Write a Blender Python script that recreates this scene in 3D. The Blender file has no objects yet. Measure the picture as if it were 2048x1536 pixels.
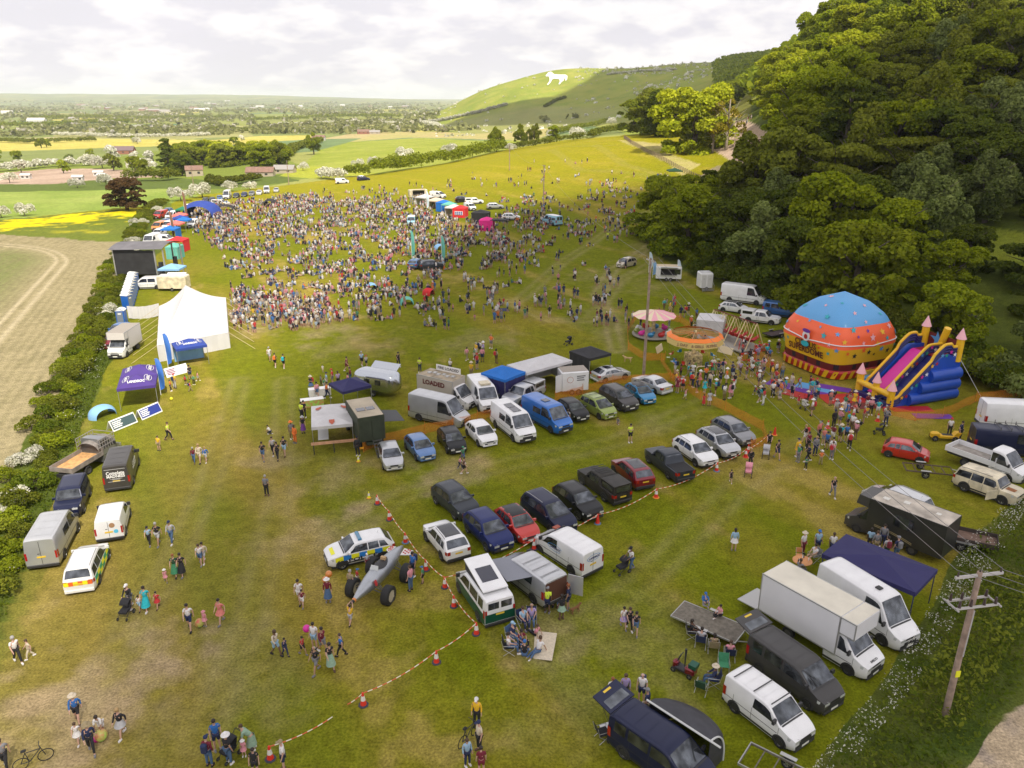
import bpy, bmesh, math, random
import numpy as np
from math import sin, cos, tan, pi, radians, atan, atan2, sqrt, exp, log
from mathutils import Vector, Matrix
R = radians
sc = bpy.context.scene
C = sc.collection
# ---------------------------------------------------------------- camera, sky, sun, exposure
HC = 29.0            # camera height above the field
FP = 1550.0          # focal length in pixels of the 2048 px wide photograph
PIT = atan(572.0/FP) # downward pitch
cam_d = bpy.data.cameras.new('camera')
cam = bpy.data.objects.new('camera', cam_d)
C.objects.link(cam)
cam_d.sensor_width = 36.0
cam_d.lens = 36.0*FP/2048.0
cam_d.clip_start = 0.5
cam_d.clip_end = 60000.0
cam.location = (0, 0, HC)
cam.rotation_euler = (pi/2 - PIT, 0, 0)
sc.camera = cam
SUN_EL, SUN_AZ = R(52), R(158)      # azimuth measured clockwise from +Y
sun_dir = Vector((sin(SUN_AZ)*cos(SUN_EL), cos(SUN_AZ)*cos(SUN_EL), sin(SUN_EL)))   # towards the sun
sd = bpy.data.lights.new('sun', 'SUN')
sd.energy = 5.0
sd.angle = R(0.5)
sd.color = (1.0, 0.92, 0.76)
sun = bpy.data.objects.new('sun', sd)
C.objects.link(sun)
sun.rotation_euler = (-sun_dir).to_track_quat('-Z', 'Y').to_euler()
w = bpy.data.worlds.new('World')
sc.world = w
w.use_nodes = True
wt = w.node_tree
wt.nodes.clear()
def wn(t, **k):
 n = wt.nodes.new(t)
 for a, b in k.items(): setattr(n, a, b)
 return n
o_ = wn('ShaderNodeOutputWorld'); bg = wn('ShaderNodeBackground')
sky = wn('ShaderNodeTexSky'); sky.sky_type = 'NISHITA'; sky.sun_disc = False
sky.sun_elevation = SUN_EL; sky.sun_rotation = SUN_AZ
sky.air_density = 1.0; sky.dust_density = 3.0; sky.ozone_density = 1.0
tc = wn('ShaderNodeTexCoord'); sep = wn('ShaderNodeSeparateXYZ')
wt.links.new(tc.outputs['Generated'], sep.inputs[0])
# cloud layer seen on a plane overhead: direction / (z + k)
add = wn('ShaderNodeMath', operation='ADD'); add.inputs[1].default_value = 0.34
wt.links.new(sep.outputs[2], add.inputs[0])
dv = wn('ShaderNodeVectorMath', operation='DIVIDE')
cmb = wn('ShaderNodeCombineXYZ')
for i in range(3): wt.links.new(add.outputs[0], cmb.inputs[i])
wt.links.new(tc.outputs['Generated'], dv.inputs[0]); wt.links.new(cmb.outputs[0], dv.inputs[1])
ns = wn('ShaderNodeTexNoise'); ns.inputs['Scale'].default_value = 1.7; ns.inputs['Detail'].default_value = 9; ns.inputs['Roughness'].default_value = 0.55
ns.inputs['Distortion'].default_value = 0.25
wt.links.new(dv.outputs[0], ns.inputs['Vector'])
cr = wn('ShaderNodeValToRGB')
cr.color_ramp.elements[0].position = 0.43; cr.color_ramp.elements[0].color = (0.94, 0.94, 0.94, 1)
cr.color_ramp.elements[1].position = 0.60; cr.color_ramp.elements[1].color = (1, 1, 1, 1)
wt.links.new(ns.outputs[0], cr.inputs[0])
ns2 = wn('ShaderNodeTexNoise'); ns2.inputs['Scale'].default_value = 5.5; ns2.inputs['Detail'].default_value = 8
wt.links.new(dv.outputs[0], ns2.inputs['Vector'])
cr2 = wn('ShaderNodeValToRGB')
cr2.color_ramp.elements[0].position = 0.44; cr2.color_ramp.elements[0].color = (8.8, 8.5, 9.1, 1)
cr2.color_ramp.elements[1].position = 0.58; cr2.color_ramp.elements[1].color = (10.9, 10.5, 10.5, 1)
wt.links.new(ns2.outputs[0], cr2.inputs[0])
mx = wn('ShaderNodeMixRGB')
wt.links.new(cr.outputs[0], mx.inputs[0]); wt.links.new(sky.outputs[0], mx.inputs[1]); wt.links.new(cr2.outputs[0], mx.inputs[2])
wt.links.new(mx.outputs[0], bg.inputs[0])
bg.inputs[1].default_value = 0.088
wt.links.new(bg.outputs[0], o_.inputs[0])
sc.view_settings.view_transform = 'Standard'
sc.view_settings.look = 'None'
sc.view_settings.exposure = 0.2
sc.view_settings.gamma = 1.0
sc.render.engine = 'CYCLES'
cy = sc.cycles
cy.use_denoising = True
cy.max_bounces = 6; cy.diffuse_bounces = 2; cy.glossy_bounces = 2; cy.transmission_bounces = 3
cy.transparent_max_bounces = 12; cy.volume_bounces = 1
cy.use_adaptive_sampling = True; cy.adaptive_threshold = 0.02
rnd = random.Random(7)
# ---------------------------------------------------------------- materials
MATS = {}
def mat(name, col, rough=0.7, metal=0.0, noise=None, bump=0.0, var=0.0, trans=0.0, spec=0.5, coat=0.0, alpha=1.0, two=None):
 """noise=(scale, amount): procedural light/dark mottling; var: random brightness per object"""
 key = name
 if key in MATS: return MATS[key]
 m = bpy.data.materials.new(name); m.use_nodes = True
 nt = m.node_tree; p = nt.nodes['Principled BSDF']
 p.inputs['Base Color'].default_value = (*col, 1)
 p.inputs['Roughness'].default_value = rough
 p.inputs['Metallic'].default_value = metal
 p.inputs['Specular IOR Level'].default_value = spec
 if coat: p.inputs['Coat Weight'].default_value = coat; p.inputs['Coat Roughness'].default_value = 0.08
 if alpha < 1: p.inputs['Alpha'].default_value = alpha
 src = None
 if noise:
  t = nt.nodes.new('ShaderNodeTexCoord'); n = nt.nodes.new('ShaderNodeTexNoise')
  n.inputs['Scale'].default_value = noise[0]; n.inputs['Detail'].default_value = 5
  nt.links.new(t.outputs['Object'], n.inputs['Vector'])
  r = nt.nodes.new('ShaderNodeValToRGB')
  a = noise[1]; c2 = two or col
  r.color_ramp.elements[0].position = 0.3; r.color_ramp.elements[1].position = 0.7
  r.color_ramp.elements[0].color = (col[0]*(1-a), col[1]*(1-a), col[2]*(1-a), 1)
  r.color_ramp.elements[1].color = (min(1, c2[0]*(1+a)), min(1, c2[1]*(1+a)), min(1, c2[2]*(1+a)), 1)
  nt.links.new(n.outputs[0], r.inputs[0]); src = r.outputs[0]
  if bump:
   b = nt.nodes.new('ShaderNodeBump'); b.inputs['Strength'].default_value = bump; b.inputs['Distance'].default_value = 0.05
   nt.links.new(n.outputs[0], b.inputs['Height']); nt.links.new(b.outputs[0], p.inputs['Normal'])
 if var:
  oi = nt.nodes.new('ShaderNodeObjectInfo'); hv = nt.nodes.new('ShaderNodeHueSaturation')
  mr = nt.nodes.new('ShaderNodeMapRange'); mr.inputs[3].default_value = 1-var; mr.inputs[4].default_value = 1+var
  nt.links.new(oi.outputs['Random'], mr.inputs[0]); nt.links.new(mr.outputs[0], hv.inputs['Value'])
  if src: nt.links.new(src, hv.inputs['Color'])
  else: hv.inputs['Color'].default_value = (*col, 1)
  src = hv.outputs[0]
 if src: nt.links.new(src, p.inputs['Base Color'])
 MATS[key] = m
 return m
# ---------------------------------------------------------------- mesh builder
class MB:
 def __init__(s): s.v = []; s.f = []; s.m = []; s.M = Matrix.Identity(4); s.mi = 0
 def tf(s, M): s.M = M; return s
 def add(s, vs, fs, mi=None):
  b = len(s.v); M = s.M
  s.v += [tuple(M @ Vector(v)) for v in vs]
  s.f += [tuple(b+i for i in f) for f in fs]
  s.m += [s.mi if mi is None else mi]*len(fs)
  return s
 def box(s, x0, x1, y0, y1, z0, z1, mi=None):
  v = [(x, y, z) for z in (z0, z1) for y in (y0, y1) for x in (x0, x1)]
  return s.add(v, [(0,2,3,1),(4,5,7,6),(0,1,5,4),(2,6,7,3),(0,4,6,2),(1,3,7,5)], mi)
 def rbox(s, x0, x1, y0, y1, z0, z1, b=0.05, mi=None):
  "box with chamfered vertical edges and top"
  def ring(i, z): return [(x0+b+i,y0+i,z),(x1-b-i,y0+i,z),(x1-i,y0+b+i,z),(x1-i,y1-b-i,z),(x1-b-i,y1-i,z),(x0+b+i,y1-i,z),(x0+i,y1-b-i,z),(x0+i,y0+b+i,z)]
  v = ring(0, z0)+ring(0, z1-b)+ring(b, z1)
  f = [tuple(range(7,-1,-1)), tuple(range(16,24))]
  for k in (0, 8):
   for i in range(8): f.append((k+i, k+(i+1)%8, k+8+(i+1)%8, k+8+i))
  return s.add(v, f, mi)
 def tube(s, a, b, r0, r1=None, n=8, mi=None, cap=True):
  a = Vector(a); b = Vector(b); r1 = r0 if r1 is None else r1
  d = (b-a);
  if d.length < 1e-6: return s
  d.normalize(); x = d.orthogonal().normalized(); y = d.cross(x)
  v = [tuple(a+(x*cos(2*pi*i/n)+y*sin(2*pi*i/n))*r0) for i in range(n)]+[tuple(b+(x*cos(2*pi*i/n)+y*sin(2*pi*i/n))*r1) for i in range(n)]
  f = [(i,(i+1)%n,n+(i+1)%n,n+i) for i in range(n)]
  if cap: f += [tuple(range(n-1,-1,-1)), tuple(range(n,2*n))]
  return s.add(v, f, mi)
 def path(s, pts, r, n=6, mi=None):
  for a, b in zip(pts, pts[1:]): s.tube(a, b, r, r, n, mi)
  return s
 def lathe(s, prof, n=16, mi=None, mis=None):
  "prof: [(r,z)...]; mis: material per ring"
  v = []; f = []; m = []
  for r, z in prof:
   v += [(r*cos(2*pi*i/n), r*sin(2*pi*i/n), z) for i in range(n)]
  for k in range(len(prof)-1):
   for i in range(n):
    f.append((k*n+i, k*n+(i+1)%n, (k+1)*n+(i+1)%n, (k+1)*n+i)); m.append(mis[k] if mis else (s.mi if mi is None else mi))
  b = len(s.v)
  s.v += [tuple(s.M @ Vector(q)) for q in v]; s.f += [tuple(b+i for i in q) for q in f]; s.m += m
  return s
 def sphere(s, c, r, n=10, k=6, mi=None, sc=(1,1,1)):
  v = []; f = []
  for j in range(k+1):
   t = pi*j/k
   for i in range(n):
    v.append((c[0]+r*sc[0]*sin(t)*cos(2*pi*i/n), c[1]+r*sc[1]*sin(t)*sin(2*pi*i/n), c[2]+r*sc[2]*cos(t)))
  for j in range(k):
   for i in range(n): f.append((j*n+i, (j+1)*n+i, (j+1)*n+(i+1)%n, j*n+(i+1)%n))
  return s.add(v, f, mi)
 def quad(s, a, b, c, d, mi=None): return s.add([a,b,c,d], [(0,1,2,3)], mi)
 def slab(s, pts, t, mi=None):
  "polygon extruded by vector t"
  n = len(pts); t = Vector(t)
  v = [tuple(p) for p in pts]+[tuple(Vector(p)+t) for p in pts]
  f = [tuple(range(n-1,-1,-1)), tuple(range(n,2*n))]+[(i,(i+1)%n,n+(i+1)%n,n+i) for i in range(n)]
  return s.add(v, f, mi)
 def grid(s, fn, nu, nv, mi=None, closed=False):
  v = [fn(i/nu, j/nv) for j in range(nv+1) for i in range(nu+1)]
  f = [(j*(nu+1)+i, j*(nu+1)+i+1, (j+1)*(nu+1)+i+1, (j+1)*(nu+1)+i) for j in range(nv) for i in range(nu)]
  return s.add(v, f, mi)
 def mesh(s, name, mats, smooth=False):
  me = bpy.data.meshes.new(name)
  me.from_pydata(s.v, [], s.f)
  for m in (mats if isinstance(mats, (list, tuple)) else [mats]): me.materials.append(m)
  if any(s.m): me.polygons.foreach_set('material_index', s.m)
  if smooth: me.polygons.foreach_set('use_smooth', [True]*len(s.f))
  me.validate(); me.update()
  return me
 def build(s, name, mats, parent=None, smooth=False, fix=True):
  me = s.mesh(name, mats, smooth)
  if fix:
   bm = bmesh.new(); bm.from_mesh(me); bmesh.ops.recalc_face_normals(bm, faces=bm.faces); bm.to_mesh(me); bm.free()
  if smooth:
   try: me.set_sharp_from_angle(angle=R(40))
   except Exception: pass
  return link(name, me, parent)
def link(name, data, parent=None):
 o = bpy.data.objects.new(name, data); C.objects.link(o)
 if parent is not None: o.parent = parent
 return o
def tag(o, label=None, cat=None, group=None, kind=None):
 if label: o['label'] = label
 if cat: o['category'] = cat
 if group: o['group'] = group
 if kind: o['kind'] = kind
 return o
def empty(name, loc=(0,0,0), rz=0.0, label=None, cat=None, group=None):
 o = link(name, None); o.location = loc; o.rotation_euler = (0, 0, rz); o.empty_display_size = 0.2
 return tag(o, label, cat, group)
def kids(o): return KID.get(o.name, [])
def copy_tree(o, parent=None, cmap=None):
 "copy a thing with its parts and sub-parts; cmap swaps materials (old name -> new material)"
 c = o.copy(); C.objects.link(c); c.parent = parent
 if cmap and o.type == 'MESH':
  for i, s in enumerate(c.material_slots):
   if s.material and s.material.name in cmap:
    s.link = 'OBJECT'; s.material = cmap[s.material.name]
 for ch in list(o.children): copy_tree(ch, c, cmap)
 return c
def text_mesh(txt, size=1.0, extrude=0.0, bold=0.0):
 cu = bpy.data.curves.new('txt', 'FONT'); cu.body = txt; cu.size = size; cu.align_x = 'CENTER'; cu.align_y = 'CENTER'
 cu.extrude = extrude; cu.offset = bold; cu.resolution_u = 2
 o = bpy.data.objects.new('txt', cu); C.objects.link(o)
 dg = bpy.context.evaluated_depsgraph_get()
 me = bpy.data.meshes.new_from_object(o.evaluated_get(dg))
 bpy.data.objects.remove(o); bpy.data.curves.remove(cu)
 return me
def lettering(name, txt, size, m, parent, loc, xdir, ydir, bold=0.0, width=None, lift=0.008):
 "flat lettering on a surface: xdir reading direction, ydir up"
 me = text_mesh(txt, size, 0.0, bold); me.name = name
 me.materials.clear(); me.materials.append(m)
 x = Vector(xdir).normalized(); y = Vector(ydir); y = (y-x*y.dot(x)).normalized(); z = x.cross(y)
 k = 1.0
 if width and len(me.vertices):
  xs = [v.co.x for v in me.vertices]; k = width/(max(xs)-min(xs))
 M = Matrix(((x.x*k,y.x,z.x,loc[0]+z.x*lift),(x.y*k,y.y,z.y,loc[1]+z.y*lift),(x.z*k,y.z,z.z,loc[2]+z.z*lift),(0,0,0,1)))
 me.transform(M)
 return link(name, me, parent)
# ---------------------------------------------------------------- terrain
def y_dep(py): return PIT - math.atan((768.0-py)/FP)
def zy(Y, py): return HC - Y*tan(y_dep(py))      # height of the ground that shows at image row py when Y metres ahead
def uu(px): return (px-1024)*cos(PIT)/FP
def P(*a): return [(Y, (zy(Y, -q) if q < -40 else q)) for Y, q in a]    # q < -40 is an image row, else a height
COLS = [
 (-1500, P((1,0),(150,0),(400,-10),(1000,-22),(2500,-28),(9000,-30),(14000,-30),(22000,30))),
 (0,   P((1,0),(180,0),(260,-3),(360,-9),(520,-16),(1000,-22),(2500,-28),(8000,-30),(13000,-186),(22000,0))),
 (330, P((1,0),(200,0),(290,-3),(380,-8),(600,-15),(1000,-21),(2500,-28),(8000,-30),(13000,-188),(22000,0))),
 (500, P((1,0),(200,0),(300,-3),(380,-6),(600,-12),(1000,-18),(2500,-27),(8000,-30),(13000,-189),(22000,0))),
 (850, P((1,0),(200,0.3),(300,1.8),(380,-2),(600,-8),(1000,-14),(1700,-18),(2500,-26),(8000,-30),(13000,-200),(22000,0))),
 (905, P((1,0),(200,0.5),(310,2.5),(400,-1),(600,-6),(1000,-12),(1500,-243),(1800,-209),(2600,-28),(8000,-30),(22000,0))),
 (960, P((1,0),(200,1),(320,4),(420,0),(620,-4),(1000,-10),(1350,-245),(1800,-176),(2600,-24),(8000,-30),(22000,0))),
 (1024,P((1,0),(200,1.2),(330,5),(430,2),(640,-2),(1050,-258),(1300,-240),(1800,-157),(2600,-24),(8000,-30),(22000,0))),
 (1100,P((1,0),(170,.8),(256,4),(340,8),(450,5),(700,2),(1100,-246),(1400,-212),(1740,-146),(1850,-136),(2600,0),(8000,-30),(22000,0))),
 (1190,P((1,0),(150,.3),(200,2),(256,6),(340,10.5),(450,9),(700,-262),(1100,-238),(1400,-205),(1700,-143),(1800,-129),(2600,0),(8000,-30),(22000,0))),
 (1260,P((1,0),(150,.3),(200,3),(256,8),(340,12.5),(450,12),(700,-258),(1100,-225),(1400,-185),(1700,-138),(1800,-131),(2600,0),(22000,0))),
 (1400,P((1,0),(140,.3),(200,4),(256,9),(300,12.5),(350,15),(500,-248),(800,-215),(1200,-165),(1700,-125),(1800,-121),(2600,20),(22000,0))),
 (1470,P((1,0),(130,.3),(200,5),(256,10),(300,14),(350,20),(450,-220),(700,-190),(1200,-145),(1800,-118),(2600,30),(22000,0))),
 (1560,P((1,0),(112,0),(150,7),(200,14),(280,24),(400,-170),(700,-135),(1200,-120),(1800,-112),(2600,30),(22000,0))),
 (1700,P((1,0),(95,0),(130,5),(180,17),(260,36),(400,72),(800,90),(1800,100),(22000,0))),
 (2048,P((1,0),(78,0),(100,4),(140,14),(200,31),(300,62),(500,95),(1800,110),(22000,0))),
 (3200,P((1,0),(40,0),(60,3),(120,20),(200,45),(300,70),(500,95),(1800,110),(22000,0))),
]
LY0, LY1, NLY, NLU = log(8.0), log(24000.0), 420, 300
U0, U1 = uu(-1500), uu(3200)
def _mk():
 ly = np.linspace(LY0, LY1, NLY); us = np.linspace(U0, U1, NLU)
 cols = np.array([np.interp(ly, [log(p[0]) for p in pr], [p[1] for p in pr]) for _, pr in COLS])
 cu = [uu(c) for c, _ in COLS]
 G = np.zeros((NLU, NLY))
 for j in range(NLY): G[:, j] = np.interp(us, cu, cols[:, j])
 for _ in range(3):
  Gp = np.pad(G, ((2,2),(2,2)), 'edge')
  G = sum(Gp[2+a:2+a+NLU, 2:-2]*w_ for a, w_ in ((-2,.1),(-1,.2),(0,.4),(1,.2),(2,.1)))
  Gp = np.pad(G, ((2,2),(2,2)), 'edge')
  G = sum(Gp[2:-2, 2+a:2+a+NLY]*w_ for a, w_ in ((-2,.1),(-1,.2),(0,.4),(1,.2),(2,.1)))
 return G
GRID = _mk()
def terr(X, Y):
 X = np.asarray(X, float); Y = np.maximum(np.asarray(Y, float), 8.0)
 fu = (np.clip(X/Y, U0, U1)-U0)/(U1-U0)*(NLU-1.001); fy = (np.clip(np.log(Y), LY0, LY1)-LY0)/(LY1-LY0)*(NLY-1.001)
 i = fu.astype(int); j = fy.astype(int); a = fu-i; b = fy-j
 z = GRID[i,j]*(1-a)*(1-b)+GRID[i+1,j]*a*(1-b)+GRID[i,j+1]*(1-a)*b+GRID[i+1,j+1]*a*b
 amp = np.clip((Y-150)/1500, 0, 1)*3.0
 z = z + amp*(np.sin(X*.021+1.3*np.sin(Y*.009))*np.cos(Y*.017+X*.006))*.5 + amp*np.sin(X*.0061+Y*.0043)
 return z
def tz(x, y): return float(terr(x, y))
def proj(X, Y, Z):
 d = Y*cos(PIT)+(HC-Z)*sin(PIT)
 v = -Y*sin(PIT)+(HC-Z)*cos(PIT)
 return 1024+FP*X/d, 768+FP*v/d
def G(px, py, h=0.0):
 "ground point seen at a pixel of the photograph (or the point h above the ground)"
 cx = (px-1024)/FP; cyv = (768-py)/FP
 dx = cx; dy = cos(PIT)+cyv*sin(PIT); dz = -sin(PIT)+cyv*cos(PIT)
 t0 = 12.0
 prev = t0
 t = t0
 while t < 30000:
  x, y, z = dx*t, dy*t, HC+dz*t
  if z < tz(x, y)+h: break
  prev = t; t *= 1.01
 a, b = prev, t
 for _ in range(18):
  m_ = (a+b)/2
  if HC+dz*m_ < tz(dx*m_, dy*m_)+h: b = m_
  else: a = m_
 x, y = dx*b, dy*b
 return Vector((x, y, tz(x, y)))
# fast numpy value noise
_prng = np.random.RandomState(3); _perm = _prng.rand(512, 512)
def vnoise(x, y):
 xi = np.floor(x).astype(int); yi = np.floor(y).astype(int); a = x-xi; b = y-yi
 a = a*a*(3-2*a); b = b*b*(3-2*b)
 g = lambda i, j: _perm[i % 512, j % 512]
 return g(xi,yi)*(1-a)*(1-b)+g(xi+1,yi)*a*(1-b)+g(xi,yi+1)*(1-a)*b+g(xi+1,yi+1)*a*b
def fbm(x, y, o=4):
 s = 0; a = .5; t = 0
 for k in range(o): s = s+a*vnoise(x*2**k+17*k, y*2**k+5*k); t += a; a *= .5
 return s/t
def inpoly(px, py, poly):
 r = np.zeros(px.shape, bool); n = len(poly)
 for i in range(n):
  x1, y1 = poly[i]; x2, y2 = poly[(i+1) % n]
  if y1 == y2: continue
  c = ((y1 > py) != (y2 > py)) & (px < (x2-x1)*(py-y1)/(y2-y1)+x1)
  r ^= c
 return r
def build_ground():
 # rows
 Ys = [9.0]
 while Ys[-1] < 22000:
  y = Ys[-1]; Ys.append(y+max(.16, .0075*y))
 Ys = np.array(Ys); ny = len(Ys)
 us = np.concatenate([np.linspace(-1.7, -.72, 60)[:-1], np.linspace(-.72, .80, 620), np.linspace(.80, 1.35, 40)[1:]]); nu = len(us)
 U, Y = np.meshgrid(us, Ys); X = U*Y
 Z = terr(X, Y)
 px, py = proj(X, Y, Z)
 wob = (fbm(X*.11, Y*.11, 4)-.5)
 # zone boundaries are wobbled in metres so that edges are natural
 k = 1550/np.maximum(Y, 20)
 pxw = px+wob*k*1.6; pyw = py+(fbm(X*.13+9, Y*.13+4, 4)-.5)*k*.8
 n1 = fbm(X*.05, Y*.05, 5); n2 = fbm(X*.35+3, Y*.35, 4); n3 = fbm(X*.9, Y*.9+7, 3)
 nbig = fbm(X*.012+2, Y*.012, 4)
 far = fbm(X*.004, Y*.004, 4)
 col = np.zeros(X.shape+(3,))
 def mixc(a, b, t): t = np.clip(t, 0, 1)[..., None]; return np.array(a)*(1-t)+np.array(b)*t
 zone = np.zeros(X.shape, int)
 ND = ny*0
 # 1 event field grass
 th = R(28); s_ = (X*cos(th)+Y*sin(th)); t_ = (-X*sin(th)+Y*cos(th))
 st = fbm(s_*.25, t_*.035, 4)            # streaks along the mowing direction
 grass = mixc((.138,.155,.006), (.238,.186,.024), (n1-.42)*1.7+(st-.5)*1.9)
 grass = mixc(grass, (.33,.25,.07), np.clip((n2*.6+n1*.1+st*.7-.83)*5.5, 0, .55))
 dry = np.clip((900-px)/1700, 0, .6)*np.clip((py-380)/500, 0, 1)   # trodden, drier west side
 grass = mixc(grass, (.205,.160,.055), dry*np.clip(.55+(n1-.5)*3, 0, 1))
 grass = mixc(grass, (.32,.28,.012), np.clip((Y-190)/90, 0, 1)*.62)  # paler yellow far band: sunlight on the slope put into the grass colour
 # bare worn patches (pixel x, y, radius in m)
 for (ax, ay, r_, a_) in ((160,1400,5,.9),(60,1500,5,.8),(230,1340,4,.7),(330,1440,3,.5),(690,1075,3.5,.5),(600,1085,3,.4),(1060,1245,3,.5),(970,680,5,.45),(560,640,7,.7),(640,655,6,.6),(700,690,6,.45),(1290,1270,4,.4),(700,960,3.5,.55),(900,930,3,.5),(1290,850,3,.3),(545,928,2.5,.7),(545,625,5,.7),(480,1340,5,.4),(760,985,3,.45),(1150,1400,4,.3),(1250,560,9,.4),(1200,640,7,.35),(1330,500,9,.4),(800,930,3,.5),(870,950,2.5,.5),(940,940,2.5,.5)):
  g = G(ax, ay); d = np.sqrt(((X-g.x))**2+((Y-g.y)*.8)**2)/r_
  grass = mixc(grass, (.34,.255,.15), np.clip((1.05-d)+(n2-.5)*2.2+(n3-.5)*1.2, 0, 1)*a_*.62)
 # wheel tracks across the show field
 def track(pts, wd, a_, c=(.30,.25,.12)):
  nonlocal grass
  w_ = [G(*q) for q in pts]
  d = np.full(X.shape, 1e9)
  for p, q in zip(w_, w_[1:]):
   ex, ey = q.x-p.x, q.y-p.y; L = ex*ex+ey*ey
   t = np.clip(((X-p.x)*ex+(Y-p.y)*ey)/L, 0, 1)
   d = np.minimum(d, np.hypot(X-p.x-t*ex, Y-p.y-t*ey))
  m = np.exp(-((d-wd)/.45)**2)+.3*np.exp(-(d/1.6)**2)
  grass = mixc(grass, c, m*a_*(.2+.7*n2))
 track([(1480,430),(1380,450),(1300,490),(1225,540),(1195,590),(1220,640),(1235,700)], .8, .8)
 track([(1480,470),(1330,510),(1240,560),(1180,640),(1100,640),(1000,600)], .8, .5)
 track([(1500,395),(1330,410),(1230,450),(1130,520),(1040,600)], .8, .5)
 track([(1290,350),(1160,340),(1100,300)], .9, .4)
 track([(1380,370),(1250,330),(1190,290)], .9, .4)
 track([(60,1536),(170,1390),(260,1250),(330,1160),(420,960),(480,760)], .8, .35)
 track([(400,1480),(500,1240),(560,1000),(570,760)], .8, .35)
 track([(660,1090),(800,990),(1010,930),(1240,880),(1420,800)], .9, .3)
 track([(1100,1300),(1330,1120),(1480,970),(1640,870)], .9, .3)
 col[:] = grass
 # everything beyond the event field: patchwork of the vale
 a1 = R(17); fx = X*cos(a1)+Y*sin(a1)*1.0; fy = -X*sin(a1)+Y*cos(a1)
 wx = (fbm(X*.0011, Y*.0011)-.5)*420; wy = (fbm(X*.0011+40, Y*.0011)-.5)*420
 cx_ = np.floor((fx+wx)/230); cy_ = np.floor((fy+wy)/330+cx_*.37)
 hsh = np.abs(np.sin(cx_*12.9898+cy_*78.233)*43758.5453) % 1
 pal = np.array([(.22,.24,.06),(.27,.28,.08),(.19,.22,.07),(.46,.40,.09),(.38,.33,.18),(.24,.27,.07),(.30,.29,.11),(.15,.21,.09)])
 vale = pal[(hsh*7.999).astype(int)]
 vale = vale*(.8+.4*n1)[..., None]
 fr = np.minimum(np.abs(((fx+wx)/230) % 1-.5), 9)
 farm = Y > 300
 beyond = farm & (px > -2000)
 # the boundary of the event field on the far side, as a line in the picture
 fedge = np.interp(px, [-2000,0,300,400,560,730,900,1020,1130,1240,1275,1500], [440,440,405,388,372,350,322,298,280,272,262,262])
 out = (py < fedge) & (Y > 170)
 col[out] = vale[out]; zone[out] = 10
 def Z_(poly, c, zid, edge=True, c2=None, amt=1.0, cond=None):
  m = inpoly(pxw if edge else px, pyw if edge else py, poly)
  if cond is not None: m = m & cond
  cc = mixc(c, c2 if c2 is not None else c, (n1-.35)*2.5)
  col[m] = (cc*(.85+.3*n2)[..., None])[m]; zone[m] = zid
  return m
 # named fields of the near vale
 Z_([(-2000,330),(0,322),(180,322),(330,300),(420,296),(520,300),(600,330),(640,352),(540,372),(420,388),(300,402),(-2000,440)], (.17,.21,.035), 11)
 Z_([(-2000,378),(0,376),(200,372),(345,372),(400,392),(330,408),(200,420),(0,440),(-2000,470)], (.20,.27,.05), 12, c2=(.28,.33,.08))
 Z_([(-2000,366),(0,368),(340,355),(420,360),(560,350),(600,362),(450,378),(330,378),(0,384),(-2000,384)], (.10,.135,.03), 11)
 Z_([(-2000,350),(0,346),(100,338),(195,337),(330,346),(332,354),(230,357),(100,368),(-2000,376)], (.42,.31,.24), 13, c2=(.33,.24,.18))
 Z_([(-2000,275),(0,280),(120,276),(240,278),(430,280),(520,272),(640,270),(640,278),(520,284),(430,293),(330,292),(200,296),(0,303),(-2000,305)], (.42,.37,.08), 14, edge=False, c2=(.48,.42,.11))
 Z_([(-2000,222),(0,218),(60,216),(55,221),(-2000,227)], (.60,.50,.08), 14, edge=False)
 Z_([(60,262),(200,250),(380,247),(300,256),(150,262)], (.10,.17,.09), 10, edge=False)
 Z_([(640,278),(700,268),(760,264),(1010,262),(900,268),(760,276)], (.40,.33,.16), 10, edge=False)
 Z_([(600,335),(640,300),(700,284),(840,276),(1000,283),(1100,275),(1010,300),(900,325),(760,348),(700,345)], (.23,.27,.035), 11, edge=False, c2=(.30,.32,.06))
 Z_([(560,352),(600,330),(700,340),(760,348),(700,352),(640,358)], (.32,.34,.04), 11, edge=False)
 Z_([(700,284),(760,264),(1000,262),(1160,250),(1060,282),(940,278),(820,275)], (.40,.33,.15), 10, edge=False, c2=(.33,.32,.10))
 # buttercup meadow
 m = Z_([(-2000,440),(0,440),(180,425),(292,413),(345,405),(325,440),(275,480),(262,492),(240,484),(0,469),(-2000,480)], (.12,.15,.02), 15, c2=(.15,.17,.03))
 yl = np.clip((1-np.abs(py-(452-px*.10-(px-150)**2*.00006))/11)*1.6+(n2-.5)*4.5, 0, 1)*np.clip((330-px)/60, 0, 1)
 yl = np.maximum(yl, np.clip((n1-.55)*8, 0, 1)*np.clip((n2-.45)*6, 0, 1)*.8)
 cc = mixc(col, (.60,.50,.01), yl)
 col[m] = cc[m]
 # crop field with tramlines
 m = Z_([(-2000,460),(-300,464),(0,469),(150,478),(245,484),(262,492),(248,522),(232,560),(200,610),(165,668),(140,720),(112,790),(80,850),(50,900),(15,960),(-60,1080),(-600,2000),(-2000,2000)], (.30,.245,.13), 16, c2=(.36,.30,.17))
 q0, q1 = G(250, 500), G(0, 950); ex, ey = q1.x-q0.x, q1.y-q0.y; L = math.hypot(ex, ey); ex /= L; ey /= L
 dd = np.abs(-(X-q0.x)*ey+(Y-q0.y)*ex)       # distance in from the hedge line
 top0, top1 = G(0, 469), G(245, 486); hx, hy = top1.x-top0.x, top1.y-top0.y; L = math.hypot(hx, hy); hx /= L; hy /= L
 dt = np.abs(-(X-top0.x)*hy+(Y-top0.y)*hx)
 de = np.where(dd < 14, dd, 14)*0+np.minimum(dd, dt)
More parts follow.
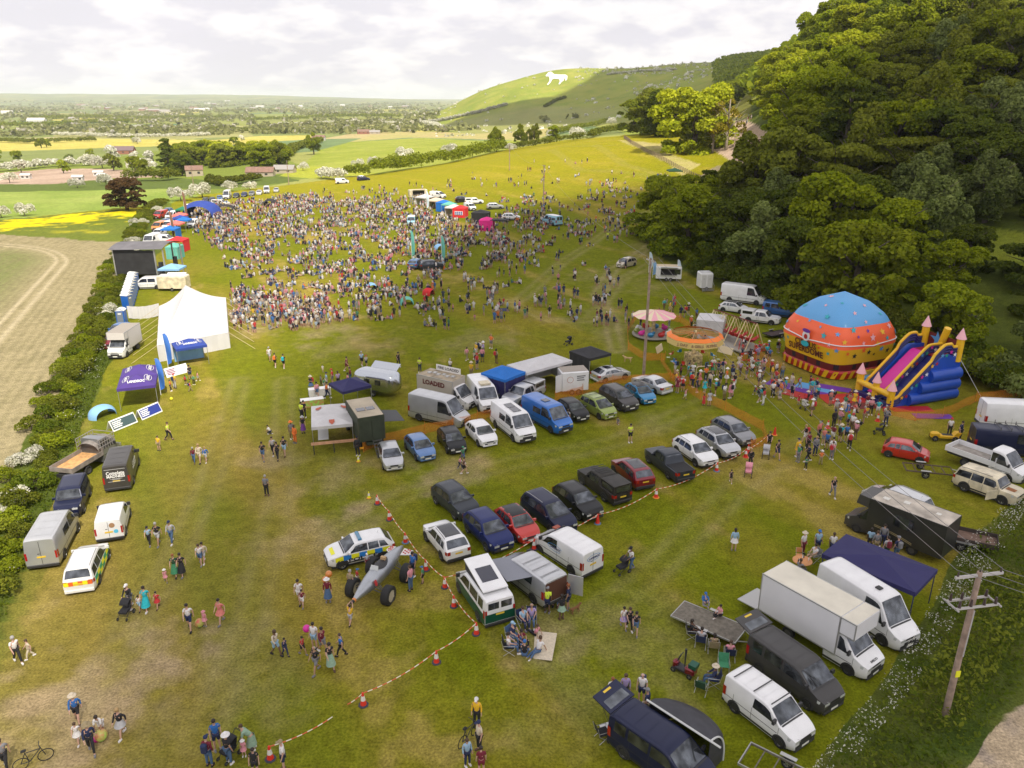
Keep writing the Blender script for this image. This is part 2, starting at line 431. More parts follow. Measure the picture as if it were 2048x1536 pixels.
 k2 = np.clip((dd-7)/5, 0, 1)*np.clip((dt-7)/5, 0, 1)
 de = np.sqrt(np.maximum(0, 1))*de
 # rounded headland: distance to the corner
 rr = 12.0
 inner = np.where((dd < rr+9.5) & (dt < rr+9.5), (rr+9.5)-np.hypot(np.maximum(0, rr+9.5-dd), np.maximum(0, rr+9.5-dt)), de)
 trm = np.zeros(X.shape)
 for base in (9.0, 10.9, 33, 34.9, 57, 58.9): trm = np.maximum(trm, np.exp(-((inner-base)/.36)**2)*(1 if base < 20 else .7))
 green = np.clip((fbm(dd*.08+2, dt*.02, 3)-.30)*5, 0, .9)*np.clip((inner-11)/6, 0, 1)
 rows_ = .5+.5*np.sin(inner*2*pi/1.1)
 cf = mixc(mixc((.29,.245,.14), (.16,.18,.06), green), (.19,.165,.085), rows_*.45+(n2-.5))
 cf = mixc(cf, (.40,.34,.22), trm)
 col[m] = cf[m]
 # verge / hedge bottom on the left: dark long grass
 hl = [(262,492),(300,440),(330,418),(345,440),(330,500),(300,520),(270,560),(250,600),(228,660),(222,720),(200,770),(180,820),(155,880),(140,940),(100,1020),(60,1110),(20,1230),(-60,1400),(-600,2000),(-700,2000),(-60,1080),(15,960),(50,900),(112,790),(165,668),(232,560)]
 m = inpoly(pxw, pyw, hl); col[m] = (mixc((.060,.085,.015), (.10,.12,.02), n2*1.4-.2))[m]; zone[m] = 20
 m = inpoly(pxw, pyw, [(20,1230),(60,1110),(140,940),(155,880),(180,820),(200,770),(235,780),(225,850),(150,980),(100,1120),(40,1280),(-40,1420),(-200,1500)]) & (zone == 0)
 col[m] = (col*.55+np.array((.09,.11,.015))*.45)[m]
 # right-hand bank and gravel lane
 bank = [(1560,1640),(1700,1465),(1800,1330),(1870,1210),(1905,1130),(1960,1060),(2048,975),(2300,760),(2600,900),(2600,2200),(1500,2200)]
 m = inpoly(pxw, pyw, bank); col[m] = (mixc((.058,.088,.014), (.14,.135,.03), n2*1.6-.3))[m]; zone[m] = 21
 m = inpoly(pxw, pyw, [(1860,1640),(1925,1536),(1990,1450),(2048,1385),(2300,1130),(2700,1500),(2600,2200),(1800,2200)])
 col[m] = (mixc((.42,.33,.22), (.30,.245,.20), (n1+n3-1)*3))[m]; zone[m] = 22
 # hill on the right: rough grass under the wood
 wood = [(1292,478),(1330,520),(1400,560),(1470,590),(1540,628),(1640,650),(1800,690),(1960,760),(2048,800),(2600,900),(2600,-900),(1500,-900),(1500,270),(1540,330),(1500,400),(1400,420),(1350,440)]
 m = inpoly(px, py, wood) & (zone != 21) & (Y < 1500); col[m] = (mixc((.055,.075,.012), (.10,.12,.02), n2*1.5-.2))[m]; zone[m] = 23
 m = inpoly(pxw, pyw, [(1890,455),(1960,452),(2060,470),(2300,500),(2300,560),(2048,540),(1960,515),(1900,490)]); col[m] = (mixc((.13,.17,.02), (.17,.18,.02), n2))[m]; zone[m] = 23
 m = inpoly(pxw, pyw, [(1905,600),(1960,590),(1960,630),(1920,640)]); col[m] = (.10,.15,.02)
 m = inpoly(pxw, pyw, [(1935,740),(2048,760),(2200,800),(2200,870),(2048,830),(1950,800)]) & (zone == 23); col[m] = (mixc((.10,.12,.02), (.17,.15,.05), n2))[m]
 # far down: sunlit escarpment grass
 hill = inpoly(px, py, [(850,262),(850,240),(905,206),(950,180),(1000,160),(1190,120),(1450,60),(1640,30),(1640,262),(1500,300),(1300,292),(1240,262),(1160,248),(1050,262),(950,268)]) & (Y > 380) & (Y < 2700)
 hg = mixc(mixc((.20,.25,.035), (.30,.30,.06), (n1-.3)*2), (.26,.25,.10), np.clip((far-.45)*4, 0, .6))
 hg = hg*(.85+.3*fbm(X*.03, Y*.006+Z*.03, 4))[..., None]
 col[hill] = hg[hill]; zone[hill] = 24
 beh = (Y >= 1700) & (Y < 2700) & (px > 900) & (zone < 24); zone[beh] = 24; col[beh] = hg[beh]
 # chalk track climbing to the wood and the ground beside it
 m = inpoly(pxw, pyw, [(1235,280),(1330,288),(1345,310),(1400,330),(1365,352),(1330,325),(1275,296)]) & (Y < 420)
 col[m] = (mixc((.30,.29,.06), (.40,.33,.15), n2*1.2))[m]; zone[m] = 25
 tr = [(1432,262),(1450,248),(1490,238),(1530,262),(1560,300),(1560,370),(1500,378),(1440,365),(1470,350),(1462,322),(1430,302),(1412,285)]
 m = inpoly(pxw, pyw, tr) & (Y < 500); col[m] = (mixc((.48,.36,.27), (.36,.27,.19), n2*1.4-.2))[m]; zone[m] = 26
 m = inpoly(pxw, pyw, [(1432,196),(1505,190),(1500,236),(1440,236)]) & (Y < 600); col[m] = (.15,.15,.03); zone[m] = 24
 m = inpoly(pxw, pyw, [(1400,352),(1440,330),(1500,378),(1520,420),(1450,415)]) & (Y < 400); col[m] = (mixc((.30,.24,.17), (.20,.18,.08), n2*1.4-.2))[m]; zone[m] = 26
 # far haze-blue band: wooded, finer mosaic
 ff = np.clip((Y-2200)/2500, 0, 1)
 mos = mixc((.055,.08,.03), (.20,.22,.07), fbm(X*.006, Y*.003, 4)*2-.5)
 vv = (zone == 10) | ((zone < 20) & (Y > 2700))
 cm = col*(1-ff[..., None]*.75)+mos*ff[..., None]*.75
 col[vv] = cm[vv]
 # write one mesh per named zone, all from the same grid of points
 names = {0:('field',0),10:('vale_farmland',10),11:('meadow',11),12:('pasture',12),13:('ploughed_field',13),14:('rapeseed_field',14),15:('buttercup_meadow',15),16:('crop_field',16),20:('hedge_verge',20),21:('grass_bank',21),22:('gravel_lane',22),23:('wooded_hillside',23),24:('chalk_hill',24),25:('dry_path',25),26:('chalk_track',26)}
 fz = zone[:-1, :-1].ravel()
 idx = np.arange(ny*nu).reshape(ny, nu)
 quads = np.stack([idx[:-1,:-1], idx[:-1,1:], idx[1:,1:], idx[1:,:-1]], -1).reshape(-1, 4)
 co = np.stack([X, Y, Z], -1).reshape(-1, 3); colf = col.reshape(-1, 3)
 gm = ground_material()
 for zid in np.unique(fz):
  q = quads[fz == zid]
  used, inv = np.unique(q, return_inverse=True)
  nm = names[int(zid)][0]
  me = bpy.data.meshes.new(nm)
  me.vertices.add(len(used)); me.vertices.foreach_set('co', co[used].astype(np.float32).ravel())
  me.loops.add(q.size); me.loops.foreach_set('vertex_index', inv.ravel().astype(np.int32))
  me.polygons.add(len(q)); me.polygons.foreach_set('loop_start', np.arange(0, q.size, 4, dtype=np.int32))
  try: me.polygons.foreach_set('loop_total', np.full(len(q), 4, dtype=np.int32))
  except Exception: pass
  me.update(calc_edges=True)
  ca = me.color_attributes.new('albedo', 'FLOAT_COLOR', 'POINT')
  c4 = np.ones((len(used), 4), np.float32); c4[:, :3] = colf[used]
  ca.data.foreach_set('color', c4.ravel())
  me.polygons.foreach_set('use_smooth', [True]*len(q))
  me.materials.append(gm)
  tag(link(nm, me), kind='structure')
def ground_material():
 m = bpy.data.materials.new('turf'); m.use_nodes = True; nt = m.node_tree; p = nt.nodes['Principled BSDF']
 p.inputs['Roughness'].default_value = 1.0; p.inputs['Specular IOR Level'].default_value = 0.05
 at = nt.nodes.new('ShaderNodeAttribute'); at.attribute_name = 'albedo'
 tc = nt.nodes.new('ShaderNodeTexCoord')
 def nz(scale, det, mp=None):
  n = nt.nodes.new('ShaderNodeTexNoise'); n.inputs['Scale'].default_value = scale; n.inputs['Detail'].default_value = det; n.inputs['Roughness'].default_value = .65
  nt.links.new(tc.outputs['Object'], n.inputs['Vector']); return n
 a, b = nz(7.5, 4), nz(1.1, 5)
 def rg(n, lo, hi):
  r = nt.nodes.new('ShaderNodeMapRange'); r.inputs[1].default_value = .32; r.inputs[2].default_value = .68; r.inputs[3].default_value = lo; r.inputs[4].default_value = hi
  nt.links.new(n.outputs[0], r.inputs[0]); return r
 ra, rb = rg(a, .60, 1.40), rg(b, .78, 1.22)
 mu = nt.nodes.new('ShaderNodeMath'); mu.operation = 'MULTIPLY'; nt.links.new(ra.outputs[0], mu.inputs[0]); nt.links.new(rb.outputs[0], mu.inputs[1])
 vm = nt.nodes.new('ShaderNodeVectorMath'); vm.operation = 'SCALE'
 nt.links.new(at.outputs['Color'], vm.inputs[0]); nt.links.new(mu.outputs[0], vm.inputs['Scale'])
 nt.links.new(vm.outputs[0], p.inputs['Base Color'])
 bp = nt.nodes.new('ShaderNodeBump'); bp.inputs['Strength'].default_value = .15; bp.inputs['Distance'].default_value = .12
 nt.links.new(a.outputs[0], bp.inputs['Height']); nt.links.new(bp.outputs[0], p.inputs['Normal'])
 return m
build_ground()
# ---------------------------------------------------------------- clouds overhead (their shadows lie on the field, the wood and the hill)
def cloud_mat(op):
 m = bpy.data.materials.new('cloud_white'); m.use_nodes = True; nt = m.node_tree; nt.nodes.clear()
 o = nt.nodes.new('ShaderNodeOutputMaterial'); mx = nt.nodes.new('ShaderNodeMixShader'); t = nt.nodes.new('ShaderNodeBsdfTransparent'); d = nt.nodes.new('ShaderNodeBsdfDiffuse')
 d.inputs[0].default_value = (.9,.9,.92,1); mx.inputs[0].default_value = op
 nt.links.new(t.outputs[0], mx.inputs[1]); nt.links.new(d.outputs[0], mx.inputs[2]); nt.links.new(mx.outputs[0], o.inputs[0])
 return m
def cloud(name, poly, h, label, seed, op):
 CM = cloud_mat(op)
 "poly: outline (world x, y) of the shade it throws on the ground"
 rr = random.Random(seed)
 k = h/sun_dir.z
 off = Vector((sun_dir.x*k, sun_dir.y*k))
 cx = sum(p[0] for p in poly)/len(poly); cyy = sum(p[1] for p in poly)/len(poly)
 # outline resampled and roughened
 pts = []
 for (a, b) in zip(poly, poly[1:]+poly[:1]):
  n = max(2, int(math.hypot(b[0]-a[0], b[1]-a[1])/18))
  for i in range(n):
   t = i/n; x = a[0]+(b[0]-a[0])*t; y = a[1]+(b[1]-a[1])*t
   g = 1+.10*(float(fbm(np.array(x*.02), np.array(y*.02+seed)))-.5)
   pts.append((cx+(x-cx)*g, cyy+(y-cyy)*g))
 mb = MB(); rings = [(1.0, 0), (.93, 26), (.8, 45), (.5, 60), (.15, 66)]
 n = len(pts)
 for s, zz in rings:
  for (x, y) in pts:
   mb.v.append((cx+(x-cx)*s+off.x, cyy+(y-cyy)*s+off.y, h+zz+rr.uniform(-4, 4)*(s < 1)))
 for s, zz in rings[1:]:
  for (x, y) in pts: mb.v.append((cx+(x-cx)*s+off.x, cyy+(y-cyy)*s+off.y, h-zz*.12))
 for kx in range(4):
  for i in range(n): mb.f.append((kx*n+i, kx*n+(i+1)%n, (kx+1)*n+(i+1)%n, (kx+1)*n+i)); mb.m.append(0)
 mb.f.append(tuple(4*n+i for i in range(n))); mb.m.append(0)
 base = 5*n
 for kx in range(4):
  lo = 0 if kx == 0 else base+(kx-1)*n
  hi = base+kx*n
  for i in range(n): mb.f.append((lo+i, hi+i, hi+(i+1)%n, lo+(i+1)%n)); mb.m.append(0)
 mb.f.append(tuple(base+3*n+i for i in range(n))[::-1]); mb.m.append(0)
 o = mb.build(name, CM, smooth=True)
 tag(o, label, 'cloud', kind='structure'); return o
# ---------------------------------------------------------------- vegetation
def leaf_mat(name, c1, c2, c3=None, var=.18, tr=.35, attr=True):
 m = bpy.data.materials.new(name); m.use_nodes = True; nt = m.node_tree; nt.nodes.clear()
 o = nt.nodes.new('ShaderNodeOutputMaterial'); d = nt.nodes.new('ShaderNodeBsdfDiffuse'); t = nt.nodes.new('ShaderNodeBsdfTranslucent'); mx = nt.nodes.new('ShaderNodeMixShader'); mx.inputs[0].default_value = tr
 at = nt.nodes.new('ShaderNodeAttribute'); at.attribute_name = 'tint'
 r = nt.nodes.new('ShaderNodeValToRGB'); r.color_ramp.elements[0].color = (*c1, 1); r.color_ramp.elements[1].color = (*c2, 1)
 if c3:
  e = r.color_ramp.elements.new(.93); e.color = (*c2, 1); r.color_ramp.elements[2].color = (*c3, 1); r.color_ramp.elements[2].position = .97
 nt.links.new(at.outputs['Fac'], r.inputs[0])
 oi = nt.nodes.new('ShaderNodeObjectInfo'); hv = nt.nodes.new('ShaderNodeHueSaturation')
 mr = nt.nodes.new('ShaderNodeMapRange'); mr.inputs[3].default_value = 1-var; mr.inputs[4].default_value = 1+var
 nt.links.new(oi.outputs['Random'], mr.inputs[0]); nt.links.new(mr.outputs[0], hv.inputs['Value']); nt.links.new(r.outputs[0], hv.inputs['Color'])
 nt.links.new(hv.outputs[0], d.inputs[0]); nt.links.new(hv.outputs[0], t.inputs[0])
 nt.links.new(d.outputs[0], mx.inputs[1]); nt.links.new(t.outputs[0], mx.inputs[2]); nt.links.new(mx.outputs[0], o.inputs[0]); MATS[name] = m
 return m
LF = {
 'fresh': leaf_mat('leaf_fresh', (.13,.185,.010), (.30,.34,.018)),
 'lime':  leaf_mat('leaf_lime', (.22,.27,.012), (.46,.48,.03)),
 'mid':   leaf_mat('leaf_mid', (.13,.175,.012), (.28,.31,.022)),
 'dark':  leaf_mat('leaf_dark', (.055,.085,.012), (.14,.17,.022)),
 'olive': leaf_mat('leaf_olive', (.115,.145,.016), (.24,.26,.03)),
 'silver':leaf_mat('leaf_silver', (.085,.12,.025), (.23,.27,.08)),
 'brown': leaf_mat('leaf_brown', (.07,.045,.020), (.17,.10,.045)),
 'gold':  leaf_mat('leaf_gold', (.16,.14,.012), (.30,.25,.03)),
 'may':   leaf_mat('blossom_white', (.34,.35,.20), (.88,.85,.78)),
 'hedge': leaf_mat('leaf_hedge', (.075,.10,.014), (.20,.21,.025)),
 'verge': leaf_mat('leaf_verge', (.06,.10,.010), (.16,.19,.020)),
 'parsley': leaf_mat('flower_white', (.45,.45,.38), (.75,.73,.66)),
 'farl':  leaf_mat('leaf_far', (.17,.185,.06), (.33,.33,.13), (.6,.56,.48)),
}
BARK = mat('bark', (.10,.08,.06), .9, noise=(5,.4), bump=.4); BARKP = mat('bark_pale', (.26,.22,.17), .9, noise=(5,.3))
def leaf_mesh(name, Pn, Nn, size, tint, m, rs, asp=.7):
 n = len(Pn)
 rv = rs.normal(size=(n,3)); N = Nn+rv*.75; N /= np.linalg.norm(N, axis=1)[:,None]
 a = np.cross(N, rs.normal(size=(n,3))); a /= np.linalg.norm(a, axis=1)[:,None]; b = np.cross(N, a)
 a = a*size[:,None]*.5; b = b*size[:,None]*.5*asp
 # two triangles meeting in a folded ridge: a leaf spray of six corners
 f = N*size[:,None]*.12
 co = np.stack([Pn-a, Pn-a*.3-b+f*0, Pn+a*.55-b*.8-f, Pn+a, Pn+a*.35+b-f, Pn-a*.45+b*.9], 1).reshape(-1, 3)
 me = bpy.data.meshes.new(name); nv = n*6
 me.vertices.add(nv); me.vertices.foreach_set('co', co.astype(np.float32).ravel())
 me.loops.add(nv); me.loops.foreach_set('vertex_index', np.arange(nv, dtype=np.int32))
 me.polygons.add(n); me.polygons.foreach_set('loop_start', np.arange(0, nv, 6, dtype=np.int32))
 me.update(calc_edges=True)
 ca = me.color_attributes.new('tint', 'FLOAT_COLOR', 'POINT'); t4 = np.repeat(np.clip(tint,0,1), 6); c4 = np.stack([t4,t4,t4,np.ones_like(t4)],-1).astype(np.float32)
 ca.data.foreach_set('color', c4.ravel()); me.materials.append(m)
 return me
def blob_leaves(blobs, n, size, rs, flat=1.0):
 B = np.array(blobs); w_ = B[:,3]**2; w_ /= w_.sum()
 k = rs.choice(len(B), n, p=w_); d = rs.normal(size=(n,3)); d /= np.linalg.norm(d, axis=1)[:,None]
 d[:,2] = np.where(d[:,2] < -.3, -d[:,2], d[:,2]);
 r = B[k,3]*(.72+.42*rs.rand(n)); Pn = B[k,:3]+d*r[:,None]*np.array([1,1,flat])
 # drop those buried in other blobs
 keep = np.ones(n, bool)
 for j in range(len(B)):
  q = Pn-B[j,:3]; q[:,2] /= flat; keep &= ~((np.linalg.norm(q, axis=1) < B[j,3]*.74) & (k != j))
 sz = size*(.6+.8*rs.rand(n))
 tint = .5+.24*rs.normal(size=n)+.18*np.sin(B[k,0]*3+B[k,1]*5+B[k,2]*2)+.06*(Pn[:,2]-B[:,2].mean())
 return Pn[keep], d[keep], sz[keep], tint[keep]
def trunk_mesh(h, r, rs, spread=3.0, k=7, m=BARK, top=.75):
 b = MB(); b.tube((0,0,-.6), (.1*r,0,h*.35), r*1.25, r*.9, 8); b.tube((.1*r,0,h*.35), (0,.2*r,h*top), r*.9, r*.35, 8)
 for i in range(k):
  a = 2*pi*i/k+rs.rand(); z0 = h*(.25+.4*rs.rand()); q = Vector((cos(a)*spread*.5, sin(a)*spread*.5, z0+h*.16)); e = Vector((cos(a+.2)*spread, sin(a+.2)*spread, z0+h*(.2+.15*rs.rand())))
  b.tube((0,0,z0), q, r*.42, r*.25, 5); b.tube(q, e, r*.25, r*.08, 5)
 return b.mesh('trunk', m, True)
TP = {}
def proto(kind, seed):
 if (kind, seed) in TP: return TP[(kind, seed)]
 rs = np.random.RandomState(seed*7+len(kind)); blobs = []
 if kind == 'broad':      # unit: 10 m tall, crown radius 4.5
  for i in range(75):
   a = rs.rand()*2*pi; z = 1.0+7.9*rs.rand(); R_ = 4.5*sqrt(max(.05, 1-((z-4.0)/5.9)**2)); q = R_*rs.rand()**.5*.95
   blobs.append((q*cos(a), q*sin(a), z, .45+.95*rs.rand()**1.5))
  lf = blob_leaves(blobs, 20000, .31, rs, .85); tm = trunk_mesh(10, .34, rs, 2.8)
 elif kind == 'feather':  # upright, loose plumes
  for i in range(30):
   a = rs.rand()*2*pi; z = 2.0+7.2*rs.rand(); R_ = 3.4*(1-((z-3.5)/7)**2 if z > 3.5 else .9); q = R_*rs.rand()**.6
   blobs.append((q*cos(a), q*sin(a), z, .55+.65*rs.rand()))
  lf = blob_leaves(blobs, 12000, .31, rs, 1.5); tm = trunk_mesh(10, .28, rs, 2.2)
 elif kind == 'pine':
  for t in range(9):
   z = 2.2+t*.92; R_ = 3.1*(1-t/10)**.8+.3
   for i in range(7):
    a = rs.rand()*2*pi; q = R_*(.35+.6*rs.rand()); blobs.append((q*cos(a), q*sin(a), z+.2*rs.randn(), .5+.45*rs.rand()))
  lf = blob_leaves(blobs, 10000, .30, rs, .5); tm = trunk_mesh(10, .28, rs, 2.6, 9, top=.95)
 elif kind == 'layer':    # wide, flat layered (yew, thorn, ash just in leaf)
  for i in range(34):
   a = rs.rand()*2*pi; z = 1.2+6.3*rs.rand(); R_ = 5.2*sqrt(max(.08, 1-((z-3.8)/4.6)**2)); q = R_*rs.rand()**.5*.9
   blobs.append((q*cos(a), q*sin(a), z, .8+.8*rs.rand()))
  lf = blob_leaves(blobs, 12000, .32, rs, .42); tm = trunk_mesh(8.5, .3, rs, 3.6, 10)
 elif kind == 'sparse':   # thin crown, branches show
  for i in range(26):
   a = rs.rand()*2*pi; z = 3.0+6*rs.rand(); R_ = 4.0*sqrt(max(.05, 1-((z-5.5)/4.6)**2)); q = R_*rs.rand()**.5
   blobs.append((q*cos(a), q*sin(a), z, .6+.6*rs.rand()))
  lf = blob_leaves(blobs, 2600, .34, rs, .9); tm = trunk_mesh(10, .26, rs, 3.2, 16, BARKP, .95)
 elif kind == 'bush':     # unit: 2 m high, 1.5 m radius
  for i in range(13):
   a = rs.rand()*2*pi; q = 1.15*rs.rand()**.5; blobs.append((q*cos(a), q*sin(a), .55+.9*rs.rand()*(1-q/2), .38+.35*rs.rand()))
  lf = blob_leaves(blobs, 2600, .17, rs, .9); tm = trunk_mesh(1.5, .07, rs, .7, 5)
 elif kind == 'lowtree':  # cheap far tree, 10 m
  for i in range(9):
   a = rs.rand()*2*pi; q = 2.6*rs.rand()**.5; blobs.append((q*cos(a), q*sin(a), 1.6+5.4*rs.rand(), 1.3+1.1*rs.rand()))
  lf = blob_leaves(blobs, 700, 1.15, rs, .85); tm = trunk_mesh(8, .3, rs, 2, 3)
 TP[(kind, seed)] = (lf, tm, {}, rs); return TP[(kind, seed)]
TNAME = {'broad':'tree','feather':'tree','pine':'pine_tree','layer':'tree','sparse':'tree','bush':'bush','lowtree':'tree'}
def tree_at(kind, seed, leaf, x, y, s, label, group=None, sz=1.0, rz=None, name=None, cat=None, z=None):
 lf, tm, cache, rs = proto(kind, seed)
 if leaf not in cache: cache[leaf] = leaf_mesh('crown', *lf, LF[leaf], rs)
 nm = name or TNAME[kind]
 o = empty(nm, (x, y, (tz(x, y) if z is None else z)-.05), rnd.uniform(0, 6.28) if rz is None else rz, label, cat or ('bush' if kind == 'bush' else 'tree'), group)
 o.scale = (s, s, s*sz)
 link('crown', cache[leaf], o); link('trunk', tm, o)
 return o
def tree_px(kind, seed, leaf, px, py, hgt, label, wide=1.0, sink=0, **k):
 g = G(px, py); k['z'] = g.z-sink; s = hgt/(2.0 if kind == 'bush' else 10.0); return tree_at(kind, seed, leaf, g.x, g.y, s*wide, label, sz=1/wide, **k)
# ---- the hillside wood
wood_poly = [(1300,480),(1335,505),(1400,540),(1470,560),(1545,592),(1640,622),(1800,676),(1960,750),(2048,790),(2500,880),(2500,-900),(1520,-900),(1515,235),(1570,290),(1585,375),(1520,400),(1440,418),(1370,440)]
clear = [[(1895,452),(1960,448),(2060,465),(2300,495),(2300,560),(2048,545),(1960,525),(1900,495)], [(1905,595),(1965,590),(1965,640),(1915,645)], [(1945,735),(2048,752),(2300,800),(2300,880),(2048,840),(1950,800)]]
spots = []
rw = random.Random(11)
def inside(px, py, poly): return bool(inpoly(np.array([px]), np.array([py]), poly)[0])
cand = []
for _ in range(9000):
 Yq = 70*exp(rw.random()*2.0); Xq = rw.uniform(10, .95*Yq+10)
 cand.append((Xq, Yq))
for (Xq, Yq) in cand:
 if len(spots) >= 200 or Yq > 460: continue
 zq = tz(Xq, Yq); px, py = proj(Xq, Yq, zq);
 if px > 2230 or not inside(px, py, wood_poly) or any(inside(px, py, c) for c in clear): continue
 dmin = 6.2+Yq*.016
 if all((Xq-a)**2+(Yq-b)**2 > dmin**2 for a, b in spots): spots.append((Xq, Yq))
WL = {'fresh':'fresh green broadleaf tree in the hillside wood','mid':'mid green broadleaf tree in the hillside wood','dark':'dark green tree in the hillside wood','olive':'olive brown tree just coming into leaf in the hillside wood','silver':'silvery grey green tree in the hillside wood','lime':'bright yellow green sunlit tree in the hillside wood','brown':'reddish brown tree in the hillside wood'}
for (Xq, Yq) in spots:
 px, py = proj(Xq, Yq, tz(Xq, Yq)); q = rw.random()
 zone_n = float(fbm(np.array(Xq*.03), np.array(Yq*.03)))
 if px < 1720 and Yq > 190: leaf = 'lime' if (q < .35 and Yq > 230) else ('fresh' if q < .8 else 'mid')
 elif Yq < 130: leaf = ['mid','silver','dark','mid','fresh'][int(q*4.99)]
 else: leaf = (['mid','dark','fresh','mid','olive'] if zone_n < .5 else ['olive','mid','olive','dark','silver'])[int(q*4.99)]
 kd = {'lime':'broad','fresh':'broad','mid':rw.choice(['broad','feather','broad']),'dark':rw.choice(['pine','broad','layer']),'olive':rw.choice(['layer','broad','feather']),'silver':'feather','brown':'broad'}[leaf]
 edge = 1.0 if Yq > 150 else .85
 s = rw.uniform(1.3, 1.95)*(edge if px > 1500 else .8)
 if px > 1850 and Yq < 125: s *= .6
 nm = 'pine_tree' if kd == 'pine' else 'tree'
 lb = WL[leaf] if kd != 'pine' else 'dark conifer in the hillside wood'
 tree_at(kd, rw.choice((1,2)), leaf, Xq, Yq, s*1.14, lb, 'trees of the hillside wood', sz=rw.uniform(.8, 1.0), z=tz(Xq, Yq)-1.5*s)
for i in range(12): tree_px('broad', 1+i % 3, ['mid','dark','fresh'][i % 3], 1448+i*9, 205-i*7.5+(i % 2)*18, 16, WL[['mid','dark','fresh'][i % 3]], wide=1.3, sink=3, group='trees of the hillside wood')
# under-storey along the wood edge
for i in range(46):
 t = i/45; pts = [(1300,488),(1400,552),(1470,570),(1545,602),(1640,634),(1800,684),(1960,757),(2048,800)]
 q = t*(len(pts)-1); a = min(int(q), len(pts)-2); f = q-a; px = pts[a][0]*(1-f)+pts[a+1][0]*f; py = pts[a][1]*(1-f)+pts[a+1][1]*f
 g = G(px+rw.uniform(-4,10), py-rw.uniform(0,8)); lf_ = rw.choice(['mid','dark','verge','silver','hedge'])
 tree_at('bush', rw.choice((1,2,3)), lf_, g.x, g.y, rw.uniform(1.0, 2.1), 'bush along the foot of the hillside wood', 'bushes at the foot of the wood')
# ---- single trees that stand out
tree_px('broad', 3, 'lime', 1388, 302, 27, 'tall bright lime green tree standing by the wooden rail fence', wide=1.15, sink=3.5)
tree_px('sparse', 1, 'gold', 1452, 300, 17, 'half bare yellowish tree beside the tall lime green tree')
tree_px('sparse', 2, 'olive', 1425, 306, 13, 'small thin tree in front of the tall lime green tree')
tree_px('broad', 1, 'mid', 1268, 262, 20, 'dark green round tree left of the lime green tree', wide=1.2, sink=3)
tree_px('broad', 2, 'olive', 1308, 268, 23, 'olive green tree between the dark tree and the lime tree', wide=1.15, sink=3)
tree_px('broad', 3, 'dark', 1340, 272, 22, 'shaded dark tree directly behind the lime green tree', wide=1.2, sink=3)
tree_px('pine', 3, 'dark', 1412, 437, 10.5, 'dark pine tree standing at the edge of the show field', wide=1.1)
tree_px('brown' if 0 else 'broad', 2, 'brown', 255, 421, 9.5, 'copper brown round tree beside the buttercup meadow', wide=1.35)
tree_px('sparse', 2, 'brown', 1500, 345, 9, 'bare brownish tree beside the chalk track')
tree_px('feather', 2, 'mid', 993, 303, 13, 'green bushy tree standing at the end of the far hedge')
tree_px('feather', 1, 'mid', 1042, 292, 12, 'pair of leafy trees behind the sunlit slope, the left one')
tree_px('feather', 2, 'olive', 1068, 290, 11.5, 'pair of leafy trees behind the sunlit slope, the right one')
tree_px('broad', 1, 'fresh', 1106, 284, 9, 'small round green tree above the sunlit slope')
tree_px('feather', 1, 'fresh', 628, 309, 15, 'dark green tree alone in the sunlit meadow, right of the copse')
tree_px('pine', 1, 'dark', 340, 350, 18, 'tall grey green conifer beside the farmhouse')
tree_px('broad', 3, 'dark', 365, 352, 12, 'dark rounded tree between the conifer and the farmhouse roof')
# copse in front of the vale
cr_ = random.Random(5)
for i in range(34):
 px = 372+ (i*37 % 222)+cr_.uniform(-6,6); py = 335-(i % 4)*5-cr_.uniform(0,4)+abs(px-480)*.03
 lf_ = cr_.choice(['fresh','mid','lime','fresh','olive']);
 tree_px(cr_.choice(['broad','feather']), cr_.choice((1,2)), lf_, px, py, cr_.uniform(11,16), {'fresh':'green tree in the rounded copse behind the left of the show field','mid':'mid green tree in the rounded copse','lime':'yellow green tree in the rounded copse','olive':'olive tree in the rounded copse'}[lf_], wide=1.3, sink=2, group='trees of the rounded copse')
# hawthorns in flower
for i, (px, py, h, lb) in enumerate([(50,432,4.2,'round white flowering hawthorn at the left edge by the pasture'),(3,436,3.8,'white flowering hawthorn cut by the left edge of the picture'),(362,402,5.5,'white flowering hawthorn left of the row of far cars'),(405,395,6,'tall white flowering hawthorn beside the far cars'),
 (458,383,4.5,'white flowering hawthorn right of the far white van'),(500,380,4,'small white hawthorn by the field corner'),(275,288,9,'white hawthorn by the red roofed farm'),(178,331,9,'round white hawthorn above the ploughed field'),(205,337,10,'wide white hawthorn above the ploughed field'),
 (265,340,8,'white hawthorn behind the ploughed field'),(298,340,8,'small white hawthorn near the conifer'),(155,376,5,'white hawthorn on the strip of pasture'),(213,371,6,'white hawthorn standing left of the copper tree'),(20,366,6,'white hawthorn at the edge of the ploughed field'),
 (755,336,7,'white hawthorn at the left end of the far hedge'),(808,322,9,'white hawthorn within the far hedge'),(905,316,9,'large white hawthorn within the far hedge'),(715,333,5,'white flowering bush in the sunlit meadow'),(606,341,5,'white flowering bush right of the copse'),
 (1100,275,6,'white flowering hawthorn on the slope above the field'),(1155,278,8,'large white flowering hawthorn above the rail fence'),(1222,250,9,'white hawthorn below the dark round tree'),(1020,303,5,'white bush beside the pole on the slope'),(1465,190,12,'pale flowering tree in the wood above the yellow tent')]):
 tree_px('bush', 1+i % 3, 'may', px, py, h, lb, wide=.85, name='hawthorn')
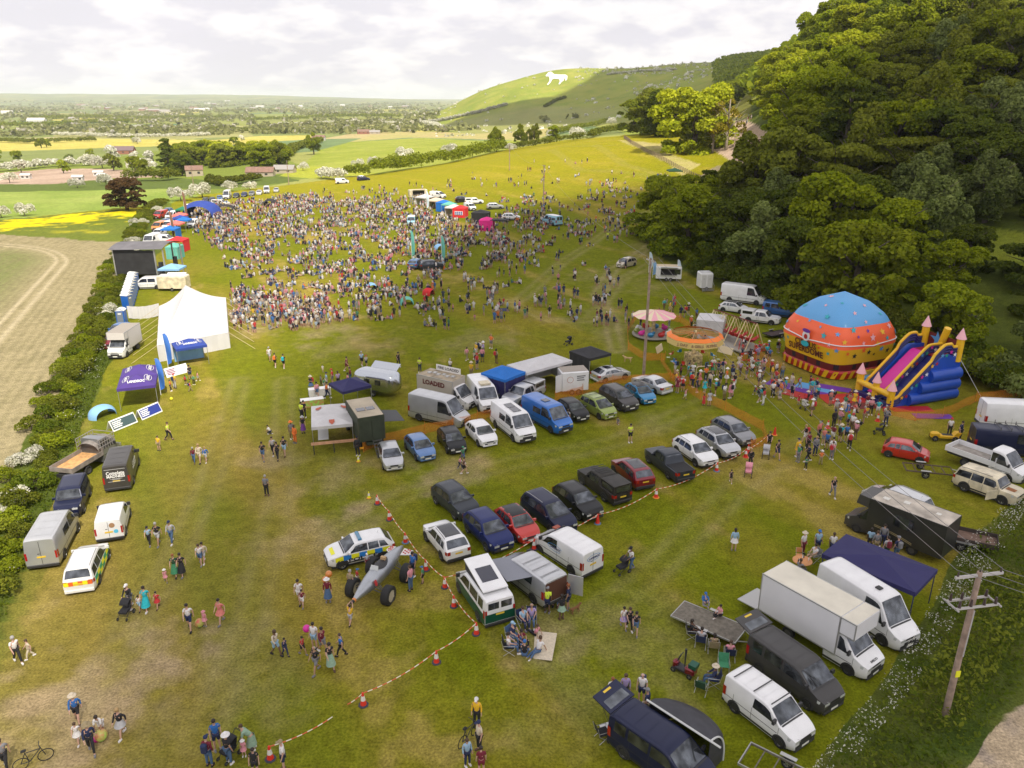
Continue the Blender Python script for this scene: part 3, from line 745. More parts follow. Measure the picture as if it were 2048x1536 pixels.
# ---- left hedge
LH = [(-40,1190),(25,1080),(62,960),(108,880),(120,800),(170,720),(205,640),(233,560),(255,510),(275,470),(292,440),(310,418),(326,405)]
def along(pts, n):
 W = [G(*p) for p in pts]; L = [0]
 for a, b in zip(W, W[1:]): L.append(L[-1]+(b-a).length)
 out = []
 for i in range(n):
  d = L[-1]*i/(n-1); k = max(j for j in range(len(L)) if L[j] <= d+1e-9); k = min(k, len(W)-2); t = (d-L[k])/(L[k+1]-L[k]); out.append(W[k].lerp(W[k+1], t))
 return out
rh = random.Random(21)
pts = along(LH, 96)
for i, p in enumerate(pts):
 for k in range(2):
  n_ = float(fbm(np.array(i*.23+k*9), np.array(3.1)))
  may = n_ > .68 and p.y < 230
  lf_ = 'may' if may else rh.choice(['hedge','hedge','verge','mid','hedge','olive'])
  s = rh.uniform(.6, 1.0)
  tree_at('bush', rh.choice((1,2,3)), lf_, p.x+(k*1.9-1.5)+rh.uniform(-.6,.6), p.y+rh.uniform(-.8,.8), s, 'flowering hawthorn clump in the left boundary hedge' if may else 'leafy shrub in the left boundary hedge', 'shrubs of the left boundary hedge', name='hawthorn' if may else 'bush')
# ---- hedges further off: each hedge a thing of its own
def hedgerow(ptsx, h, leaf, label, n=None, may=.0, size=.8, width=1.4, name='hedge'):
 rs = np.random.RandomState(len(label)*3+int(ptsx[0][0]))
 W = [G(*p) for p in ptsx]; Ps = []
 L = sum((b-a).length for a, b in zip(W, W[1:])); n = n or int(L/(h*.5))
 pp = along(ptsx, max(3, n)); blobs = []
 for p in pp:
  for k in range(2):
   r = h*rs.uniform(.35,.62); blobs.append((p.x+rs.uniform(-1,1)*width, p.y+rs.uniform(-1,1)*width, tz(p.x,p.y)+h*.3+rs.rand()*h*.35, r))
 B = np.array(blobs); q = min(160, max(20, int(14000/len(B)))); k = np.repeat(np.arange(len(B)), q); nn = len(k)
 d = rs.normal(size=(nn,3)); d /= np.linalg.norm(d,axis=1)[:,None]; d[:,2] = np.where(d[:,2] < -.2, -d[:,2], d[:,2])
 Pn = B[k,:3]+d*(B[k,3]*(.8+.3*rs.rand(nn)))[:,None]
 t = .5+.3*rs.normal(size=nn)
 base = Pn.mean(0);
 me = leaf_mesh(name, Pn-base, d, size*(.6+.8*rs.rand(nn)), t, LF[leaf], rs)
 o = link(name, me); o.location = base; return tag(o, label, 'hedge')
hedgerow([(748,350),(820,338),(900,326),(960,312),(1000,303)], 6, 'mid', 'tall dark hedge along the far side of the show field', size=.7)
hedgerow([(690,354),(735,352)], 4.5, 'mid', 'short dark hedge behind the parked blue people carrier', size=.6)
hedgerow([(640,356),(680,360)], 4, 'may', 'scruffy flowering hedge behind the small white van', size=.6)
hedgerow([(1000,302),(1040,298),(1110,288),(1180,277),(1240,262)], 3.6, 'hedge', 'scrubby hedge above the sunlit slope', size=.6)
hedgerow([(1100,272),(1160,258),(1215,245)], 4.5, 'olive', 'line of scrub rising towards the round tree', size=.8)
hedgerow([(262,362),(330,362),(352,358)], 5, 'olive', 'olive scrub beside the conifer', size=.7)
hedgerow([(520,360),(450,372),(420,366)], 3, 'hedge', 'low hedge in front of the farmhouse', size=.6)
for i, (p, lf_, h, lb) in enumerate([([(-100,346),(0,343),(100,334),(200,330)],'may',5,'long white flowering hedge above the ploughed field'),([(110,272),(230,275),(330,275),(420,272)],'may',5,'thin flowering hedge between two yellow fields'),
 ([(-60,272),(40,270),(120,262)],'may',5,'flowering hedge left of the yellow fields'),([(-60,284),(60,287),(190,283)],'olive',5,'hedge crossing the yellow rapeseed field'),([(200,262),(290,256)],'may',6,'pale flowering hedge beside the blue green field'),
 ([(420,262),(520,266),(640,262)],'olive',6,'hedge behind the far yellow field'),([(560,250),(700,246),(800,250)],'may',6,'flowering hedge far off below the sky'),([(840,245),(860,250),(880,256)],'may',6,'row of white bushes at the foot of the hill'),
 ([(0,256),(150,250),(280,246)],'mid',9,'belt of trees left in the vale'),([(60,240),(200,238),(330,240),(460,236)],'mid',11,'long belt of trees across the vale'),([(500,244),(640,238),(800,236)],'mid',11,'belt of trees below the distant town'),([(640,285),(590,300),(560,322)],'olive',5,'hedge beside the lane right of the copse'),
 ([(850,246),(905,238),(960,226),(1010,212)],'may',5,'flowering scrub along the foot of the chalk hill'),
 ([(1090,215),(1110,203),(1130,197)],'olive',4,'line of bushes in the dry valley right of the horse'),([(1215,150),(1280,143),(1350,140)],'may',3.5,'scrub along the top of the shaded slope')]):
 hedgerow(p, h, lf_, lb, size=1.5 if i > 6 else 1.1, width=h*.5)
# ---- trees scattered over the vale
rv = random.Random(33); n_ = 0
for k in range(2600):
 if n_ >= 38: break
 py = 205+rv.random()**1.3*150; px = rv.uniform(-20, 860 if py > 240 else 900)
 g = G(px, py)
 if g.y < 420 or g.y > 2600: continue
 if inside(px, py, [(560,300),(640,268),(760,262),(1160,250),(1100,300),(760,352),(560,350)]) and rv.random() < .93: continue
 if float(fbm(np.array(g.x*.006), np.array(g.y*.004))) < .47: continue
 lf_ = rv.choice(['mid','fresh','olive','mid','silver','may']); n_ += 1
 tree_at('lowtree', rv.choice((1,2,3)), lf_, g.x, g.y, rv.uniform(.7,1.3), {'mid':'mid green tree among the fields of the vale','fresh':'fresh green tree among the fields of the vale','olive':'olive tree among the fields of the vale','silver':'grey green tree among the fields of the vale','may':'white flowering tree among the fields of the vale'}[lf_], 'trees scattered over the vale')
# distant woods and hedges read as one mass
rs = np.random.RandomState(4); N_ = 6500
Yd = 1100*np.exp(rs.rand(N_)**.9*2.1); Xd = Yd*rs.uniform(-.75,.10,N_)
dn = fbm(Xd*.0035, Yd*.0018, 4); kp = (dn > .55) | (rs.rand(N_) < .14); kp &= ~((Xd/Yd > -.09) & (Yd < 2700) & (Yd > 1200)); Xd, Yd = Xd[kp], Yd[kp]
nt_ = len(Xd); q = 14; k = np.repeat(np.arange(nt_), q); d = rs.normal(size=(nt_*q,3)); d /= np.linalg.norm(d,axis=1)[:,None]; d[:,2] = np.abs(d[:,2])
sz_ = (3.2+4*rs.rand(nt_))*(1+Yd/9000)
Pn = np.stack([Xd[k],Yd[k],terr(Xd,Yd)[k]+sz_[k]*.3],-1)+d*sz_[k][:,None]*np.array([1.3,1.0,.7])
me = leaf_mesh('distant_trees', Pn, d, sz_[k]*1.1, (.45+.3*rs.normal(size=len(k))+.4*(rs.rand(nt_)<.12)[k]), LF['farl'], rs)
tag(link('distant_trees', me), kind='stuff')
rs = np.random.RandomState(14); N_ = 2600; Yd = rs.uniform(430, 1800, N_); u_ = rs.uniform(uu(1425), uu(1700), N_); Xd = u_*Yd; pxx, pyy = proj(Xd, Yd, terr(Xd, Yd))
kp = inpoly(pxx, pyy, [(1432,132),(1480,118),(1700,70),(1700,260),(1560,240),(1500,185),(1440,195)]); Xd, Yd = Xd[kp], Yd[kp]; nt_ = len(Xd); q = 26; k = np.repeat(np.arange(nt_), q); d = rs.normal(size=(nt_*q,3)); d /= np.linalg.norm(d,axis=1)[:,None]; d[:,2] = np.abs(d[:,2]); sz_ = 5+4*rs.rand(nt_)
Pn = np.stack([Xd[k],Yd[k],terr(Xd,Yd)[k]+4],-1)+d*sz_[k][:,None]*np.array([1,1,1.15])
tag(link('ridge_wood', leaf_mesh('ridge_wood', Pn, d, sz_[k]*.55, .35+.25*rs.normal(size=len(k)), LF['mid'], rs)), kind='stuff')
# ---- scrub dots on the chalk hill
rs = np.random.RandomState(8); N_ = 1500
u_ = rs.uniform(uu(870), uu(1440), N_); Yd = rs.uniform(900, 1800, N_); Xd = u_*Yd; dn = fbm(Xd*.008, Yd*.006, 4); pxx, pyy = proj(Xd, Yd, terr(Xd, Yd))
kp = ((dn > .55) | (rs.rand(N_) < .08)) & ~((pxx > 1075) & (pxx < 1150) & (pyy < 175)); Xd, Yd = Xd[kp], Yd[kp]; nt_ = len(Xd); q = 16; k = np.repeat(np.arange(nt_), q)
d = rs.normal(size=(nt_*q,3)); d /= np.linalg.norm(d,axis=1)[:,None]; d[:,2] = np.abs(d[:,2]); sz_ = 1.2+2.6*rs.rand(nt_)**2
Pn = np.stack([Xd[k],Yd[k],terr(Xd,Yd)[k]],-1)+d*sz_[k][:,None]
tag(link('hill_scrub', leaf_mesh('hill_scrub', Pn, d, sz_[k]*.9, .4+.3*rs.normal(size=len(k))+.5*(rs.rand(nt_)<.25)[k], LF['may'], rs)), kind='stuff')
# ---- undergrowth of the right-hand bank, the left verge, cow parsley
def undergrowth(name, poly, n, size, leaf, hfun, seed, tfun=None, nz=(0,0,1)):
 rs = np.random.RandomState(seed); W = np.array([tuple(G(*p)) for p in poly]); lo, hi = W.min(0), W.max(0)
 X = rs.uniform(lo[0], hi[0], n); Y = rs.uniform(lo[1], hi[1], n); k = inpoly(X, Y, [(a[0], a[1]) for a in W]); X, Y = X[k], Y[k]
 h = hfun(X, Y, rs); keep = h > 0; X, Y, h = X[keep], Y[keep], h[keep]
 Pn = np.stack([X, Y, terr(X, Y)+h], -1); N = np.stack([rs.normal(size=len(X))*.6, rs.normal(size=len(X))*.6, np.ones(len(X))], -1)
 t = .35+.9*(fbm(X*.5+seed, Y*.5, 4)-.4)+.15*rs.normal(size=len(X)) if tfun is None else tfun(X, Y, rs)
 tag(link(name, leaf_mesh(name, Pn, N, size*(.5+rs.rand(len(X))), t, LF[leaf], rs, .5)), kind='stuff')
bankp = [(1590,1600),(1712,1465),(1812,1330),(1882,1210),(1918,1130),(1975,1062),(2060,985),(2300,760),(2480,900),(2250,1130),(2048,1370),(1985,1440),(1920,1530),(1860,1640)]
undergrowth('bank_undergrowth', bankp, 90000, .20, 'verge', lambda X, Y, rs: (.05+2.0*np.clip(fbm(X*.35, Y*.35, 3)-.25, 0, 1))*rs.rand(len(X))**.5, 2)
undergrowth('bank_scrub', [(1700,1560),(1790,1440),(1880,1300),(1940,1190),(1990,1120),(2100,1010),(2300,860),(2300,1000),(2048,1260),(1960,1400),(1880,1540)], 45000, .22, 'olive', lambda X, Y, rs: (.3+1.6*np.clip(fbm(X*.25+5, Y*.25, 3)-.3, 0, 1))*rs.rand(len(X))**.4*(fbm(X*.25+5, Y*.25, 3) > .42), 3)
undergrowth('cow_parsley', [(1590,1590),(1700,1462),(1800,1330),(1868,1215),(1915,1120),(1990,1040),(2060,1010),(2010,1110),(1950,1200),(1880,1310),(1790,1440),(1690,1570)], 26000, .10, 'parsley', lambda X, Y, rs: np.where(fbm(X*.6, Y*.6, 3) > .44, .75+.35*rs.rand(len(X)), -1), 4, tfun=lambda X, Y, rs: rs.rand(len(X)))
undergrowth('left_verge_growth', [(-120,1300),(10,1240),(62,1110),(100,1020),(140,940),(155,880),(180,820),(200,770),(222,720),(228,660),(205,650),(170,720),(120,800),(108,880),(62,960),(25,1080),(-60,1200)], 60000, .18, 'verge', lambda X, Y, rs: (.05+.9*np.clip(fbm(X*.35, Y*.35, 3)-.25, 0, 1))*rs.rand(len(X))**.5, 6)
undergrowth('left_cow_parsley', [(20,1230),(60,1120),(98,1020),(135,940),(150,890),(175,830),(200,770),(222,720),(226,665),(208,670),(170,740),(122,820),(112,880),(70,970),(30,1090)], 9000, .11, 'parsley', lambda X, Y, rs: np.where(fbm(X*.5+4, Y*.5, 3) > .56, .7+.35*rs.rand(len(X)), -1), 7, tfun=lambda X, Y, rs: rs.rand(len(X)))
undergrowth('field_grass', [(-50,1560),(-200,900),(150,560),(400,420),(1200,380),(1450,500),(1850,800),(2000,980),(1880,1180),(1600,1560)], 260000, .085, 'verge', lambda X, Y, rs: np.where(Y < 75, .01+.04*rs.rand(len(X)), -1), 9, tfun=lambda X, Y, rs: .75+.35*(fbm(X*.35+3, Y*.35, 4)-.5)*2+.2*rs.normal(size=len(X))) if False else None
# ---------------------------------------------------------------- vehicles
GLASS = mat('car_glass', (.11,.12,.135), .07, .75, noise=(1.8,.75))
RUB = mat('rubber', (.018,.018,.019), .8, noise=(14,.3))
RIM = mat('alloy', (.42,.42,.43), .35, .7)
STEELW = mat('steel_wheel', (.10,.10,.10), .5, .3)
TRIM = mat('black_plastic', (.028,.028,.030), .55)
HEADL = mat('headlight_glass', (.62,.64,.66), .12, .2, coat=1.0)
TAILL = mat('tail_lens', (.35,.012,.012), .2, coat=.6)
PLF = mat('plate_white', (.75,.75,.70), .5); PLR = mat('plate_yellow', (.72,.50,.04), .5)
ROOFG = mat('panel_glass', (.012,.014,.022), .08, coat=.6)
CHROME = mat('chrome', (.7,.7,.7), .15, 1.0)
INK = mat('ink_black', (.015,.015,.018), .6)
def paint(name, c, metal=.25, rough=.3, coat=.8, dirt=.06):
 dk = max(c) < .2
 return mat('paint_'+name, c, rough, metal*(.5 if dk else 1), noise=(1.3, dirt), coat=coat*(.3 if dk else 1), spec=.28 if dk else .5)
PT = {k: paint(k, *v) for k, v in {
 'silver': ((.50,.51,.53),.5), 'lightsilver': ((.60,.61,.63),.4), 'blue': ((.035,.13,.36),.3), 'palegreyblue': ((.10,.20,.42),.4), 'black': ((.012,.013,.016),.3), 'white': ((.76,.76,.77),.0),
 'charcoal': ((.035,.042,.055),.4), 'navy': ((.008,.018,.11),.4), 'red': ((.48,.022,.015),.1), 'darkred': ((.20,.008,.022),.4), 'green': ((.26,.33,.07),.3),
 'grey': ((.22,.225,.24),.5), 'skyblue': ((.015,.20,.42),.3), 'vanblue': ((.010,.13,.48),.1), 'darkblue': ((.011,.015,.048),.3), 'olive': ((.022,.032,.020),.0,.7,.1,.3),
 'greengrey': ((.055,.052,.05),.1), 'cream': ((.62,.55,.40),.0,.5,.2,.35), 'darkgreen': ((.006,.075,.045),.2), 'beige': ((.50,.44,.34),.2), 'dirtyblack': ((.03,.027,.024),.1,.5,.4,.5),
 'ambwhite': ((.74,.74,.72),.0), 'powder': ((.25,.48,.62),.0), 'rearwhite': ((.70,.70,.69),.0,.5,.3,.12), 'darkgrey': ((.06,.058,.058),.4), 'purple': ((.12,.02,.08),.3), 'orange': ((.6,.20,.03),0), 'yellow': ((.72,.42,.01),0,.5,.2)}.items()}
SPEC = {  # L, W, H, cowl(x,z), windscreen top x, roof rear x, tail x, tail z, belt z, nose z, tumble, wheel r, front wheel x, rear wheel x
 'hatch': (3.95,1.72,1.49,(3.02,.99),2.30,.62,.10,1.0,.93,.66,.34,.31,3.20,.68),
 'mini':  (3.60,1.65,1.50,(2.85,1.0),2.15,.48,.06,1.0,.94,.68,.34,.30,2.95,.52),
 'mpv':   (4.15,1.76,1.66,(3.40,1.08),2.45,.42,.06,1.06,1.0,.74,.32,.32,3.42,.75),
 'suv':   (4.45,1.86,1.67,(3.35,1.12),2.62,.60,.10,1.14,1.05,.80,.36,.36,3.58,.86),
 'bigsuv':(4.75,1.92,1.74,(3.60,1.18),2.85,.50,.08,1.18,1.10,.84,.34,.38,3.82,.90),
 'people':(4.80,1.88,1.73,(3.85,1.08),2.85,.40,.05,1.10,1.02,.74,.32,.34,3.90,.98),
 'boxy':  (4.60,1.88,1.88,(3.45,1.18),3.02,.28,.08,1.20,1.12,.98,.20,.39,3.70,.98),
 'saloon':(4.60,1.80,1.45,(3.40,.98),2.65,1.35,.75,1.02,.92,.66,.40,.32,3.70,.95),
 'sport': (4.30,1.80,1.45,(3.20,.98),2.35,.95,.20,1.05,.95,.64,.42,.33,3.40,.80),
 'pickup':(5.20,1.85,1.76,(3.85,1.12),3.30,1.92,1.72,1.10,1.06,.90,.30,.38,4.25,1.18),
 'small_van':(4.25,1.83,1.83,(3.42,1.16),2.72,.16,.02,1.5,1.10,.82,.16,.33,3.50,.78),
 'mid_van':(4.90,1.93,1.97,(4.18,1.24),3.30,.14,.02,1.6,1.18,.88,.12,.34,4.02,.98),
 'long_van':(5.60,1.98,2.30,(4.85,1.30),4.05,.14,.02,1.9,1.22,.92,.10,.35,4.62,1.15),
 'high_van':(5.90,2.0,2.62,(5.15,1.34),4.30,.14,.02,2.2,1.25,.92,.10,.36,4.90,1.25),
 'jumbo_van':(6.40,2.02,2.68,(5.65,1.34),4.80,.14,.02,2.2,1.25,.92,.10,.36,5.40,1.40),
}
VCACHE = {}
def wheel_meshes(r, wd=.21, steel=False):
 k = ('wheel', r, steel)
 if k in VCACHE: return VCACHE[k]
 a = MB(); a.M = Matrix.Rotation(pi/2, 4, 'X')
 a.lathe([(r*.60,-wd/2),(r*.93,-wd/2),(r,-wd/2+.035),(r,wd/2-.035),(r*.93,wd/2),(r*.60,wd/2),(r*.6,-wd/2)], 22)
 b = MB(); b.M = Matrix.Rotation(pi/2, 4, 'X')
 b.lathe([(r*.66,-wd/2-.004),(r*.64,-wd/2+.03),(r*.58,-wd/2+.05)], 22, mi=0); b.lathe([(r*.66,wd/2+.004),(r*.64,wd/2-.03),(r*.58,wd/2-.05)], 22, mi=0)
 for s in (-1, 1):
  b.lathe([(r*.6, s*(wd/2-.05)),(0.001, s*(wd/2-.045))], 22, mi=1)
  b.lathe([(r*.17, s*(wd/2-.03)),(0.001, s*(wd/2-.02))], 10, mi=0)
  if not steel:
   for i in range(5):
    a_ = 2*pi*i/5; c1, s1 = cos(a_), sin(a_); q = r*.075; z = s*(wd/2-.018)
    b.quad((-s1*q, c1*q, z), (c1*r*.62-s1*q*1.4, s1*r*.62+c1*q*1.4, z), (c1*r*.62+s1*q*1.4, s1*r*.62-c1*q*1.4, z), (s1*q, -c1*q, z), 0)
 ma = a.mesh('wheel', RUB, True); mb_ = b.mesh('rim', [STEELW if steel else RIM, STEELW if steel else TRIM])
 VCACHE[k] = (ma, mb_); return VCACHE[k]
class Shell:
 "body surface of a vehicle as functions of x (rear 0, front L)"
 def __init__(s, key, x0=0.0):
  (s.L, s.W, s.H, (s.cx, s.cz), s.wx, s.rx, s.tx, s.tz, s.bz, s.nz, s.tum, s.wr, s.fx, s.rwx) = SPEC[key]
  s.key = key; s.x0 = x0; L = s.L; van = 'van' in key; s.van = van
  rr = .10
  if key == 'pickup': pts = [(0,1.06),(1.66,1.06),(1.72,1.10),(1.95,s.H-.03),(2.3,s.H)]
  elif key == 'saloon': pts = [(0,.92),(.06,1.0),(s.tx,s.tz),(s.rx,s.H-.06),(s.rx+.5,s.H)]
  elif van: pts = [(0,s.H-.10),(.14,s.H),(.8,s.H)]
  else: pts = [(0,s.tz-.12),(s.tx,s.tz),(s.rx,s.H-.07),(s.rx+.5,s.H-.01)]
  pts += [(s.wx-.35,s.H),(s.wx,s.H-.05 if not van else s.H-.09),(s.cx,s.cz),(L-.28,s.nz+ (.16 if not van else .14)),(L-.06,s.nz+.05),(L,s.nz-.04)]
  s.pts = pts; s.px = [p[0] for p in pts]; s.pz = [p[1] for p in pts]; s.rr = .11 if not van else .13
  s.zs = .20 if not key in ('suv','bigsuv','boxy','pickup') else .30
 def zt(s, x): return float(np.mean([np.interp(x+d, s.px, s.pz) for d in (-.07,-.035,0,.035,.07)]))
 def zb(s, x): return min(s.bz+(.03*(x/s.L-.5) if not s.van else 0), s.zt(x)-.03)
 def hw(s, x):
  W = s.W/2; L = s.L
  f = max(0, (x-(L-.75))/.75); b = max(0, (.5-x)/.5)
  return W*(1-(.20 if not s.van else .17)*f**2.2-(.10 if not s.van else .03)*b**2)
 def ht(s, x):
  return s.hw(x)*.985-s.tum*max(0, s.zt(x)-s.rr-s.zb(x))
 def S(s, x, t):
  hw, ht, zb, zt = s.hw(x), s.ht(x), s.zb(x), s.zt(x); zs = s.zs+.10*max(0,(x-(s.L-.4))/.4)+.08*max(0,(.3-x)/.3)
  rr = min(s.rr, zt-zb-.005)
  if t < .12: a = t/.12; return (hw*(.94+.06*a), zs+.14*a)
  if t < .5:
   a = (t-.12)/.38; z0 = zs+.14; bul = .018*sin(a*pi)
   return (hw*(1-.015*a)+bul, z0+(zb-z0)*a)
  if t < .75: a = (t-.5)/.25; return (hw*.985+(ht-hw*.985)*a-(.03 if a == 0 and not s.van else 0)*0, zb+(zt-rr-zb)*a)
  a = (t-.75)/.25*pi/2
  return (ht*cos(a)**.6 if a < 1.57 else 0.0, zt-rr+rr*sin(a)**.55)
 def T(s, x, f, e=.012):
  zt, ht = s.zt(x), s.ht(x); rr = min(s.rr, zt-s.zb(x)-.005)
  return (x, ht*f, zt-rr+rr*max(0, 1-abs(f)**3.333)**.275+e)
 def D(s, x, g, side, e=.010):
  zt, ht, zb = s.zt(x), s.ht(x), s.zb(x); rr = min(s.rr, zt-zb-.005); y = s.hw(x)*.985
  return (x, side*(y+(ht-y)*g+e), zb+(zt-rr-zb)*g)
 def E(s, x, g, side, e=.010):
  "lower side: g 0 at sill, 1 at belt"
  y, z = s.S(x, .12+.38*g); return (x, side*(y+e), z)
 def body(s, mi=0):
  m = MB(); xs = sorted(set([s.x0]+[round(x, 3) for p in s.pts for x in (p[0]-.06, p[0], p[0]+.06) if s.x0 <= x <= s.L]+[s.x0+(s.L-s.x0)*i/22 for i in range(23)]+[s.L-.04, s.L-.12]))
  xs = [x for x in xs if s.x0 <= x <= s.L]
  ts = [0,.06,.12,.22,.32,.42,.5,.56,.65,.75]+[.75+.25*i/6 for i in range(1,7)]
  n = len(ts)*2-1
  for x in xs:
   r = [s.S(x, t) for t in ts]
   ring = [(x-s.L/2, y, z) for y, z in r]+[(x-s.L/2, -y, z) for y, z in r[-2::-1]]
   m.v += ring
  for i in range(len(xs)-1):
   for j in range(n-1): m.f.append((i*n+j, i*n+j+1, (i+1)*n+j+1, (i+1)*n+j)); m.m.append(mi)
   m.f.append((i*n+n-1, i*n, (i+1)*n, (i+1)*n+n-1)); m.m.append(1)
  m.f.append(tuple(range(n))); m.m.append(mi); b = (len(xs)-1)*n; m.f.append(tuple(b+j for j in range(n-1,-1,-1))); m.m.append(mi)
  return m
 def sidepanel(s, m, x0b, x0t, x1b, x1t, g0, g1, side, mi=0, fn=None, n=5, e=.010):
  fn = fn or s.D
  def q(u, v):
   g = g0+(g1-g0)*v; xb = x0b+(x0t-x0b)*v; xe = x1b+(x1t-x1b)*v; x = xb+(xe-xb)*u
   p = fn(x, g, side, e); return (p[0]-s.L/2, p[1], p[2])
  m.grid(q, n, 3, mi); return m
 def toppanel(s, m, xa, xb, fa, fb, mi=0, e=.012, n=6, f0=None):
  def q(u, v):
   x = xa+(xb-xa)*v; f = (-1+2*u)*(fa+(fb-fa)*v)
   if f0 is not None: f = f0[0]+(f0[1]-f0[0])*u
   p = s.T(x, f, e); dx = .008 if xb > s.L/2 else -.008
   return (p[0]-s.L/2+dx, p[1], p[2])
  m.grid(q, 8, n, mi); return m
def veh_parts(key, steel=False, opts=''):
 ck = (key, steel, opts)
 if ck in VCACHE: return VCACHE[ck]
 cab = 'cab' in opts
 s = Shell(key, x0=(SPEC[key][4]-.95) if cab else 0.0)
 L, W, H = s.L, s.W, s.H; P_ = []; x0 = s.x0
 PW = PT['white']
 P_.append(('body', s.body().mesh('body', [PW, TRIM], True), None, []))
 me = P_[-1][1]
 try: me.set_sharp_from_angle(angle=R(50))
 except Exception: pass
 # glass
 m = MB(); s.toppanel(m, s.cx-.03, s.wx+.03, .90, .88); P_.append(('windscreen', m.mesh('windscreen', GLASS, True), None, []))
 m = MB(); s.toppanel(m, s.cx+.0, s.cx+.07, .86, .86, e=.016, n=1); P_.append(('scuttle', m.mesh('scuttle', TRIM), None, []))
 if not cab:
  m = MB()
  if not s.van and key != 'pickup':
   s.toppanel(m, s.tx+.05, s.rx-.03, .86, .84); P_.append(('rear_window', m.mesh('rear_window', GLASS, True), None, []))
  elif key == 'pickup':
   m.grid(lambda u, v: (1.78+.17*v-L/2-.02, (-1+2*u)*.62, 1.16+.5*v), 2, 2); P_.append(('rear_window', m.mesh('rear_window', GLASS), None, []))
  elif 'glazed' in opts or 'rearwin' in opts:
   for sy in (-1, 1): m.grid(lambda u, v: (-L/2-.012, sy*(.07+u*.66), s.bz+.12+v*(H-s.bz-.36)), 1, 1)
   P_.append(('rear_window', m.mesh('rear_window', GLASS), None, []))
 d = (s.cx-s.wx)
 for side in (1, -1):
  m = MB()
  fb = s.wx-.02 if not s.van else s.wx+.05
  rear_lim = fb-.95 if s.van else (s.wx-.78)
  s.sidepanel(m, rear_lim, rear_lim+.02, s.cx-.14*(1 if not s.van else 2.2), fb+.02, .06, .90, side)
  P_.append(('side_window', m.mesh('side_window', GLASS, True), None, []))
  if not s.van and key != 'pickup' and not cab:
   m = MB(); a0 = rear_lim-.07; r0 = s.rx+.02
   a1 = max(r0+.45, a0-.85); s.sidepanel(m, a1, a1+.05, a0, a0+.02, .06, .90, side)
   P_.append(('side_window', m.mesh('side_window', GLASS, True), None, []))
   if a1-.1 > r0-.15:
    m = MB(); s.sidepanel(m, r0-.18, r0+.06, a1-.07, a1-.02, .10, .86, side); P_.append(('quarter_window', m.mesh('quarter_window', GLASS, True), None, []))
  if key == 'pickup':
   m = MB(); s.sidepanel(m, 2.02, 2.12, rear_lim-.07, rear_lim-.06, .06, .90, side); P_.append(('side_window', m.mesh('side_window', GLASS, True), None, []))
  if s.van and not cab and ('glazed' in opts or 'crew' in opts):
   wins = [(rear_lim-1.25, rear_lim-.12)]
   if 'glazed' in opts: wins.append((max(.35, rear_lim-2.7), rear_lim-1.4))
   for a, b in wins:
    m = MB(); g1 = .92 if H < 2.1 else .62
    s.sidepanel(m, a, a+.02, b, b+.02, .06, g1, side); P_.append(('side_window', m.mesh('side_window', GLASS, True), None, []))
  # door seams
  m = MB()
  lines = [s.cx-.05, rear_lim-.035] + ([] if (s.van or cab) else [max(s.rx+.35, s.rwx+.25)])
  if s.van and not cab: lines += [rear_lim-1.15]
  for x in lines: s.sidepanel(m, x, x, x+.018, x+.018, .12, .98, side, fn=s.E, n=1, e=.004)
  if s.van:
   s.sidepanel(m, x0+.2, x0+.2, s.cx-.1, s.cx-.1, .52, .56, side, fn=s.E, e=.006, n=8)
  P_.append(('door_seam', m.mesh('door_seam', TRIM), None, []))
  # door mirror
  m = MB(); y = s.hw(s.cx-.2)+.03; mz = s.bz+.04+(.04 if s.van else 0)
  m.box(s.cx-.34-L/2, s.cx-.22-L/2, side*(y-.09), side*(y+.15), mz, mz+(.24 if s.van else .15)); P_.append(('door_mirror', m.mesh('door_mirror', TRIM if s.van else PW), None, []))
  # lights
  hwf = s.hw(L-.12)
  m = MB(); m.grid(lambda u, v: (L-.02-.34*u**1.1-L/2, side*(s.hw(L-.02-.34*u)*(.58+.42*min(1, u*1.6))+.012), s.nz-.14+.17*v+.06*u), 5, 2)
  m.grid(lambda u, v: (L+.012-L/2, side*(s.hw(L)*(.50+.48*u)), s.nz-.15+.15*v), 2, 1)
  P_.append(('headlight', m.mesh('headlight', HEADL, True), None, []))
  if not cab:
   m = MB(); y = s.hw(0); z0 = s.tz-.34 if not s.van else s.bz-.42; z1 = s.tz-.08 if not s.van else s.bz+.12
   if key == 'pickup': z0, z1 = .78, 1.04
   m.grid(lambda u, v: (-.012-L/2, side*(y*(.72+.27*u) if not s.van else y*(.86+.13*u)), z0+(z1-z0)*v), 1, 1)
   m.grid(lambda u, v: (.0+.20*u-L/2, side*(s.hw(.02+.2*u)+.014), z0+(z1-z0)*v), 2, 1)
   P_.append(('tail_light', m.mesh('tail_light', TAILL), None, []))
  # black arches
  m = MB()
  for wx in ([s.fx] if cab else [s.fx, s.rwx]):
   yy = s.hw(wx)*1.0+.006; r = s.wr+.065
   cxy = [(wx-L/2+r*cos(a), side*yy, s.wr+r*sin(a)) for a in [pi*i/12 for i in range(13)]]+[(wx-L/2-r, side*yy, s.zs), (wx-L/2+r, side*yy, s.zs)]
   m.slab(cxy, (0, side*.012, 0))
  if key in ('suv','bigsuv','boxy','pickup') or s.van:
   s.sidepanel(m, s.rwx+s.wr if not cab else s.x0, s.rwx+s.wr if not cab else s.x0, s.fx-s.wr, s.fx-s.wr, -.12, .10, side, fn=s.E, e=.006)
  P_.append(('wheel_arch', m.mesh('wheel_arch', TRIM), None, []))
 # front
 m = MB(); hwf = s.hw(L)
 if s.van: m.grid(lambda u, v: (L+.014-L/2, (-1+2*u)*hwf*.97, s.zs+.14+.20*v), 2, 1); m.grid(lambda u, v: (L+.018-L/2, (-1+2*u)*hwf*.60, s.zs+.34+.16*v), 2, 1)
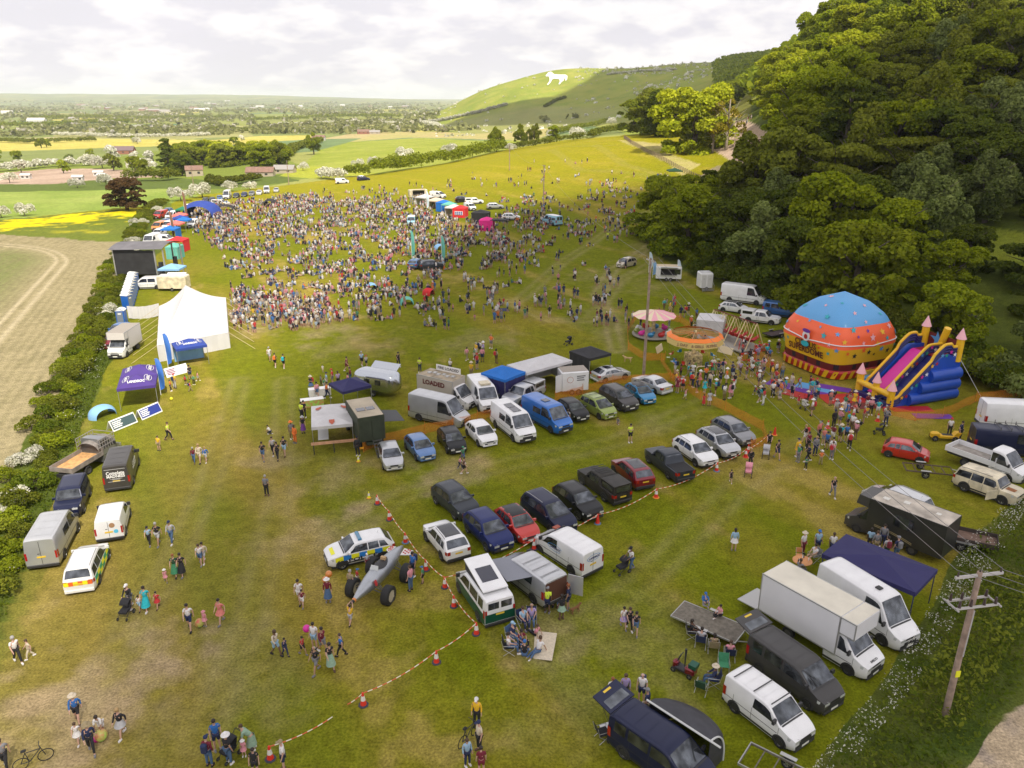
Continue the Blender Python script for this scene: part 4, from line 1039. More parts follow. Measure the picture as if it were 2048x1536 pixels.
 m.grid(lambda u, v: (L+.010-L/2, (-1+2*u)*hwf*.48, s.nz-.14+.12*v), 2, 1); m.grid(lambda u, v: (L+.012-L/2, (-1+2*u)*hwf*.72, s.zs+.14+.12*v), 2, 1)
 P_.append(('grille', m.mesh('grille', TRIM), None, []))
 m = MB(); m.rbox(L-.10-L/2, L+.035-L/2, -hwf*.97, hwf*.97, s.zs+.02, s.zs+.15, .03)
 P_.append(('front_bumper', m.mesh('front_bumper', TRIM if s.van or key in ('suv','bigsuv','boxy','pickup') else PW), None, []))
 m = MB(); m.box(L+.036-L/2, L+.046-L/2, -.26, .26, s.zs+.13, s.zs+.245); P_.append(('number_plate', m.mesh('number_plate', PLF), None, []))
 if not cab:
  m = MB(); m.rbox(-.06-L/2, .12-L/2, -s.hw(0)*.99, s.hw(0)*.99, s.zs+.04, s.zs+.22, .03); P_.append(('rear_bumper', m.mesh('rear_bumper', TRIM if s.van or key in ('suv','bigsuv','boxy','pickup') else PW), None, []))
  zp = (s.tz-.36) if not s.van else (s.bz-.30)
  m = MB(); m.box(-.022-L/2, -.012-L/2, -.26, .26, zp, zp+.115); P_.append(('number_plate', m.mesh('number_plate', PLR), None, []))
  if s.van and 'glazed' not in opts:
   m = MB(); m.box(-.016-L/2, -.010-L/2, -.012, .012, s.zs+.24, H-.2); m.box(-.022-L/2, -.010-L/2, .05, .19, s.bz-.02, s.bz+.02)
   P_.append(('rear_door_seam', m.mesh('rear_door_seam', TRIM), None, []))
  if s.van:
   m = MB()
   for k in range(4):
    xx = .5+k*(s.wx-.9)/3.4; s.toppanel(m, xx, xx+.05, .72, .72, e=.010, n=1)
   for f in (-.80,.80): s.toppanel(m, .3, s.wx-.4, 0, 0, e=.010, n=8, f0=(f-.012, f+.012))
   P_.append(('roof_rib', m.mesh('roof_rib', PW), None, []))
 if key in ('suv','bigsuv','people','boxy','mpv') and 'norail' not in opts:
  for side in (1, -1):
   m = MB(); m.path([(x-L/2, side*(s.ht(x)*.90), s.T(x, .90)[2]+.035) for x in [s.rx+.15+(s.wx-s.rx-.45)*i/6 for i in range(7)]], .018, 5)
   P_.append(('roof_rail', m.mesh('roof_rail', TRIM if key != 'people' else RIM), None, []))
 if 'pano' in opts:
  m = MB(); s.toppanel(m, s.rx+.30, s.wx-.12, .74, .74); P_.append(('sunroof', m.mesh('sunroof', ROOFG, True), None, []))
 if 'blackroof' in opts:
  m = MB(); s.toppanel(m, s.rx+.02, s.wx-.02, .97, .97, e=.009); P_.append(('roof', m.mesh('roof', PT['black'], True), None, []))
 if 'aerial' in opts or not s.van:
  m = MB(); xx = s.rx+.35; p = s.T(xx, 0); m.tube((xx-L/2, 0, p[2]-.02), (xx-.10-L/2, 0, p[2]+.16), .008, .004, 4); P_.append(('aerial', m.mesh('aerial', TRIM), None, []))
 m = MB(); m.box(x0+.15-L/2, L-.2-L/2, -W/2+.14, W/2-.14, .14, s.zs+.12); P_.append(('underbody', m.mesh('underbody', TRIM), None, []))  # dark box added under the body to give shade beneath
 if key == 'pickup' and 'canopy' not in opts:
  m = MB(); m.box(.10-L/2, 1.58-L/2, -.72, .72, 1.067, 1.071, 0)
  for a in (-.74,.74): m.box(.06-L/2, 1.64-L/2, a-.03, a+.03, 1.07, 1.10, 1)
  m.box(.04-L/2, .09-L/2, -.74, .74, 1.07, 1.10, 1)
  P_.append(('load_bed', m.mesh('load_bed', [mat('bed_liner', (.02,.02,.022), .8), TRIM]), None, []))
 if key == 'pickup' and 'canopy' in opts:
  m = MB()
  def cf(u, v):
   a = (u-.5)*2; x = .06+1.75*v; yb = .86-.02*0; k = abs(a)
   y = (1 if a > 0 else -1)*min(1, k*1.35)*.80; z = 1.06+.66*(1-max(0, (k-.74)/.26))
   return (x-L/2, y, z)
  m.grid(cf, 16, 4); m.slab([(.06-L/2, y, z) for y, z in ((-.8,1.06),(.8,1.06),(.78,1.72),(-.78,1.72))], (.01,0,0))
  P_.append(('canopy', m.mesh('canopy', PW), None, []))
  m = MB(); m.grid(lambda u, v: (.048-L/2, -.62+1.24*u, 1.2+.4*v), 1, 1)
  for sd_ in (-1, 1): m.grid(lambda u, v: (.3+1.3*u-L/2, sd_*.815, 1.2+.38*v), 1, 1)
  P_.append(('canopy_window', m.mesh('canopy_window', GLASS), None, []))
 wm = wheel_meshes(s.wr, .22, steel)
 for wx in ([s.fx] if cab else [s.fx, s.rwx]):
  for side in (1, -1): P_.append(('wheel', wm[0], (wx-L/2, side*(s.hw(wx)-.085), s.wr), [('rim', wm[1], None, [])]))
 VCACHE[ck] = (P_, s); return VCACHE[ck]
def inst(parts, root, pnt, cmap=None):
 for name, me, loc, ch in parts:
  o = link(name, me, root)
  if loc: o.location = loc
  for i, sl in enumerate(o.material_slots):
   if sl.material == PT['white'] and pnt is not PT['white']: sl.link = 'OBJECT'; sl.material = pnt
   if cmap and sl.material and sl.material.name in cmap: sl.link = 'OBJECT'; sl.material = cmap[sl.material.name]
  if name == 'underbody' : pass
  for c in ch:
   co = link(c[0], c[1], o)
VN = {'hatch':'hatchback_car','mini':'hatchback_car','mpv':'people_carrier','suv':'suv_car','bigsuv':'suv_car','people':'people_carrier','boxy':'off_road_car','saloon':'saloon_car','sport':'hatchback_car','pickup':'pickup_truck'}
def vname(key): return VN.get(key, 'van')
CATS = {'hatchback_car':'car','people_carrier':'car','suv_car':'car','off_road_car':'car','saloon_car':'car','pickup_truck':'pickup truck','van':'van'}
def place(fw, rw, side, s, W=None):
 A, B = G(*fw), G(*rw); d = Vector((A.x-B.x, A.y-B.y)); d.normalize(); n = Vector((-d.y, d.x))
 mid = (Vector((A.x, A.y))+Vector((B.x, B.y)))/2
 sg = -1 if side == 'L' else 1
 c = mid+n*sg*(W or s.W)/2-d*((s.fx+s.rwx)/2-s.L/2)
 return c, atan2(d.y, d.x)
def V(key, pnt, fw, rw, side, label, group=None, opts='', steel=False, name=None, cat=None, hd=None):
 "fw, rw: picture points where the visible front and rear wheels stand"
 parts, s = veh_parts(key, steel, opts)
 c, h = place(fw, rw, side, s)
 if hd is not None: h = R(hd)
 nm = name or vname(key)
 o = empty(nm, (c.x, c.y, tz(c.x, c.y)), h, label, cat or CATS.get(nm, 'van'), group)
 # tilt to the slope
 inst(parts, o, PT[pnt] if isinstance(pnt, str) else pnt)
 return o, s
def VC(key, pnt, cpx, hd, label, group=None, opts='', steel=False, name=None, cat=None):
 parts, s = veh_parts(key, steel, opts); g = G(*cpx)
 nm = name or vname(key)
 o = empty(nm, tuple(g), R(hd), label, cat or CATS.get(nm, 'van'), group)
 inst(parts, o, PT[pnt] if isinstance(pnt, str) else pnt); return o, s
RA, RB, RC = 'row of parked cars behind the catering stalls', 'row of parked cars along the striped tape', 'vehicles parked by the far corner of the field'
V('hatch','silver',(766,940),(757,914),'R','small silver hatchback parked nearest the green army truck',RA)
V('hatch','palegreyblue',(832,923),(811,899),'R','metallic pale blue hatchback parked second from the army truck',RA)
V('hatch','black',(894,909),(876,885),'R','glossy black hatchback beside the white hatchback',RA)
V('hatch','white',(958,896),(932,873),'R','white hatchback between a black car and a tall white van',RA)
V('long_van','white',(1028,886),(988,854),'R','white high roof van with solar panels and a side window, beside the blue van','vans parked among the cars',opts='crew')
V('long_van','vanblue',(1100,867),(1056,839),'R','bright blue high roof van with one solar panel','vans parked among the cars',opts='crew')
V('pickup','silver',(1035,818),(1085,797),'L','silver pickup with a ribbed rear canopy behind the blue van',None,opts='canopy')
V('hatch','black',(1145,845),(1114,820),'R','small black car beside the bright blue van',RA)
V('mpv','green',(1197,839),(1165,820),'R','lime green people carrier with roof bars',RA)
V('bigsuv','darkgrey',(1238,823),(1204,802),'R','dark grey large estate car beside the lime green car',RA)
V('hatch','skyblue',(1280,810),(1250,789),'R','bright turquoise blue hatchback',RA,opts='blackroof')
V('saloon','lightsilver',(1268,772),(1312,790),'L','pale silver saloon with its yellow rear plate showing',RA)
V('sport','lightsilver',(1250,759),(1210,767),'R','silver five door car with glass roof parked by the black gazebo',RA,opts='pano')
V('suv','charcoal',(907,1039),(872,1012),'R','dark blue grey suv at the left end of the middle row',RB)
V('suv','navy',(972,1105),(934,1072),'R','deep royal blue suv behind the white suv with a glass roof',RB)
V('hatch','red',(1029,1084),(996,1052),'R','red hatchback with a black roof',RB,opts='blackroof')
V('people','darkblue',(1096,1064),(1057,1030),'R','dark blue people carrier between the red car and the black suv',RB)
V('suv','black',(1156,1042),(1113,1004),'R','black suv with clear headlights between a people carrier and a muddy pickup',RB)
V('pickup','dirtyblack',(1164,970),(1206,1003),'L','black muddy pickup with a rear canopy and roof rack',RB,opts='canopy')
V('suv','darkred',(1222,943),(1264,982),'L','dark red metallic suv with a glass roof',RB,opts='pano norail')
V('pickup','charcoal',(1295,926),(1336,959),'L','dark grey pickup with an open empty bed',RB)
V('suv','white',(1394,937),(1348,904),'R','white suv beside the open grey pickup',RB)
V('suv','silver',(1439,918),(1396,886),'R','silver suv with a dark glass roof',RB,opts='pano')
V('suv','grey',(1471,894),(1426,864),'R','dark grey crossover at the fence end of the row',RB)
V('suv','white',(852,1085),(882,1122),'L','white suv with a glass roof, red rear lamps facing the camera',RB,opts='pano')
polc, pols = V('suv','white',(688,1140),(765,1120),'L','white police car with blue and yellow squares and a blue roof light',None,opts='norail',name='police_car',cat='police car')
lv, lvs = V('mid_van','white',(1083,1105),(1138,1148),'L','white van with a blue oval logo on its side and rear doors','vans in the camping group')
gv, gvs = V('mid_van','silver',(1008,1160),(1062,1205),'L','grey camper van with its back doors open, people sitting in the back','vans in the camping group',opts='crew')
cv, cvs = V('mid_van','white',(917,1192),(957,1246),'L','two tone white over green camper van with a raised roof','vans in the camping group',opts='glazed')
V('mini','red',(1840,928),(1773,914),'R','bright red small hatchback parked alone near the fence')
rr_, rrs = V('boxy','cream',(2000,1009),(1926,985),'R','old cream off road car with rust and its passenger door open')
V('people','lightsilver',(1742,1010),(1812,1040),'L','silver people carrier with its front door open behind the dark horsebox')
V('mid_van','white',(1758,1289),(1650,1218),'R','white minibus with a high roof next to the box truck',None,steel=True) if False else V('high_van','white',(1758,1289),(1660,1222),'R','white high roof van with a round roof vent beside the box truck')
vt, vts = V('mid_van','darkgrey',(1616,1423),(1512,1345),'R','dark grey van with its tailgate raised, parked beside the box truck',None,opts='glazed')
V('small_van','white',(1562,1500),(1461,1421),'R','small white van with roof bars, nearest the hedge bank')
t5, t5s = V('mid_van','darkblue',(1345,1592),(1254,1524),'R','dark blue camper van with tailgate raised and a black awning tent',None,opts='glazed')
V('long_van','silver',(157,1066),(133,1114),'R','silver van with two back doors parked against the left hedge',None,opts='crew')
amb, ambs = V('people','ambwhite',(219,1120),(202,1165),'R','ambulance estate with green and yellow squares',None,name='ambulance_car',cat='ambulance')
sv, svs = V('small_van','white',(262,1034),(254,1069),'R','white van with stickers on its rear doors behind the ambulance')
V('boxy','darkblue',(170,1026),(182,992),'L','navy off road car facing the camera by the left hedge')
cm_, cms = V('long_van','greengrey',(281,925),(267,974),'R','dark grey van with white lettering on the rear doors')
V('high_van','silver',(908,857),(832,842),'R','silver high roof van with a black sign on its side','vans serving the stalls')
V('long_van','white',(961,829),(934,797),'R','white van with a fridge unit on its roof beside the silver van','vans serving the stalls')
lo_, los = V('mid_van','white',(278,580),(312,579),'L','white camper van behind the marquee, by the portable toilets',None,opts='crew')
V('mpv','beige',(1246,538),(1274,531),'L','beige people carrier parked alone on the grass near the white kiosk')
VC('jumbo_van','white',(1486,604),-32,'tall white van by the edge of the wood')
VC('hatch','white',(1467,623),-32,'white car with black roof beside the tall white van',opts='blackroof')
VC('pickup','white',(1520,645),-30,'white pickup with a white canopy by the swing boats',opts='canopy')
VC('mid_van','blue',(1562,632),-32,'old blue van beside the white pickup',opts='glazed')
VC('high_van','white',(2025,855),-8,'big white van at the right edge above the blue van')
bl, bls = VC('long_van','darkblue',(2010,905),-15,'dark blue van with ladder bars on the roof')
# display cars in the crowd
VC('suv','palegreyblue',(833,535),75,'blue show car parked in the crowd between two tall flags','show cars in the crowd')
VC('suv','charcoal',(864,538),20,'black show car parked in the crowd beside the blue one','show cars in the crowd')
GS = 'vehicles behind the central stalls'
VC('pickup','white',(948,408),12,'white pickup behind the red food tent',GS,opts='canopy')
VC('small_van','white',(940,420),-60,'small white van behind the red food tent',GS)
VC('suv','silver',(990,418),5,'silver estate car behind the black stall',GS)
VC('suv','white',(1022,440),-10,'white suv beside the pink gazebo',GS)
VC('suv','black',(926,404),10,'black car beside the white pickup behind the stalls',GS)
VC('mid_van','white',(876,396),-30,'white van roof showing above the white and pink gazebos',GS)
i1, i1s = VC('mid_van','powder',(823,449),-85,'pale blue ice cream van with crowd around it','ice cream vans',name='ice_cream_van',cat='ice cream van',opts='glazed')
i2, i2s = VC('long_van','powder',(1104,449),125,'white and pale blue ice cream van beside a wooden pole','ice cream vans',name='ice_cream_van',cat='ice cream van',opts='glazed')
# far corner
for k, (key, p, x, y, h, lb, op) in enumerate([
 ('hatch','white',383,418,10,'white car beside the navy arch tent',''),('hatch','charcoal',412,405,-75,'dark grey car leftmost in the far row',''),('hatch','charcoal',425,404,-75,'dark grey car second in the far row',''),
 ('hatch','blue',440,400,-70,'blue car behind the white pickup in the far row',''),('pickup','white',442,411,-10,'white pickup in the far row','canopy'),('saloon','purple',418,414,10,'plum coloured saloon beside the navy arch tent',''),
 ('high_van','white',455,397,-80,'white van in the far row among cars',''),('hatch','charcoal',473,395,-80,'dark car right of the white far van',''),('hatch','navy',489,393,-80,'blue car third from the right in the far row',''),
 ('hatch','grey',504,391,-80,'grey car beside the orange netting in the far row',''),('hatch','white',519,389,-80,'white hatchback left of the small white far van',''),('long_van','white',534,386,-75,'white van at the right of the far row',''),
 ('hatch','lightsilver',553,384,-78,'pale car at the right end of the far row',''),('mid_van','white',685,367,5,'white van under the far hedge',''),('people','darkblue',727,361,15,'dark blue people carrier under the far hedge','')]):
 VC(key, p, (x, y), h, lb, RC, opts=op)
GV = 'vans lined up behind the left row of stalls'
for (key, p, x, y, h, lb, op) in [
 ('mid_van','red',322,436,-95,'white over red van at the far end behind the stalls',''),('hatch','blue',336,427,-90,'blue car behind the far stalls',''),('mid_van','white',345,438,-90,'white van behind the green gazebo',''),
 ('mid_van','orange',320,460,-92,'white over orange van behind the stalls','rearwin'),('hatch','blue',332,450,-92,'small blue car between two vans behind the stalls',''),('small_van','white',320,474,-88,'small white van beside the blue gazebo',''),
 ('long_van','white',305,490,-88,'white van with grey roof nearest the stage',''),('small_van','white',332,486,0,'white van behind the red gazebo',''),('mid_van','white',340,458,-92,'white van between blue and red gazebos',''),('small_van','white',386,454,-85,'white catering van facing the crowd','')]:
 VC(key, p, (x, y), h, lb, GV, opts=op)
VC('mpv','darkred',(233,690),-85,'dark red car mostly hidden behind the white luton truck')
VC('hatch','blue',(241,670),-95,'pale blue car roof behind the white luton truck')
VC('suv','white',(1463,472),-20,'white car between the dark pine and the wood') if False else None
VC('suv','white',(1470,376),-15,'white off road car in the shade by the chalk track')
# ---- special vehicles
def P3(o, name, mb, mats, smooth=False): return mb.build(name, mats, o, smooth)
# police livery, light bar, lettering
YEL = mat('livery_yellow', (.80,.78,.02), .4); BLU = mat('livery_blue', (.02,.20,.60), .4); GRN = mat('livery_green', (.0,.32,.16), .4); ORA = mat('livery_orange', (.75,.14,.03), .4)
def squares(o, s, cols, x0, x1, rows=1, g0=.35, g1=.92):
 for side in (1, -1):
  m = MB(); n = 7
  for i in range(n):
   for r_ in range(rows):
    a = x0+(x1-x0)*i/n; b = x0+(x1-x0)*(i+1)/n; ga = g0+(g1-g0)*r_/rows; gb = g0+(g1-g0)*(r_+1)/rows
    s.sidepanel(m, a, a, b, b, ga, gb, side, (i+r_) % 2, fn=s.E, n=2, e=.008)
  m.build('livery', cols, o)
squares(polc, pols, [YEL, BLU], .35, 4.0)
m = MB(); m.rbox(-.12, .14, -.55, .55, pols.H+.0, pols.H+.11, .04); P3(polc, 'light_bar', m, mat('blue_lens', (.01,.16,.30), .15, coat=1))
for sd_ in (1, -1):
 p = pols.E(2.2, .26, sd_, .012); lettering('lettering', 'POLICE', .34, INK, polc, (p[0]-pols.L/2, p[1], p[2]), (-sd_,0,0), (0,0,1), .01, 1.9)
m = MB(); pols.toppanel(m, pols.L-.55, pols.L-.30, .5, .5); m.build('bonnet_marking', YEL, polc)
squares(amb, ambs, [YEL, GRN], .3, 4.5, 2, .1, .95)
m = MB()
for i in range(6): m.quad((-ambs.L/2-.016, -.8+i*.27, .70), (-ambs.L/2-.016, -.53+i*.27, .70), (-ambs.L/2-.016, -.53+i*.27, .98), (-ambs.L/2-.016, -.8+i*.27, .98), i % 2)
m.build('rear_chevrons', [ORA, YEL], amb)
# logo van
NAVY = mat('ink_navy', (.02,.04,.16), .5); CYAN = mat('ink_blue', (.05,.25,.60), .5)
def ring(mb, c, ax, ay, rx, ry, w, n=40, a0=0.3, a1=5.6):
 ax, ay = Vector(ax), Vector(ay); c = Vector(c)
 q = lambda a, k: tuple(c+ax*((rx+k)*cos(a))+ay*((ry+k*.6)*sin(a)))
 for i in range(n):
  a = a0+(a1-a0)*i/n; b = a0+(a1-a0)*(i+1)/n
  mb.quad(q(a,0), q(b,0), q(b,w), q(a,w))
L2 = lvs.L/2
m = MB(); ring(m, (-L2-.02,-.05,1.40), (0,-1,0), (0,0,1), .55, .2, .04); m.build('logo_ring', CYAN, lv)
lettering('lettering', 'LANDROC', .2, NAVY, lv, (-L2-.014,-.12,1.38), (0,-1,0), (0,0,1), .008, .95)
m = MB(); p = lvs.E(2.5,.92,1); ring(m, (.1,p[1]+.01,1.22), (-1,0,0), (0,0,1), .65, .22, .04); m.build('logo_ring', CYAN, lv)
lettering('lettering', 'LANDROC', .22, NAVY, lv, (.05,p[1]+.004,1.20), (-1,0,0), (0,0,1), .008, 1.0)
m = MB(); m.rbox(.9,1.2,-.25,.25,lvs.H-.02,lvs.H+.06,.02); m.build('beacon', mat('beacon_red',(.30,.06,.03),.4), lv)
# green lower half, raised roof and solar panel of the camper
gm_ = PT['darkgreen']
for sd_ in (1, -1):
 m = MB(); cvs.sidepanel(m, .02, .02, cvs.L-.5, cvs.L-.5, 0, .80, sd_, fn=cvs.E, n=16, e=.007)
 # keep the wheel arches clear
 m.build('lower_panel', gm_, cv)
m = MB(); m.quad((-cvs.L/2-.014,-.93,.45),(-cvs.L/2-.014,.93,.45),(-cvs.L/2-.014,.93,1.02),(-cvs.L/2-.014,-.93,1.02)); m.build('lower_panel', gm_, cv)
for sd_ in (1, -1):
 m = MB()
 for wx in (cvs.fx, cvs.rwx):
  yy = cvs.hw(wx)+.022; r = cvs.wr+.05
  m.slab([(wx-cvs.L/2+r*cos(a), sd_*yy, cvs.wr+r*sin(a)) for a in [pi*i/12 for i in range(13)]], (0, sd_*.004, 0))
 m.build('wheel_arch', TRIM, cv)
pop = MB(); PWm = PT['white']; H_ = cvs.H
def slabx(mb, x0, z0, x1, z1, w, t, mi=0):
 mb.slab([(x0,-w,z0),(x0,w,z0),(x1,w,z1),(x1,-w,z1)], (0,0,t), mi)
slabx(pop, -1.85, H_+.12, 1.05, H_+.62, .78, .07)
po = pop.build('pop_top_roof', PWm, cv)
m = MB();
for sd_ in (1,-1): m.slab([(-1.75,sd_*.70,H_-.02),(1.0,sd_*.70,H_-.02),(1.0,sd_*.70,H_+.62),(-1.75,sd_*.70,H_+.14)], (0,sd_*.02,0))
m.slab([(1.0,-.7,H_-.02),(1.0,.7,H_-.02),(1.0,.7,H_+.6),(1.0,-.7,H_+.6)], (.02,0,0)); m.build('pop_top_canvas', mat('canvas_dark',(.035,.035,.04),.9), cv)
SOL = mat('solar_panel', (.012,.014,.035), .12, .2, coat=1)
m = MB(); slabx(m, -1.15, H_+.315, .05, H_+.523, .50, .02); m.build('solar_panel', SOL, cv)
# awning between the two campers
AW = mat('awning_grey', (.22,.23,.27), .7)
m = MB(); m.slab([(1.25,-1.0,1.98),(-1.25,-1.0,1.98),(-1.25,-3.3,1.80),(1.25,-3.3,1.80)], (0,0,.02)); m.build('awning', AW, cv)
m = MB(); m.tube((-1.2,-3.25,0),(-1.2,-3.25,1.8),.02); m.build('awning_leg', RIM, cv)
# grey camper: open rear doors
def rear_open(o, s, side, col, inner, ang=100, hgt=None):
 L = s.L; wd = s.W/2-.02; a = R(ang); h0, h1 = .55, (hgt or s.H-.12)
 m = MB(); y0 = side*(s.hw(0)-.01); dx, dy = -sin(a)*wd, side*(-cos(a))*wd
 p = [(-L/2, y0, h0), (-L/2+dx, y0+dy, h0), (-L/2+dx, y0+dy, h1), (-L/2, y0, h1)]
 n = Vector((dy, -dx, 0)).normalized()*.04
 m.slab(p, n); return m.build('rear_door', col, o)
rear_open(gv, gvs, -1, PT['silver'], None, 120)
m = MB(); m.box(-gvs.L/2-.03, -gvs.L/2-.012, -.80, .80, .50, 1.80); m.build('open_boot', mat('wood_lining', (.09,.035,.02), .7), gv)
m = MB()
for x in (-1.9,-1.1,-.2): m.box(x, x+.05, -.72, .72, gvs.H+.03, gvs.H+.06)
m.build('roof_bar', RIM, gv)
# raised tailgates
def tailgate(o, s, col, plate=True):
 L = s.L; H = s.H; m = MB(); w_ = s.W/2-.06
 a = R(12); ln = 1.15
 p0 = Vector((-L/2+.08, 0, H-.03)); d = Vector((-cos(a), 0, sin(a)))*ln
 m.slab([(p0.x, -w_, p0.z), (p0.x, w_, p0.z), (p0.x+d.x, w_*.95, p0.z+d.z), (p0.x+d.x, -w_*.95, p0.z+d.z)], (0,0,.06)); t = m.build('tailgate', col, o)
 m = MB(); q = lambda k, y, e=.068: (p0.x+d.x*k, y, p0.z+d.z*k+e)
 m.quad(q(.12,-w_*.78), q(.12,w_*.78), q(.55,w_*.74), q(.55,-w_*.74)); m.build('tailgate_window', GLASS, t)
 m = MB(); m.quad(q(.80,-.26), q(.80,.26), q(.90,.26), q(.90,-.26)); m.build('number_plate', PLR, t)
 m = MB(); m.box(-L/2-.03, -L/2-.014, -w_+.1, w_-.1, .55, H-.15); m.build('open_boot', mat('dark_inside', (.012,.011,.012), .9), o)
 for sd_ in (-1, 1):
  m = MB(); m.tube((-L/2+.02, sd_*(w_-.05), 1.3), (p0.x+d.x*.5, sd_*(w_-.08), p0.z+d.z*.5), .012, n=5); m.build('gas_strut', TRIM, o)
tailgate(vt, vts, PT['darkgrey']); tailgate(t5, t5s, PT['darkblue'])
# awning tent on the dark blue camper
TB = mat('tent_black', (.035,.035,.045), .55, noise=(2.2,.25), bump=.4)
hx = t5s.L/2
tent = empty('awning_tent', tuple(t5.location), t5.rotation_euler.z, 'black tunnel awning tent pitched beside the dark blue camper van', 'tent')
m = MB()
def tf_(u, v):
 # u across from the van side outwards, v along the van
 ang = u*pi*.5; x = -1.55+3.3*v; bow = sin(v*pi)**.5 if 0 < v < 1 else 0
 y = 1.0+2.35*sin(ang)*(.55+.45*bow); z = (.05+2.0*cos(ang)**.8) if u < 1 else .02
 return (x, y, z)
m.grid(tf_, 12, 14); m.build('tent_skin', TB, tent, smooth=True)
m = MB(); m.slab([(-1.55,1.0,.02),(-1.55,2.3,.02),(-1.55,2.2,1.1),(-1.55,1.5,1.9),(-1.55,1.0,2.02)], (.03,0,0)); m.build('tent_wall', TB, tent); m = MB(); m.slab([(1.75,1.0,.02),(1.75,2.3,.02),(1.75,2.2,1.1),(1.75,1.5,1.9),(1.75,1.0,2.02)], (.03,0,0)); m.build('tent_wall', TB, tent)
m = MB(); m.path([(1.80,1.0+2.35*sin(u*pi/2)*.56,.05+2.02*cos(u*pi/2)**.8 if u < 1 else .02) for u in [i/12 for i in range(13)]], .045); m.path([(x,.98,2.06) for x in (-1.7,2.3)], .05); m.build('tent_piping', mat('piping_pale',(.55,.56,.55),.6), tent)
# white sticker van and lettered van
BR = mat('ink_brown', (.35,.20,.10), .6)
m = MB(); m.M = Matrix.Translation((-svs.L/2-.02, -.25, 1.35)) @ Matrix.Rotation(pi/2, 4, 'Y'); m.lathe([(.001,0),(.19,.001)], 14); m.build('sticker', BR, sv)
m = MB(); m.M = Matrix.Translation((-svs.L/2-.02, -.45, .86)) @ Matrix.Rotation(pi/2, 4, 'Y'); m.lathe([(.001,0),(.15,.001)], 14); m.build('sticker', mat('ink_cyan',(.1,.5,.75),.5), sv)
WI = mat('ink_white', (.82,.82,.82), .5)
for t, s_, z, y in (('Complete', .42, 1.66, 0), ('MADNESS', .30, 1.38, 0)):
 lettering('lettering', t, s_, WI, cm_, (-cms.L/2-.020, y, z), (0,-1,0), (0,0,1), .01, 1.3)
m = MB()
for z, w_ in ((1.98,.75),(1.17,.45),(1.11,.3),(.94,.6)): m.quad((-cms.L/2-.03,w_,z),(-cms.L/2-.03,-w_,z),(-cms.L/2-.03,-w_,z+.035),(-cms.L/2-.03,w_,z+.035))
m.build('small_print', mat('ink_grey',(.5,.5,.5),.5), cm_)
p = cms.E(2.2, .9, -1)
lettering('lettering', 'Complete', .5, WI, cm_, (-.4, p[1]-.015, 1.55), (1,0,0), (0,0,1), .01, 1.6); lettering('lettering', 'MADNESS', .34, WI, cm_, (-.4, p[1]-.015, 1.20), (1,0,0), (0,0,1), .01, 1.6)
# rust patches and open door on the old off road car
RUST = mat('rust', (.22,.09,.035), .9, noise=(3,.5))
m = MB(); rrs.toppanel(m, 3.6, 4.25, .5, .62, f0=(-.5,.1)); m.build('rust_patch', RUST, rr_)
m = MB(); xh = 3.30-rrs.L/2; yh = -rrs.W/2; m.slab([(xh,yh,.45),(xh-.35,yh-1.0,.45),(xh-.35,yh-1.0,1.15),(xh,yh,1.15)], (.05,-.02,0)); m.build('open_door', PT['cream'], rr_)
m = MB()
for x in (-.2,.6,1.4,-1.0): m.box(x-.02,x+.02,-.85,.85,bls.H+.10,bls.H+.14); m.box(x-.02,x+.02,-.87,-.83,bls.H-.03,bls.H+.3); m.box(x-.02,x+.02,.83,.87,bls.H-.03,bls.H+.3)
m.build('roof_rack', TRIM, bl)
# ice cream van panels
for (o, s, t) in ((i1, i1s, 'ICES'), (i2, i2s, 'ICE CREAM')):
 m = MB(); s.toppanel(m, .2, s.wx-.2, .96, .96, e=.03); m.build('roof_panel', PT['white'], o)
 for sd_ in (1,-1):
  p = s.E(1.8, .6, sd_, .02); lettering('lettering', t, .34, mat('ink_red',(.5,.03,.03),.5), o, (-.5, p[1], .95), (-sd_,0,0), (0,0,1), .01, 1.6)
# ---- lorries built on a cab
def cabtruck(name, label, cat, cpx, hd, base, pnt, boxspec, boxmat, L=None, wheels=(), group=None, fw=None):
 "cab from a van front plus a load body: boxspec = (x0,x1,halfwidth,z0,z1)"
 parts, s = veh_parts(base, True, 'cab')
 if fw:
  A, B = G(*fw[0]), G(*fw[1]); d = Vector((A.x-B.x, A.y-B.y)).normalized(); n = Vector((-d.y, d.x)); sg = -1 if fw[2] == 'L' else 1
  c = Vector((A.x, A.y))-d*(s.fx-s.L/2)+n*sg*s.W/2; h = atan2(d.y, d.x); loc = (c.x, c.y, tz(c.x, c.y))
 else: g = G(*cpx); loc = tuple(g); h = R(hd)
 o = empty(name, loc, h, label, cat, group); inst(parts, o, PT[pnt])
 m = MB(); x0, x1, hw, z0, z1 = boxspec
 m.box(x0, s.x0-s.L/2+.3, -.45, .45, .45, .72); m.build('chassis', TRIM, o)
 wm = wheel_meshes(.37, .26, True)
 for wx in wheels:
  for sd_ in (1, -1):
   w_ = link('wheel', wm[0], o); w_.location = (wx, sd_*(.90), .37); link('rim', wm[1], w_)
 return o, s
BOXW = mat('box_panel', (.66,.66,.68), .45, noise=(.8,.04)); BOXR = mat('box_roof', (.66,.62,.52), .7, noise=(.9,.10)); ALU = mat('aluminium', (.45,.45,.44), .4, .6)
